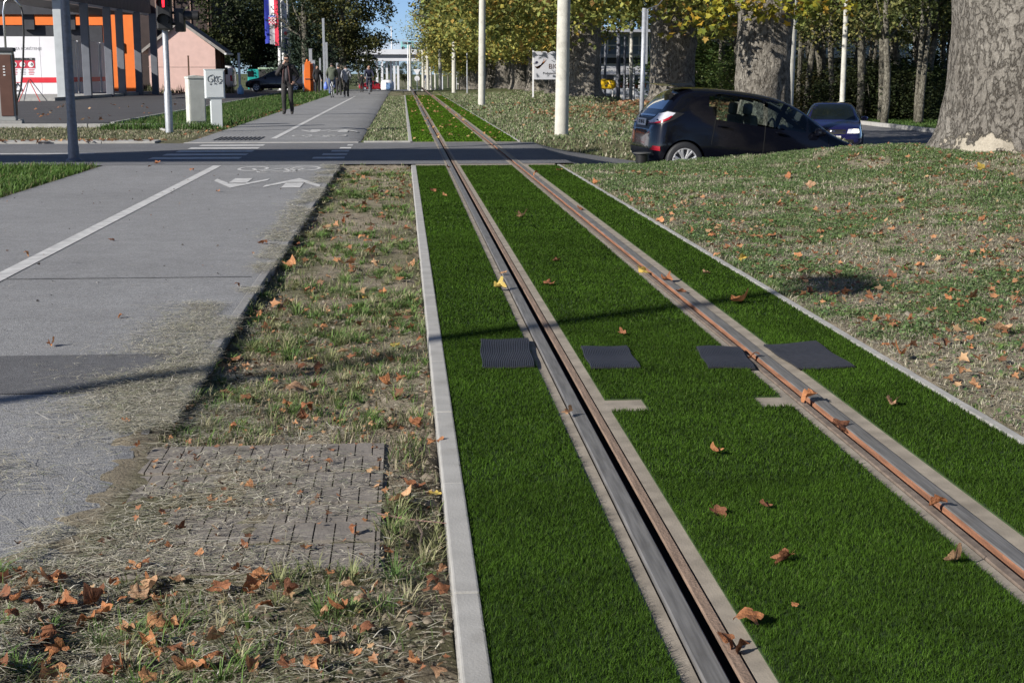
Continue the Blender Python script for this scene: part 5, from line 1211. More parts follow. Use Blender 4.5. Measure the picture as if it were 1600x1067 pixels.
# on the ramp: rear wheel at X 4.6, nose down
zr_ = lambda x: float(np.clip((x-2.5)/7.0, 0, 1)**.72*-.95)
cx_, cy_ = 5.70, 23.45; sl_ = (zr_(cx_-1.36)-zr_(cx_+1.14))/2.5
t.location = (cx_, cy_, zr_(cx_-1.36)-1.36*sl_+.0); t.rotation_euler = Matrix.Rotation(R(5.5), 4, 'Z').to_euler()
t.rotation_euler = (Matrix.Rotation(R(5.5), 4, 'Z') @ Matrix.Rotation(math.atan(sl_)*.98, 4, 'Y')).to_euler()
# --- oncoming blue saloon
SD = [(-2.12, .40, .56, .80, .84, .56, .62, .60, .5), (-2.05, .30, .56, .90, .94, .74, .78, .72, .58), (-1.7, .22, .54, .95, 1.0, .80, .84, .76, .6), (-1.25, .2, .54, .95, 1.08, .82, .85, .78, .56), (-.75, .2, .54, .94, 1.38, .82, .85, .79, .54), (-.3, .2, .54, .93, 1.42, .82, .85, .79, .55), (.25, .2, .54, .92, 1.40, .82, .85, .79, .55), (.6, .2, .54, .91, 1.22, .82, .85, .785, .58), (.98, .2, .53, .89, .98, .82, .848, .775, .66), (1.2, .2, .52, .86, .92, .815, .845, .765, .66), (1.7, .22, .5, .78, .835, .79, .82, .74, .62), (1.98, .26, .48, .68, .73, .74, .77, .70, .56), (2.1, .34, .46, .58, .62, .62, .64, .6, .48)]
BLU = paint('deep_blue_paint', (.010, .010, .055))
def saloon(name, label, mat, lit, group=None, text=None):
    t = thing(name, label, 'car', (0, 0, 0), 0, group); me, bv = loft_body('body', SD, [(-1.3, .3, .33), (1.3, .3, .33)], mat); link('body', me, t)
    panel(bv, [(-.62, .945), (.62, .945), (.52, 1.35), (-.52, 1.35)], '+x', GLASS_C, 'windscreen', t)
    panel(bv, [(-.52, 1.02), (.52, 1.02), (.46, 1.34), (-.46, 1.34)], '-x', GLASS_C, 'rear_screen', t)
    for sd in ('-y', '+y'):
        s = -1 if sd == '-y' else 1
        panel(bv, [(-.92, .99), (-.1, .975), (-.1, 1.32), (-.55, 1.32)], sd, GLASS_C, 'rear_window', t); panel(bv, [(-.02, .975), (.82, .955), (.5, 1.2), (.3, 1.32), (-.02, 1.33)], sd, GLASS_C, 'front_window', t)
        panel(bv, [(-.06, .3), (-.045, .3), (-.045, .95), (-.06, .95)], sd, SEAM, 'door_seam', t, .002)
        b = MB(); b.box((.72, s*.875, .97), (.13, .2, .12), bev=.05); b.build('wing_mirror', mat, t)
        hp = [(s*.38, .60), (s*.72, .60), (s*.70, .72), (s*.42, .71)]; hl_ = panel(bv, hp if s > 0 else hp[::-1], '+x', LENS_C, 'headlight', t, .006, .03)
        if lit: panel(bv, [(s*.52, .62), (s*.70, .62), (s*.69, .70), (s*.54, .70)], '+x', HLAMP, 'lit_bulb', hl_, .014, .03)
        panel(bv, [(s*.45, .72), (s*.72, .72), (s*.68, .88), (s*.5, .88)], '-x', LENS_R, 'tail_light', t, .006, .04)
    panel(bv, [(-.34, .58), (.34, .58), (.36, .70), (-.36, .70)], '+x', BLACKP, 'grille', t, .004); panel(bv, [(-.6, .34), (.6, .34), (.56, .44), (-.56, .44)], '+x', BLACKP, 'air_intake', t, .004)
    b = MB(); b.ball((2.04, 0, .655), (.02, .07, .035), 10, 6); b.build('badge', CHROME, t)
    if text: plate(t, 2.135, .48, text, R(90), .46)
    for x in (-1.3, 1.3):
        for s in (-1, 1): wheel(t, x, s*.745, .3, .3, s, 5)
    return t
t = saloon('saloon_car', 'dark blue saloon coming along the lower street with headlights on', BLU, True, text='SB 306-E')
p = at(1313, 112, 40.); t.location = (p.x, 40.6, zat(p.x, 40)+.02); t.rotation_euler = (0, 0, R(-90-4-12))
t = saloon('saloon_car', 'dark parked car in the shade left of the flagpoles', paint('shaded_dark_car_paint', (.02, .02, .026)), False)  # dark paint deepened to stand in for the shade over this car
p = at(433, 112, 99); t.location = (p.x, 99, zat(p.x, 99)+.02); t.rotation_euler = (0, 0, R(176))
t = saloon('saloon_car', 'red car crossing beneath the far overpass', paint('red_car_paint', (.30, .012, .02)), False)
p = at(583, 112, 240); t.location = (p.x, 240, zat(p.x, 240)+.03); t.rotation_euler = (0, 0, R(4)); t.scale = (1.15,)*3
# --- white van
VN = [(-2.0, .45, .7, 1.1, 1.4, .7, .76, .74, .6), (-1.95, .32, .7, 1.1, 1.68, .8, .84, .8, .64), (-1.6, .28, .7, 1.1, 1.78, .82, .86, .82, .66), (0, .26, .7, 1.1, 1.8, .82, .86, .82, .66), (.7, .26, .7, 1.08, 1.72, .82, .86, .81, .64), (1.2, .26, .68, 1.02, 1.2, .82, .85, .78, .64), (1.7, .28, .6, .88, .96, .78, .8, .74, .6), (2.0, .38, .5, .7, .74, .6, .62, .6, .5)]
t = thing('van', 'white van with a red tail lamp parked behind the cabinets', 'van', (0, 0, 0)); WV_ = paint('van_white', (.7, .7, .71)); me, bv = loft_body('body', VN, [(-1.3, .3, .34), (1.3, .3, .34)], WV_); link('body', me, t)
for sd in ('-y', '+y'):
    panel(bv, [(-1.99, .72), (-1.84, .72), (-1.82, 1.1), (-1.95, 1.1)], sd, LENS_R, 'tail_light', t, .006, .03); panel(bv, [(.1, 1.12), (1.05, 1.1), (.7, 1.6), (.1, 1.65)], sd, GLASS_C, 'front_window', t); panel(bv, [(-1.7, 1.15), (-.4, 1.15), (-.4, 1.62), (-1.66, 1.62)], sd, GLASS_C, 'rear_window', t)
panel(bv, [(-.6, 1.15), (.6, 1.15), (.52, 1.62), (-.52, 1.62)], '-x', GLASS_C, 'rear_screen', t)
for x in (-1.3, 1.3):
    for s in (-1, 1): wheel(t, x, s*.75, .3, .3, s, 5)
p = at(366, 112, 98.5); t.location = (p.x-1.95, 98.5, zat(p.x, 98)); t.rotation_euler = (0, 0, R(176))

# ================================================================ RIGHT SIDE
def white_pole(px, py, Y, r, h, label, lean=(0, 0), x=None):
    p = at(px, py, Y); x = p.x if x is None else x; z = zat(x, Y); t = thing('contact_wire_pole', label, 'pole', (x, Y, z-.03), 0, 'white poles along the track')
    b = MB(); n = 24; b.tube([(lean[0]*k/10*1., lean[1]*k/10, h*k/10-.1) for k in range(11)], [r*(1-.022*k) for k in range(11)], n); b.build('shaft', POLE_W, t, 'auto')
    b = MB(); b.lathe([(r*1.08, -.06), (r*1.25, -.04), (r*1.22, .03), (r*1.0, .07)], n=n); b.build('foot', CONC, t)
    return t
white_pole(877, 214, 29.8, .145, 9, 'nearest white concrete pole standing on the right verge', (.12, 0))
white_pole(752.5, 165, 57.8, .145, 9, 'second white pole along the right of the track', (.1, 0))
white_pole(709.5, 144, 94, .15, 9, 'third white pole along the right of the track', (.05, 0))
t = white_pole(688, 143, 118, .14, 9, 'thin white pole with a curved bracket arm')
b = MB(); b.tube([(0, 0, 5.0), (-.5, 0, 5.5), (-1.4, 0, 5.9), (-2.2, 0, 5.95)], .04, 6); b.build('bracket_arm', RUST_D, t)
for i, (px, Y) in enumerate(((641, 150), (661, 155), (665.5, 172), (668.5, 140), (673, 190), (680, 205))):
    white_pole(px, 112, Y, .15 if Y < 152 else .17, 4.7 if px < 645 else (4.3 if i != 3 else 6), ['far white pole alone in the gap beneath the overpass', 'far white pole at the right end of the overpass view', 'fat white pole just behind the overpass edge', 'far pole half hidden in yellow foliage', 'last white pole but one, faint in the distance', 'last white pole, faint in the distance'][i])
white_pole(985.5, 144, 100, .14, 9, 'cream pole beyond the leaf mound on the lower street')
white_pole(1231, 165, 38, .125, 9, 'white pole between two plane trunks behind the hatchback', (.15, 0))
p = at(1318, 112, 62); white_pole(1318, 112, 62, .12, 9, 'shaded grey pole behind the blue saloon')
# grey sign post seen from behind
p = at(1003, 112, 28.2); t = thing('sign_post', 'tall grey channel post beside the rear of the hatchback', 'post', (p.x, 28.2, zat(p.x, 28.2)))
b = MB(); b.cyl((0, 0, -.1), (.03, 0, 2.62), .045, n=12); b.build('pole', GALV, t, True)
b = MB(); b.prism([(.05, -.03), (.10, -.03), (.10, .03), (.05, .03)], 'z', 1.55, 2.6); b.build('channel', GALV, t)
b = MB(); b.tube([(.08, 0, 2.6), (.3, 0, 2.68), (.45, .05, 2.85)], .008, 5); b.build('wire', GALV_D, t)
# black bucket by the ramp
p = (3.42, 20.35, zat(3.42, 20.35)); t = thing('bucket', 'black plastic bucket with a flat lid in the grass by the ramp', 'bucket', p)
b = MB(); b.lathe([(0, -.03), (.085, -.03), (.1, .15), (0, .15)], n=24); b.build('body', BLACKP, t, 'auto'); b = MB(); b.lathe([(0, .152), (.13, .152), (.13, .165), (0, .168)], n=24); b.build('lid', M('lid_grey', (.08, .08, .08), .5, .1, 6), t, 'auto')
# board sign on a white post
Yb = 69.; zb = at(0, 125, Yb).z; zt2 = at(0, 80, Yb).z; xa = at(834, 112, Yb).x; xb = at(880, 112, Yb).x
t = thing('board_sign', 'white company board with a swoosh emblem beside the nearest white pole', 'sign', (0, 0, 0)); BRD = M('board_white', (.50, .51, .55), .6, .03, 3)
b = MB(); b.box(((xa+xb)/2, Yb, (zb+zt2)/2), (xb-xa, .05, zt2-zb), bev=.008); b.build('board', BRD, t)
for x in (xa-.03, xb+.03):
    b = MB(); b.box((x, Yb+.01, (zat(x, Yb)-.2+zt2)/2+.02), (.07, .07, zt2-zat(x, Yb)+.24)); b.build('post', WHITE, t)
LOGO_O = M('logo_orange', (.55, .18, .02), .6, .05, 5); LOGO_B = M('logo_brown', (.06, .025, .015), .6, .05, 5); LOGO_N = M('logo_navy', (.02, .02, .06), .6, .05, 5)
def sw(b, pts, w):
    P = [at(x, y, Yb) for x, y in pts]; n = len(P)
    up = [(p.x+0*w, Yb-.03, p.z+w*math.sin(math.pi*k/(n-1))*.5) for k, p in enumerate(P)]; dn = [(p.x, Yb-.03, p.z-w*math.sin(math.pi*k/(n-1))*.5) for k, p in enumerate(P)]
    b.add(up+dn, [(k, k+1, n+k+1, n+k) for k in range(n-1)])
for off, m_, sc in ((0, LOGO_B, 1.), (2.4, LOGO_O, .93), (4.8, LOGO_B, .86)):
    b = MB(); sw(b, [(835.6, 104.8-off*.1), (839, 107-off*.35), (843+off*.3, 105.5-off*.5), (848+off*.5, 98), (850.5+off*.9, 88.5+off*.9)], .09); b.build('emblem_stroke', m_, t)
b = MB(); q = at(838.4, 98, Yb); b.lathe([(0, -.002), (.065, 0), (.065, .02)], (q.x, Yb-.035, q.z), 18, axis='y'); b.build('emblem_dot', LOGO_N, t)
for body, px, py, sz, m_ in (('BIOS', 868, 104.5, .33, LOGO_B), ('Poduzetnički inkubator', 868, 115, .155, INK)):
    o = link('lettering', text_mesh(body, sz, m_), t); q = at(px, py, Yb); o.location = (q.x-(0 if body == 'BIOS' else -.12), Yb-.032, q.z); o.rotation_euler = (R(90), 0, 0)
# small grey post left of the near pole, dark posts and yellow thing beyond the gap
for px, Y, h, r, m_, lb in ((730, 88, 2.55, .045, GALV, 'thin pale sign post before the far plane trunks'), (937, 112, 4.6, .11, GALV_D, 'dark slim column left of the yellow inflatable'), (945.5, 116, 4.6, .11, GALV_D, 'dark slim column behind the yellow inflatable'), (966, 104, 5.0, .17, GALV_D, 'thick dark column right of the yellow inflatable'), (976, 108, 5.0, .1, GALV_D, 'dark column beside the cream pole'), (926, 118, 2.9, .09, WHITE, 'white post left of the yellow inflatable'), (990.5, 112, 2.6, .1, WHITE, 'short white post right of the cream pole')):
    p = at(px, 112, Y); t = thing('street_post', lb, 'post', (p.x, Y, zat(p.x, Y)), 0, 'posts on the lower street'); b = MB(); b.lathe([(0, -.1), (r, -.1), (r*.9, h), (0, h+.02)], n=12); b.build('post', m_, t, 'auto'); b = MB(); b.lathe([(0, -.05), (r*2, -.05), (r*1.9, .06), (r, .08)], n=12); b.build('foot', CONC, t)
YEL = M('yellow_plastic', (.72, .46, .01), .45, .12, 3)
Yy = 112.; p = at(949, 112, Yy); t = thing('yellow_container', 'bulging bright yellow recycling container on thin legs across the lower street', 'container', (p.x, Yy, zat(p.x, Yy)))
zc = at(0, 132, Yy).z-zat(p.x, Yy); b = MB(); b.box((-.22, 0, zc), (.8, .7, .8), bev=.2); b.ball((.28, -.1, zc-.03), (.42, .4, .42)); b.build('shell', YEL, t, 'auto')
b = MB(); b.tube([(-.25, -.38, zc-.2), (0, -.45, zc+.05), (.3, -.5, zc-.15), (.1, -.45, zc+.25)], .035, 6); b.box((.1, -.3, zc+.36), (.5, .2, .06)); b.build('strap', DKGREY, t)
for x in (-.42, .42):
    b = MB(); b.cyl((x, -.1, -.05), (x, -.1, zc-.3), .05, n=8); b.build('leg', WHITE, t)
# low pavilion behind with slanting white roof, and the glass-fronted hall above
Yp = 135.; xa = at(895, 112, Yp).x; xb = at(1010, 112, Yp).x; zz = lambda y, Y=Yp: at(0, y, Y).z
t = thing('pavilion', 'low pavilion with a pale slatted roof and orange panels behind the yellow container', 'pavilion', (0, 0, 0))
b = MB(); b.prism([(Yp-1.5, zz(118)), (Yp+4, zz(104.5)), (Yp+4, zz(103.5)), (Yp-1.6, zz(117))], 'x', xa, xb); 
for k in range(26): b.box((xa+(xb-xa)*k/26, Yp+1.1, zz(110.6)+.02), (.06, .5, .06))
b.build('roof', M('pale_roof', (.38, .38, .37), .7, .1, 2), t)
b = MB(); b.box(((xa+xb)/2, Yp+2, zz(128)), (xb-xa, 3, zz(117)-zz(139))); b.build('wall', M('blue_grey_wall', (.22, .25, .32), .7, .1, 2), t)
b = MB()
for k in range(9): b.box((xa+.4+(xb-xa)*k/9, Yp-.2, zz(134.5)), ((xb-xa)/9*.86, .12, zz(131)-zz(138.5)))
b.build('orange_panel', M('dull_orange', (.45, .1, .05), .7, .12, 3), t)
b = MB(); b.box((xa+1.2, Yp-.35, zz(136)), (1.0, .1, .35)); b.build('blue_panel', FB, t)
b = MB()
for k in range(6): b.box((xa+.3+(xb-xa)*k/6, Yp-1.2, zz(129)), (.14, .14, zz(117)-zz(141)))
b.build('post', WHITE, t)
Yg = 165.; xa = at(880, 112, Yg).x; xb = at(1420, 112, Yg).x; zz = lambda y: at(0, y, Yg).z
t = thing('glass_hall', 'long hall with bluish glass front seen between trees on the right', 'building', (0, 0, 0)); b = MB(); b.box(((xa+xb)/2, Yg+6, (zz(50)-2)/2), (xb-xa, 11, zz(50)+2)); b.build('wall', M('hall_white', (.45, .47, .52), .7, .05, 1), t)
b = MB(); b.box(((xa+xb)/2, Yg+.42, zz(70)), (xb-xa-.4, .1, zz(56)-zz(84))); w_ = b.build('window', M('hall_glass', (.12, .17, .24), .15, .1, .6, spec=.7), t)
b = MB()
for k in range(34): b.box((xa+.3+(xb-xa-.6)*k/33, Yg+.34, zz(70)), (.1, .1, zz(56)-zz(84)))
b.box(((xa+xb)/2, Yg+.35, zz(70)), (xb-xa-.4, .08, .12)); b.build('frame', WHITE, w_)
b = MB(); b.box(((xa+xb)/2, Yg-.6, zz(49)), (xb-xa+1, 13, .3)); b.box(((xa+xb)/2, Yg-.2, zz(87)), (xb-xa, 1.2, .4)); b.build('roof', M('hall_roof', (.3, .31, .34), .7, .1, 1), t)
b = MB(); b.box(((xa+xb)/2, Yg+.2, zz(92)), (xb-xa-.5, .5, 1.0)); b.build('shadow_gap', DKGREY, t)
# the overpass
Yo = 262.; zz = lambda y: at(0, y, Yo).z; xa = at(505, 112, Yo).x; xb = at(775, 112, Yo).x; cxo = (xa+xb)/2; wo_ = xb-xa
OVC = M('overpass_concrete', (.60, .61, .64), .8, .05, .6); t = thing('overpass', 'pale concrete road overpass on slim columns across the far end', 'bridge', (0, 0, 0))
b = MB(); b.box((cxo, Yo+3, (zz(85)+zz(77))/2), (wo_, 8, zz(77)-zz(85))); b.build('parapet', OVC, t)
b = MB(); b.box((cxo, Yo+3.4, (zz(91)+zz(84.9))/2), (wo_, 7, zz(84.9)-zz(91))); b.build('girder', M('girder_grey', (.22, .23, .25), .8, .05, 1), t)
b = MB(); b.box((cxo, Yo+2.6, (zz(95.5)+zz(91))/2), (wo_, 6.5, zz(91.)-zz(95.5))); b.build('cross_beam', OVC, t)
for px in (574, 589, 597, 604.5, 611, 616, 622, 640.5, 668, 690, 712, 735):
    x = at(px, 112, Yo).x; b = MB(); b.box((x, Yo-.35+.8*(px*7 % 3), (zz(95.4)+zat(x, Yo)-.3)/2), (.40, .4, zz(95.4)-zat(x, Yo)+.3)); b.build('column', OVC, t)
b = MB()
for k in range(46): x = xa+wo_*k/45; b.box((x, Yo-.7, (zz(62)+zz(77))/2), (.07, .07, zz(62)-zz(77)))
b.box((cxo, Yo-.7, zz(62)), (wo_, .08, .1)); b.box((cxo, Yo-.7, zz(69)), (wo_, .06, .07)); b.build('railing', M('railing_blue', (.35, .42, .5), .6, .05, 2), t)
b = MB(); b.box((cxo, Yo+4, (zz(66)+zz(76))/2), (wo_, .08, zz(66)-zz(76))); b.build('screen', M('screen_panel', (.42, .5, .6), .3, .05, 1, spec=.6), t)
p = at(637, 112, 264); t = thing('van', 'small teal van crossing on the overpass', 'van', (p.x, 264, zz(77))); b = MB(); b.box((0, 0, .85), (2.4, 1.6, 1.2), bev=.15); b.build('body', M('bus_teal', (.2, .45, .45), .5, .1, 1), t); b = MB(); b.box((0, -.82, 1.1), (1.7, .05, .4)); b.build('window', GLASS_D, t)
for x in (-.75, .75): b = MB(); b.lathe([(0, -.83), (.3, -.83), (.3, -.6), (0, -.6)], (x, 0, .25), 14, axis='y'); b.build('wheel', RUBBER, t)
for px, Y, lb in ((612.5, 258, 'lamp mast rising above the overpass railing'), (637.5, 258, 'white lamp mast in front of the overpass')):
    p = at(px, 112, Y); t = thing('lamp_mast', lb, 'lamp', (p.x, Y, zz(77) if px < 620 else zat(p.x, Y))); h = (zz(42)-zz(77)) if px < 620 else zz(66)-zat(p.x, Y)
    b = MB(); b.cyl((0, 0, 0), (0, 0, h), .12, .08, 8); b.build('mast', WHITE, t); b = MB(); b.box((-.5, 0, h), (1.1, .2, .14)); b.build('luminaire', GALV, t)
# give-way sign, blue bin, far low wall
p = at(651.5, 112, 200); t = thing('road_sign', 'white triangular and round road signs on one far post', 'sign', (p.x, 200, zat(p.x, 200))); b = MB(); b.cyl((0, 0, -.1), (0, 0, 2.9), .05, n=8); b.build('post', GALV, t)
b = MB(); b.prism([(-.5, 3.0), (.5, 3.0), (0, 2.2)], 'y', -.08, -.05); b.build('triangle_sign', WHITE, t); b = MB(); b.lathe([(0, -.07), (.36, -.07), (.36, -.05), (0, -.05)], (0, 0, 1.75), 18, axis='y'); b.build('round_sign', WHITE, t)
p = at(605, 112, 205); t = thing('bin', 'white and blue recycling bell bin beside the far columns', 'bin', (p.x, 205, zat(p.x, 205))); b = MB(); b.lathe([(0, -.05), (.8, -.05), (.95, .5), (.9, 1.3), (.5, 1.6), (0, 1.65)], n=18); b.build('shell', WHITE, t, True); b = MB(); b.box((.1, -.93, .75), (.6, .1, .9), bev=.04); b.build('blue_panel', M('bin_blue', (.2, .35, .6), .6, .1, 3), t); b = MB(); b.box((0, 0, 1.6), (.3, .3, .2)); b.build('lid', GALV_D, t)
# ================================================================ PEOPLE
SKIN = M('skin', (.45, .27, .2), .55, .06, 20); HAIRM = M('dark_hair', (.02, .015, .012), .6, .2, 30); SHOE = M('dark_shoe', (.03, .028, .026), .6, .2, 12); SHOEW = M('white_shoe', (.7, .7, .68), .6, .05, 12)
def cl(name, col): return M(name, col, .85, .18, 14, bump=.3, bscale=18)
def person(name, label, pos, rz, pose, top, legs, shoe=None, h=1.78, hair=HAIRM, group=None, hood=None, bald=False, glasses=False, bulk=1.0, sleeves=None):
    """one continuous body grown round a skeleton; facing +y before turning"""
    J = dict(pelvis=(0, 0, .94), waist=(0, .0, 1.08), chest=(0, -.01, 1.30), upper=(0, -.01, 1.43), neck=(0, .0, 1.52), head=(0, .03, 1.64), crown=(0, .025, 1.72),
             chin=(0, .085, 1.585), nose=(0, .135, 1.645), earR=(.082, .02, 1.645), earL=(-.082, .02, 1.645), brow=(0, .09, 1.685),
             hipR=(.095, 0, .90), kneeR=(.10, .03, .50), ankR=(.10, 0, .09), heelR=(.10, -.05, .045), toeR=(.11, .16, .035),
             hipL=(-.095, 0, .90), kneeL=(-.10, .03, .50), ankL=(-.10, 0, .09), heelL=(-.10, -.05, .045), toeL=(-.11, .16, .035),
             shR=(.185, -.01, 1.42), elR=(.25, -.03, 1.14), wrR=(.25, .08, .90), paR=(.25, .10, .83),
             shL=(-.185, -.01, 1.42), elL=(-.25, -.03, 1.14), wrL=(-.25, .08, .90), paL=(-.25, .10, .83))
    J.update(pose)
    B = bulk
    RAD = dict(pelvis=(.16*B, .125*B), waist=(.15*B, .12*B), chest=(.18*B, .135*B), upper=(.16*B, .11*B), neck=(.058, .06), head=(.078, .095), crown=(.062, .075), chin=(.035, .035), nose=(.014, .016), earR=(.012, .022), earL=(.012, .022), brow=(.04, .03),
               hipR=(.10, .105), kneeR=(.07, .075), ankR=(.055, .06), heelR=(.04, .04), toeR=(.042, .032), shR=(.082*B, .08*B), elR=(.062*B, .06*B), wrR=(.038, .036), paR=(.036, .02))
    for k in list(RAD):
        if k.endswith('R'): RAD[k[:-1]+'L'] = RAD[k]
    E_ = [('pelvis', 'waist', 1), ('waist', 'chest', 0), ('chest', 'upper', 0), ('upper', 'neck', 2), ('neck', 'head', 2), ('head', 'crown', 2), ('head', 'chin', 2), ('head', 'nose', 2), ('head', 'earR', 2), ('head', 'earL', 2), ('head', 'brow', 2)]
    for s in 'RL': E_ += [('pelvis', 'hip'+s, 1), ('hip'+s, 'knee'+s, 1), ('knee'+s, 'ank'+s, 1), ('ank'+s, 'heel'+s, 3), ('ank'+s, 'toe'+s, 3), ('upper', 'sh'+s, 0), ('sh'+s, 'el'+s, 0), ('el'+s, 'wr'+s, 0), ('wr'+s, 'pa'+s, 2)]
    # fingers: four bent chains and a thumb from the palm's side
    for s in 'RL':
        w, p = Vector(J['wr'+s]), Vector(J['pa'+s]); d = (p-w).normalized(); sg = 1 if s == 'R' else -1
        side = d.cross(Vector((sg, 0, 0))); side = side.normalized() if side.length > .1 else Vector((0, 1, 0)); curl = side.cross(d).normalized()*(-1)
        cdir = Vector((-sg, 0, 0)) - d*d.dot(Vector((-sg, 0, 0))); cdir = cdir.normalized() if cdir.length > .1 else curl
        for f, (o, l) in enumerate(((.030, .072), (.011, .082), (-.010, .076), (-.029, .06))):
            k1, k2 = f'f{f}a'+s, f'f{f}b'+s; J[k1] = p+side*o+d*(.02+l*.5)+cdir*.012; J[k2] = p+side*o*1.05+d*(.02+l*.85)+cdir*.045; RAD[k1] = (.0105, .0105); RAD[k2] = (.008, .008); E_ += [('pa'+s, k1, 2), (k1, k2, 2)]
        J['ta'+s] = p+side*.05-d*.02+cdir*.015; J['tb'+s] = p+side*.06+d*.035+cdir*.03; RAD['ta'+s] = (.013, .013); RAD['tb'+s] = (.0095, .0095); E_ += [('pa'+s, 'ta'+s, 2), ('ta'+s, 'tb'+s, 2)]
    keys = list(J); me = bpy.data.meshes.new(name); me.from_pydata([tuple(J[k]) for k in keys], [(keys.index(a), keys.index(c)) for a, c, _ in E_], [])
    o = link('tmp', me); o.modifiers.new('sk', 'SKIN'); sv = me.skin_vertices[0].data
    for i, k in enumerate(keys): sv[i].radius = RAD[k]; sv[i].use_root = k == 'pelvis'
    ms = o.modifiers.new('ss', 'SUBSURF'); ms.levels = 2; bm_ = evaluated(o); bpy.data.objects.remove(o); bm_.name = 'body'
    mats = [top, legs, SKIN, shoe or SHOE]; bm_.materials.clear()
    for m in mats: bm_.materials.append(m)
    segs = [(Vector(J[a]), Vector(J[c]), (RAD[a][0]+RAD[c][0])/2, m) for a, c, m in E_]; segs[0] = (*segs[0][:3], 0 if True else 1)
    for p in bm_.polygons:
        c = p.center; best = (9, 0)
        for a, e, r, m in segs:
            ab = e-a; t_ = max(0, min(1, (c-a).dot(ab)/max(ab.length_squared, 1e-9))); d = (c-(a+ab*t_)).length-r
            if d < best[0]: best = (d, m)
        m = best[1]
        if m == 2 and c.z < J['neck'][2]-.035 and c.z > 1.3 and abs(c.x) < .13 and abs(c.y) < .12: m = 0
        p.material_index = m; p.use_smooth = True
    t = thing(name, label, 'person', pos, rz, group); t.scale = (h/1.78,)*3; link('body', bm_, t)
    hd = Vector(J['head'])
    if not bald:
        b = MB(); vs = []; fs = []; nu, nv = 18, 8
        for j in range(nv+1):
            th_ = math.pi*.56*j/nv
            for i in range(nu):
                a = 2*math.pi*i/nu; cut = .35 if math.sin(a) > .3 else 1.0
                tt = th_*(.62 if math.sin(a) > .35 else 1.1); vs.append(hd+Vector((.092*math.sin(tt)*math.cos(a), .108*math.sin(tt)*math.sin(a)-.005, .03+.108*math.cos(tt))))
        for j in range(nv):
            for i in range(nu): fs.append((j*nu+i, (j+1)*nu+i, (j+1)*nu+(i+1) % nu, j*nu+(i+1) % nu))
        b.add(vs, fs); b.build('hair', hair, t, True)
    b = MB(); b.box(hd+Vector((0, .098, -.05)), (.045, .012, .01), bev=.003); b.build('mouth', M('lips', (.3, .12, .1), .6, .1, 9), t)
    if glasses:
        b = MB(); b.box(hd+Vector((-.034, .108, .012)), (.055, .02, .04), bev=.012); b.box(hd+Vector((.034, .108, .012)), (.055, .02, .04), bev=.012); b.box(hd+Vector((0, .112, .02)), (.03, .01, .01))
        for s in (-1, 1): b.box(hd+Vector((s*.072, .05, .018)), (.008, .12, .01))
        b.build('sunglasses', BLACKP, t)
    else:
        for s in (-1, 1): b = MB(); b.ball(hd+Vector((s*.032, .092, .012)), (.014, .01, .009), 8, 6); b.build('eye', INK, t)
    if hood:
        b = MB(); pts = [hd+Vector((.11*math.cos(a), -.045+.075*math.sin(a)-.03, -.12-.03*(-math.sin(a)))) for a in np.linspace(-.3, math.pi*2-.3, 15)]
        b.tube(pts, .045, 8); b.ball(hd+Vector((0, -.13, -.16)), (.10, .06, .10), 10, 7); b.build('hood', hood, t, True)
    return t
BLKC = cl('black_jacket', (.022, .02, .021)); TRO = cl('black_trousers', (.028, .026, .026)); NAVY = cl('navy_top', (.02, .022, .05)); GREENJ = cl('green_jacket', (.075, .09, .065)); GREYH = cl('grey_hoodie', (.27, .28, .31)); JEAN = cl('blue_jeans', (.07, .10, .2)); BLUEB = M('blue_bag', (.12, .2, .62), .4, .15, 8)
p = at(449, 112, 45.6)
man = person('person', 'man in black jacket and sunglasses walking forward with a hand raised to his mouth', (p.x, 45.4, .004), R(180-3), dict(
    elR=(.30, .10, 1.17), wrR=(.10, .20, 1.47), paR=(.055, .175, 1.545), elL=(-.33, -.06, 1.15), wrL=(-.25, .08, 1.0), paL=(-.215, .12, .95),
    kneeR=(.10, .10, .50), ankR=(.10, .02, .09), heelR=(.10, -.03, .04), toeR=(.12, .19, .05), kneeL=(-.10, .02, .49), ankL=(-.11, -.16, .12), heelL=(-.11, -.22, .09), toeL=(-.12, .03, .035)), BLKC, TRO, h=1.84, glasses=True, bulk=1.12)
b = MB()
for s in (-1, 1): b.tube([(s*.05, .13, 1.46), (s*.085, .175, 1.3), (s*.10, .17, 1.1), (s*.10, .15, .94)], [.02, .024, .022, .018], 6)
b.build('jacket_edge', cl('jacket_lining', (.07, .035, .035)), man, True)
b = MB(); b.ball((0, .098, 1.22), (.085, .085, .24), 12, 8); b.build('shirt', cl('charcoal_shirt', (.055, .052, .058)), man, True)
b = MB(); b.tube([(.16, -.1, 1.44), (.19, .1, 1.44), (.17, .165, 1.2)], .022, 6); b.build('bag_strap', DKGREY, man, True)
p = at(495.5, 112, 88)
person('person', 'person in black standing by the fence posts left of the green jacketed rider', (p.x, 88, zat(p.x, 88)), R(200), dict(), BLKC, TRO, h=1.72)
p = at(540.5, 112, 76)
person('person', 'walker in grey hoodie and black trousers with white shoes seen from behind', (p.x, 76, .004), R(-4), dict(kneeR=(.09, .06, .5), ankR=(.09, -.04, .09), elR=(.26, .0, 1.15), wrR=(.20, .16, 1.0), paR=(.17, .2, .98), elL=(-.26, 0, 1.15), wrL=(-.2, .16, 1.0), paL=(-.17, .2, .98)), GREYH, TRO, SHOEW, h=1.66, hood=GREYH)
p = at(529, 112, 82)
person('person', 'walker in dark clothes in the tree shade between the rider and the grey hoodie', (p.x, 82, .004), R(5), dict(kneeL=(-.1, .1, .5)), cl('dark_coat', (.018, .02, .026)), TRO, h=1.72)
p = at(565, 112, 95)
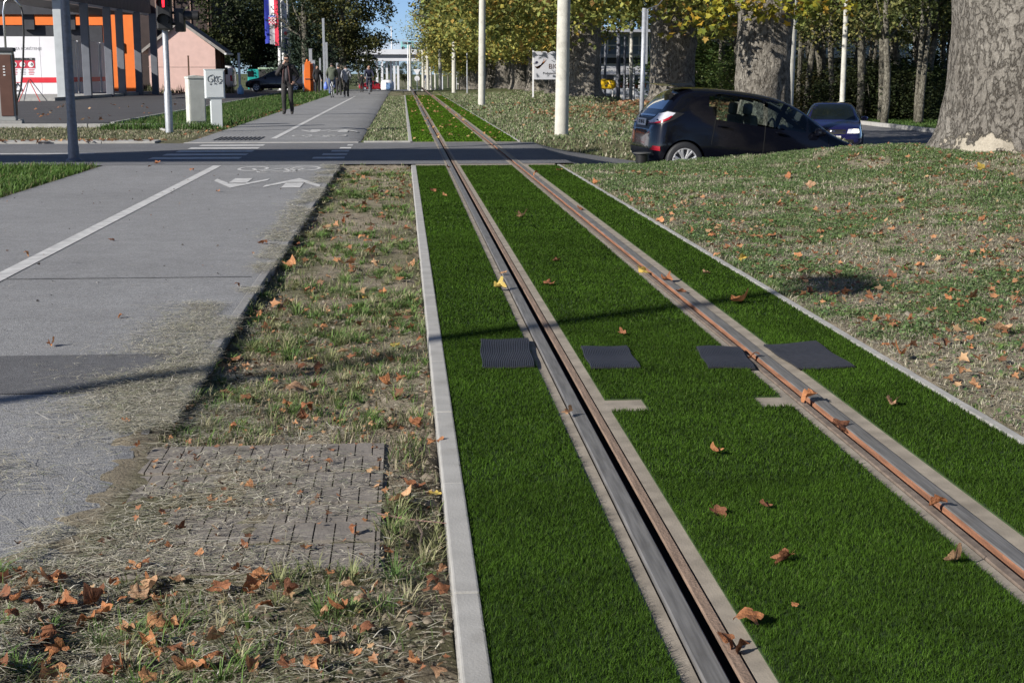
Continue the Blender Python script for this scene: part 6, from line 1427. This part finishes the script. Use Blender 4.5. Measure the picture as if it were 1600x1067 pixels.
person('person', 'small figure in black standing left of the approaching cyclist', (p.x, 95, zat(p.x, 95)), R(20), dict(elR=(.3, -.1, 1.15), wrR=(.24, .05, 1.0), paR=(.2, .1, .98)), BLKC, TRO, h=1.2)
p = at(668, 112, 150)
person('person', 'person in dark blue standing beside a far white pole', (p.x-.1, 148, zat(p.x, 148)), R(170), dict(), cl('dark_blue_coat', (.03, .045, .08)), NAVY, h=1.8)
def bicycle(label, pos, rz, frame, s=1.0):
    t = thing('bicycle', label, 'bicycle', pos, rz); t.scale = (s,)*3
    for y in (-.52, .52):
        w = thing('wheel', None, None, (0, y, .34)); w.parent = t
        b = MB(); b.tube([(0, .33*math.cos(a), .33*math.sin(a)) for a in np.linspace(0, 2*math.pi, 29)], .017, 6); b.build('tyre', RUBBER, w, True)
        b = MB(); b.tube([(0, .30*math.cos(a), .30*math.sin(a)) for a in np.linspace(0, 2*math.pi, 25)], .01, 5)
        for k in range(12): a = math.pi*2*k/12; b.tube([(0, 0, 0), (0, .30*math.cos(a), .30*math.sin(a))], .0025, 4)
        b.build('rim', GALV, w)
    b = MB(); A, Bq, Cq, D, Eq = (0, -.52, .34), (0, -.08, .30), (0, -.2, .82), (0, .40, .80), (0, .52, .34)
    for a, c in ((A, Bq), (A, Cq), (Bq, Cq), (Bq, D), (Cq, D), (D, Eq)): b.tube([a, c], .017, 8)
    b.tube([D, (0, .36, .98)], .014, 6); b.build('frame', frame, t, 'auto')
    b = MB(); b.tube([(-.28, .26, 1.0), (-.18, .34, 1.0), (0, .36, .99), (.18, .34, 1.0), (.28, .26, 1.0)], .012, 6); b.build('handlebar', GALV, t, True)
    b = MB(); b.ball((0, -.24, .88), (.09, .13, .035), 12, 6); b.tube([(0, -.2, .8), (0, -.23, .87)], .013, 6); b.build('saddle', BLACKP, t, True)
    for y, a0 in ((-.52, 40), (.52, 60)):
        b = MB(); pts = [(0, y+.37*math.cos(R(a)), .34+.37*math.sin(R(a))) for a in range(a0-30, a0+110, 14)]; b.tube(pts, .024, 5); b.build('mudguard', frame, t, True)
    for s_ in (-1, 1):
        b = MB(); b.box((s_*.12, -.08+s_*.0, .30+s_*.14), (.1, .09, .025), bev=.008); b.tube([(s_*.04, -.08, .3), (s_*.07, -.08, .30+s_*.14)], .01, 5); b.build('pedal', BLACKP, t)
    return t
def rider_pose(): return dict(pelvis=(0, -.24, .98), waist=(0, -.2, 1.12), chest=(0, -.11, 1.33), upper=(0, -.07, 1.45), neck=(0, -.02, 1.54), head=(0, .02, 1.66), crown=(0, .015, 1.74), chin=(0, .075, 1.605), nose=(0, .125, 1.665), earR=(.082, .01, 1.665), earL=(-.082, .01, 1.665), brow=(0, .08, 1.705),
    hipR=(.095, -.2, .96), kneeR=(.12, .16, .78), ankR=(.12, -.06, .52), heelR=(.12, -.13, .47), toeR=(.13, .08, .47), hipL=(-.095, -.2, .95), kneeL=(-.12, .10, .56), ankL=(-.12, -.09, .24), heelL=(-.12, -.15, .19), toeL=(-.13, .06, .20),
    shR=(.185, -.06, 1.44), elR=(.27, .06, 1.2), wrR=(.26, .22, 1.06), paR=(.26, .27, 1.02), shL=(-.185, -.06, 1.44), elL=(-.27, .06, 1.2), wrL=(-.26, .22, 1.06), paL=(-.26, .27, 1.02))
p = at(518.5, 112, 75.5)
bicycle('white bicycle ridden away by the person in the green jacket', (p.x, 75.5, .004), R(-3), M('bike_white', (.55, .56, .58), .4, .05, 5))
person('person', 'cyclist in a green hooded jacket riding away', (p.x, 75.5, .004), R(-3), rider_pose(), GREENJ, JEAN, h=1.76, hood=GREENJ, bulk=1.15)
t = thing('shopping_bag', 'bright blue bag hanging at the left of the green jacketed cyclist', 'bag', (p.x-.33, 75.6, .0)); b = MB(); b.lathe([(0, .40), (.09, .41), (.12, .5), (.10, .64), (.04, .8), (0, .82)], n=12); b.build('sack', BLUEB, t, True); b = MB(); b.tube([(0, 0, .8), (.03, .1, .92), (.06, .25, 1.0)], .01, 5); b.build('handle', BLUEB, t)
p = at(576.5, 112, 85.8)
bicycle('dark bicycle coming towards the camera on the far path', (p.x, 85.8, .004), R(184), M('bike_dark', (.03, .03, .035), .4, .05, 5))
person('person', 'cyclist in a navy top riding towards the camera', (p.x, 85.8, .004), R(184), rider_pose(), NAVY, NAVY, h=1.7, bald=True)
# ================================================================ FALLEN LEAVES
def leaf_mesh(seed, curl, fold, twist):
    """a dried plane leaf: five pointed lobes, stalk, curled"""
    rnd = random.Random(seed); A = [180, 150, 124, 108, 90, 72, 58, 46, 34, 20, 10, 0]; Rr = [.2, .46, .66, .60, .55, .76, .86, .78, .64, .80, .92, 1.0]
    ang = [a for a in A]+[-a for a in A[-2:0:-1]]; rad = Rr+Rr[-2:0:-1]; n = len(ang); V = [(0, 0, 0)]
    for f in (.5, 1.0):
        for a, r in zip(ang, rad):
            r = r*f*rnd.uniform(.9, 1.08); a = R(a+rnd.uniform(-3, 3)); V.append((r*math.cos(a), r*math.sin(a), 0))
    V += [(-.14, .012, 0), (-.14, -.012, 0), (-.75, .03, .03), (-.75, .012, .03)]
    out = []
    for x, y, z in V:
        r2 = x*x+y*y; z = curl*r2+fold*abs(y)*(.6+.4*x)+.11*math.sin(6*x+seed)*math.sqrt(r2)+.12*math.sin(5*y+seed*2)*math.sqrt(r2)
        k = twist*x; x2 = x*(1-.22*abs(curl)*abs(x)); y2 = y*(1-.3*min(abs(fold), 1)); c, s_ = math.cos(k), math.sin(k); out.append((x2, y2*c-z*s_, y2*s_+z*c))
    lo = min(p[2] for p in out); out = [(x*.5, y*.5, (z-lo)*.5) for x, y, z in out]
    F_ = [(0, 1+i, 1+(i+1) % n) for i in range(n)]+[(1+i, 1+n+i, 1+n+(i+1) % n, 1+(i+1) % n) for i in range(n)]; m = 1+2*n; F_.append((m, m+1, m+3, m+2))
    me = bpy.data.meshes.new('leaf'); me.from_pydata(out, [], F_); me.polygons.foreach_set('use_smooth', [True]*len(me.polygons)); me.update(); return me
def leaf_mat():
    m, t, b, N, L = nodes('dry_leaf'); oi = N('ObjectInfo'); r = N('ValToRGB'); e = r.color_ramp.elements
    e[0].position = 0; e[0].color = (.23, .105, .06, 1); e[1].position = 1; e[1].color = (.60, .38, .22, 1)
    for p_, c in ((.25, (.38, .17, .085)), (.5, (.52, .24, .11)), (.75, (.56, .30, .15)), (.9, (.46, .31, .20))): q = e.new(p_); q.color = (*c, 1)
    L(oi.outputs['Random'], r.inputs[0]); tc = N('TexCoord'); n = N('TexNoise'); n.inputs['Scale'].default_value = 4.5; n.inputs['Detail'].default_value = 6; n.inputs['Roughness'].default_value = .7; L(tc.outputs['Object'], n.inputs['Vector'])
    r2 = N('ValToRGB'); r2.color_ramp.elements[0].position = .3; r2.color_ramp.elements[0].color = (.5, .42, .38, 1); r2.color_ramp.elements[1].position = .65; r2.color_ramp.elements[1].color = (1.15, 1.1, 1.05, 1); L(n.outputs['Fac'], r2.inputs[0])
    x = N('MixRGB'); x.blend_type = 'MULTIPLY'; x.inputs[0].default_value = 1; L(r.outputs[0], x.inputs[1]); L(r2.outputs[0], x.inputs[2]); L(x.outputs[0], b.inputs['Base Color'])
    b.inputs['Roughness'].default_value = .65; b.inputs['Specular IOR Level'].default_value = .3
    bp = N('Bump'); bp.inputs['Strength'].default_value = .5; bp.inputs['Distance'].default_value = .05; L(n.outputs['Fac'], bp.inputs['Height']); L(bp.outputs[0], b.inputs['Normal'])
    tr = N('BsdfTranslucent'); L(x.outputs[0], tr.inputs['Color']); ms = N('MixShader'); ms.inputs[0].default_value = .15; L(b.outputs[0], ms.inputs[1]); L(tr.outputs[0], ms.inputs[2]); L(ms.outputs[0], t.nodes['Material Output'].inputs['Surface'])
    return m
LM = leaf_mat(); YM = M('yellow_leaf', (.46, .32, .07), .6, .2, 5, col2=(.34, .27, .07))
LV = [leaf_mesh(k, (.25, -.35, .7, -.7, .15, 1.0, .4, -.2)[k % 8], (.2, .5, -.3, .8, 1.1, .15, -.6, .35)[k % 8], (.2, .8, -.6, .4, 1.3, -1.0, .1, .5)[k % 8]) for k in range(12)]
for me in LV: me.materials.append(LM)
LY = [LV[k].copy() for k in (1, 4, 6)]
for me in LY: me.materials.clear(); me.materials.append(YM)
rl = random.Random(5); NLEAF = [0]
def leaf(x, y, z, s, label, group, yellow=False, tilt=.25):
    o = link('fallen_leaf', rl.choice(LY if yellow else LV)); o.location = (x, y, z); s *= 1.12; o.scale = (s, s, s*rl.uniform(.9, 1.5)); o.rotation_euler = (rl.gauss(0, tilt), rl.gauss(0, tilt), rl.uniform(0, 6.28)); NLEAF[0] += 1
    return tag(o, label, 'leaf', group)
def gpt(px, py, z=0.):
    d = _F + _R*((px-800)/F_PX) - _U*((py-533.5)/F_PX); k = (z-CAM_H)/d.z; return CAM_H*0+d.x*k, d.y*k
G1 = 'dry leaves on the artificial turf'
turf_leaves = [(675, 301, .11, 'pale dry leaf alone on the far left turf strip'), (813, 341, .12, 'dry leaf on the middle turf, farthest lone one before the road'), (868, 411, .07, 'small curled leaf on the middle turf between two larger ones'), (857, 449, .10, 'light brown leaf at the left edge of the middle turf above the mats'), (889, 653, .065, 'small brown leaf on the concrete beside the left rail'), (1162, 986, .09, 'large pale curled leaf at the turf edge near the bottom'), (1118, 807, .065, 'twisted leaf on the middle turf above the lowest ones'), (1230, 882, .07, 'wrinkled brown leaf on the middle turf near the bottom'), (1488, 887, .06, 'tan leaf near the lower right corner of the middle turf'), (1398, 638, .085, 'crumpled tan leaf on the right turf strip below the mats'), (1117, 714, .05, 'small flat leaf on the middle turf below the cut-out'), (1193, 799, .04, 'tiny olive leaf on the middle turf'), (1151, 477, .13, 'big brown leaf on the right turf strip above the mats'), (1105, 431, .06, 'little leaf on the right turf strip nearest its kerb'), (783, 432, .07, 'brown leaf lying beside the left rail far up'), (972, 528, .05, 'tiny leaf just above the second mat'), (1240, 956, .025, 'speck of leaf on the middle turf near the bottom edge'), (1285, 562-300, .09, 'leaf at the top of the embankment beside the ramp'), (875, 268, .1, 'brown leaf on the turf just before the road'), (695, 309, .06, 'small leaf beside the pale one on the far left strip'), (930, 290, .09, 'leaf on the right strip near the road')]
for px, py, s, lb in turf_leaves:
    x, y = gpt(px, py); leaf(x, y, max(.02, zat(x, y) if x > 2.3 else .02), s*1.15, lb, G1, tilt=.2)
x, y = gpt(777, 455); leaf(x, y, .022, .11, 'yellow brown leaf lying between the left turf strip and the rail', G1, True)
G2 = 'dry leaves caught on the rails'
for px, py, s, lb in ((1005, 427, .14, 'yellowish leaf on the right rail above the mats'), (1038, 440, .11, 'brown leaf behind the yellowish one on the right rail'), (1060, 458, .08, 'small brown leaf below it on the right rail'), (1268, 631, .10, 'pointed leaf standing on the right rail beside the cut-out'), (1310, 672, .12, 'largest leaf draped over the right rail'), (1470, 797, .075, 'upright leaf on the right rail near the right edge'), (1122, 1012, .07, 'leaf bridging the groove of the left rail at the bottom'), (1165, 1022, .06, 'long curled leaf right of the groove at the bottom'), (1182, 560, .07, 'folded leaf on the right rail between the mats'), (700, 262, .1, 'leaf in the left rail at the road edge'), (840, 276, .12, 'leaf on the right rail at the road edge'), (905, 262+66, .1, 'leaf on the right rail halfway up')):
    x, y = gpt(px, py); leaf(x, y, .01, s*1.1, lb, G2, px == 1005, .45)
G3 = 'dry leaves on the cycle path'
for px, py, s, lb in ((80, 541, .07, 'thin brown leaf alone on the path above the dark patch'), (415, 382, .12, 'large curled leaf near the path kerb'), (175, 377, .07, 'small leaf on the path close to the white line'), (41, 402, .07, 'brown leaf on the white line'), (370, 450, .06, 'small leaf on the straw near the path kerb'), (247, 256, .13, 'tan leaf at the road edge of the path'), (300, 268, .1, 'leaf on the path left of the arrow'), (235, 262, .07, 'dark speck leaf on the path near the road'), (30, 852, .04, 'small leaf at the left edge beside the duct cover'), (190, 497, .05, 'tiny leaf in the middle of the path'), (340, 300, .07, 'leaf beside the lane line far up')):
    x, y = gpt(px, py); leaf(x, y, .008, s, lb, G3, tilt=.15)
G4 = 'dry leaves on the left verge'
for px, py, s, lb, yel in ((455, 610, .15, 'biggest orange leaf on the verge below the kerb end', 0), (385, 622, .09, 'orange leaf at the end of the path kerb', 0), (625, 594, .09, 'rounded orange leaf against the track kerb', 0), (620, 795, .12, 'long rolled brown leaf right of the duct cover', 0), (650, 765, .10, 'pair-like brown leaf above the rolled one', 0), (685, 705, .085, 'leaf leaning on the track kerb beside the cover', 0), (682, 777, .06, 'yellow leaf beside the track kerb', 1), (612, 537, .09, 'yellow green leaf on the verge', 1), (482, 556, .08, 'yellowish leaf in the verge grass', 1), (608, 870, .04, 'small leaf in the hollow right of the cover', 0), (655, 548, .09, 'dark orange leaf by the track kerb', 0), (240, 920, .085, 'broad flat leaf in front of the duct cover', 0), (340, 925, .095, 'star shaped leaf in front of the duct cover', 0), (300, 1040, .08, 'tan leaf at the bottom left', 0), (510, 1010, .08, 'leaf in the tuft at the bottom', 0), (80, 1050, .10, 'torn leaf in the bottom left corner', 0)):
    x, y = gpt(px, py, -.03); leaf(x, y, zat(x, y)+.012, s, lb, G4, bool(yel))
def spread(n, region, label, group, smin, smax, zf, yellow=.0, accept=None):
    k = 0; tries = 0
    while k < n and tries < n*60:
        tries += 1; px = rl.uniform(region[0], region[2]); py = rl.uniform(region[1], region[3]); x, y = gpt(px, py)
        for _ in range(3): x, y = gpt(px, py, zf(x, y))
        if accept and not accept(x, y): continue
        leaf(x, y, zf(x, y)+.008, rl.uniform(smin, smax), label, group, rl.random() < yellow, .3); k += 1
vz = lambda x, y: -.014 if (-.97 < x < -.07 and 3.8 < y < 5.16) else (.004 if x < -.97 and y > 3.9 else zat(x, y))
spread(46, (0, 885, 260, 1067), 'brown leaf in the dense litter at the bottom left corner', 'leaves littering the bottom left corner', .045, .085, vz)
spread(32, (260, 890, 720, 1067), 'brown leaf on the grassy soil at the bottom between litter and kerb', 'leaves on the soil in front of the duct cover', .035, .075, vz, accept=lambda x, y: x < .1)
spread(20, (170, 640, 590, 870), 'brown leaf among straw on the duct cover', 'leaves on the duct cover', .03, .06, vz, accept=lambda x, y: -1.3 < x < -.1)
spread(36, (350, 400, 690, 690), 'orange brown leaf in the verge grass beside the kerb end', 'leaves in the near part of the left verge', .045, .09, vz, .04, accept=lambda x, y: -.88 < x < .08 and y > 5.2)
spread(12, (430, 262, 660, 420), 'small orange leaf in the far part of the left verge before the road', 'leaves in the far part of the left verge', .07, .12, vz, .06, accept=lambda x, y: -.9 < x < .08 and y < 20.8)
rz_ = lambda x, y: zat(x, y)
G7 = 'leaves on the right embankment'
for cx, cy, s, yel in ((183, 275, .15, 0), (530, 352, .13, 0), (555, 402, .14, 0), (620, 160, .16, 0), (705, 195, .16, 0), (635, 237, .15, 1), (890, 118, .16, 0), (1420, 190, .17, 1), (880, 285, .14, 0), (695, 432, .14, 0), (665, 492, .1, 0), (535, 502, .09, 0), (425, 505, .09, 1), (320, 490, .09, 0), (75, 340, .12, 0), (140, 343, .1, 0), (1050, 580, .1, 0), (710, 642, .11, 0), (1155, 530, .1, 0), (1310, 655, .1, 0), (1375, 665, .12, 0), (1400, 770, .1, 0), (1495, 800, .11, 0), (1090, 905, .1, 0), (985, 762, .08, 0), (915, 760, .08, 0), (945, 680, .09, 0)):
    px, py = 1000+cx/2.667, 220+cy/2.667; x, y = gpt(px, py)
    for _ in range(4): x, y = gpt(px, py, zat(x, y))
    leaf(x, y, zat(x, y)+.015, s*.95, ('yellow leaf on the green top of the embankment' if yel else 'large orange leaf on the embankment grass'), G7+(' that are yellow' if yel else ' that are large'), bool(yel), .35)
spread(50, (1080, 380, 1600, 640), 'brown leaf on the dry lower slope of the embankment', 'leaves on the lower embankment', .035, .075, rz_, .02, accept=lambda x, y: x > 2.32)
spread(10, (930, 262, 1600, 380), 'small brown leaf high on the embankment', 'leaves on the upper embankment', .07, .11, rz_, .04, accept=lambda x, y: x > 2.32 and y < 20.3)
# small and far leaves nobody could count
def leaf_stuff(label, X, Y, Z, S, cols=((.31, .14, .075), (.40, .20, .10), (.22, .11, .065), (.42, .27, .15))):
    n = len(X); P = np.stack([X, Y, Z], 1); o = link('leaf_litter', cards('leaf_litter', P, rand_up(n, .7), S, mixcol(n, cols, [1]*len(cols)), BLADE, 1.0, True, .5)); tag(o, label, 'leaf litter', kind='stuff')
x, y = scatter(.2, 2.2, 28, 80, 2.6); leaf_stuff('leaf specks all over the turf beyond the road', x, y, np.full(len(x), .03), RNG.uniform(.06, .12, len(x)), ((.40, .22, .1), (.48, .34, .14), (.3, .15, .07)))
x = RNG.uniform(-14, -4.5, 170); y = RNG.normal(ROAD1+.25, .22, 170); leaf_stuff('brown leaves blown along the far road kerb', x, y, np.full(170, .05), RNG.uniform(.08, .16, 170))
x, y = scatter(-20, -5, 29, 60, .28); leaf_stuff('leaves scattered over forecourt and grass strip', x, y, np.full(len(x), .03), RNG.uniform(.1, .18, len(x)))
x = np.concatenate([RNG.normal(8, 1.6, 1500), RNG.normal(4.6, .35, 60), RNG.uniform(2.5, 9, 260)]); y = np.concatenate([RNG.normal(41.5, 2.2, 1500), RNG.normal(42, .7, 60), RNG.uniform(28.4, 60, 260)]); leaf_stuff('brown leaf litter on the mounds under the plane trees beyond the ramp', x, y, zt(x, y)+.03, RNG.uniform(.08, .17, len(x)))
x = RNG.normal(7.2, 1.2, 260); y = RNG.normal(17.8, 1.0, 260); leaf_stuff('leaf scraps round the foot of the big plane', x, y, zt(x, y)+.015, RNG.uniform(.03, .09, 260))
x, y = scatter(-2.2, .1, 2.5, 9, 130); k = (x > -.9) | (y < 3.9); x = x[k]; y = y[k]; leaf_stuff('crumbled leaf scraps on the left verge', x, y, zt(x, y)+.012, RNG.uniform(.012, .035, len(x)))
x = RNG.uniform(2.35, 7.5, 2000); y = RNG.uniform(4.8, 19, 2000); k = fbm(x, y, .8, 151, 3) > .46; x = x[k]; y = y[k]; leaf_stuff('small brown leaves drifted together on the embankment', x, y, zt(x, y)+.02, RNG.uniform(.035, .075, len(x)))
x, y = scatter(2.35, 6.5, 4.8, 15, 34); leaf_stuff('crumbled leaf scraps on the embankment', x, y, zt(x, y)+.015, RNG.uniform(.015, .05, len(x)))
x = RNG.uniform(-4.6, -4.05, 90); y = RNG.uniform(29, 60, 90); leaf_stuff('leaves along the left edge of the far path', x, y, np.full(90, .03), RNG.uniform(.07, .12, 90))
n = 150; x = RNG.uniform(-4.2, -1.1, n); y = RNG.uniform(4, 20, n); leaf_stuff('dark crumbs and leaf bits on the cycle path', x, y, np.full(n, .008), RNG.uniform(.008, .03, n), ((.05, .04, .03), (.25, .13, .07), (.12, .1, .08)))
x, y = scatter(-.88, .08, 6, 20.8, 11); leaf_stuff('small orange leaves along the far part of the left verge', x, y, zt(x, y)+.02, RNG.uniform(.05, .1, len(x)))
x, y = scatter(-2.1, -1.0, 2.5, 3.85, 60); leaf_stuff('broken brown leaf pieces in the bottom left litter', x, y, zt(x, y)+.015, RNG.uniform(.025, .055, len(x)))
# twigs beside the duct cover
TW = M('twig_brown', (.13, .1, .08), .85, .2, 20); TWR = M('twig_red', (.17, .10, .085), .8, .2, 20)
for pts, r, m, lb in (([(590, 812), (640, 818), (700, 832)], .003, TWR, 'reddish twig lying from the cover edge to the track kerb'), ([(582, 826), (612, 840), (638, 853)], .0035, TW, 'grey straight twig at the cover edge'), ([(650, 822), (660, 840), (656, 858)], .005, TW, 'short crooked twig on the bare soil right of the cover')):
    b = MB(); P = [gpt(px, py, -.03) for px, py in pts]; b.tube([(x, y, max(zat(x, y), -.03)+.014) for x, y in P], [r, r*.8, r*.5], 6); tag(b.build('twig', m), lb, 'twig')
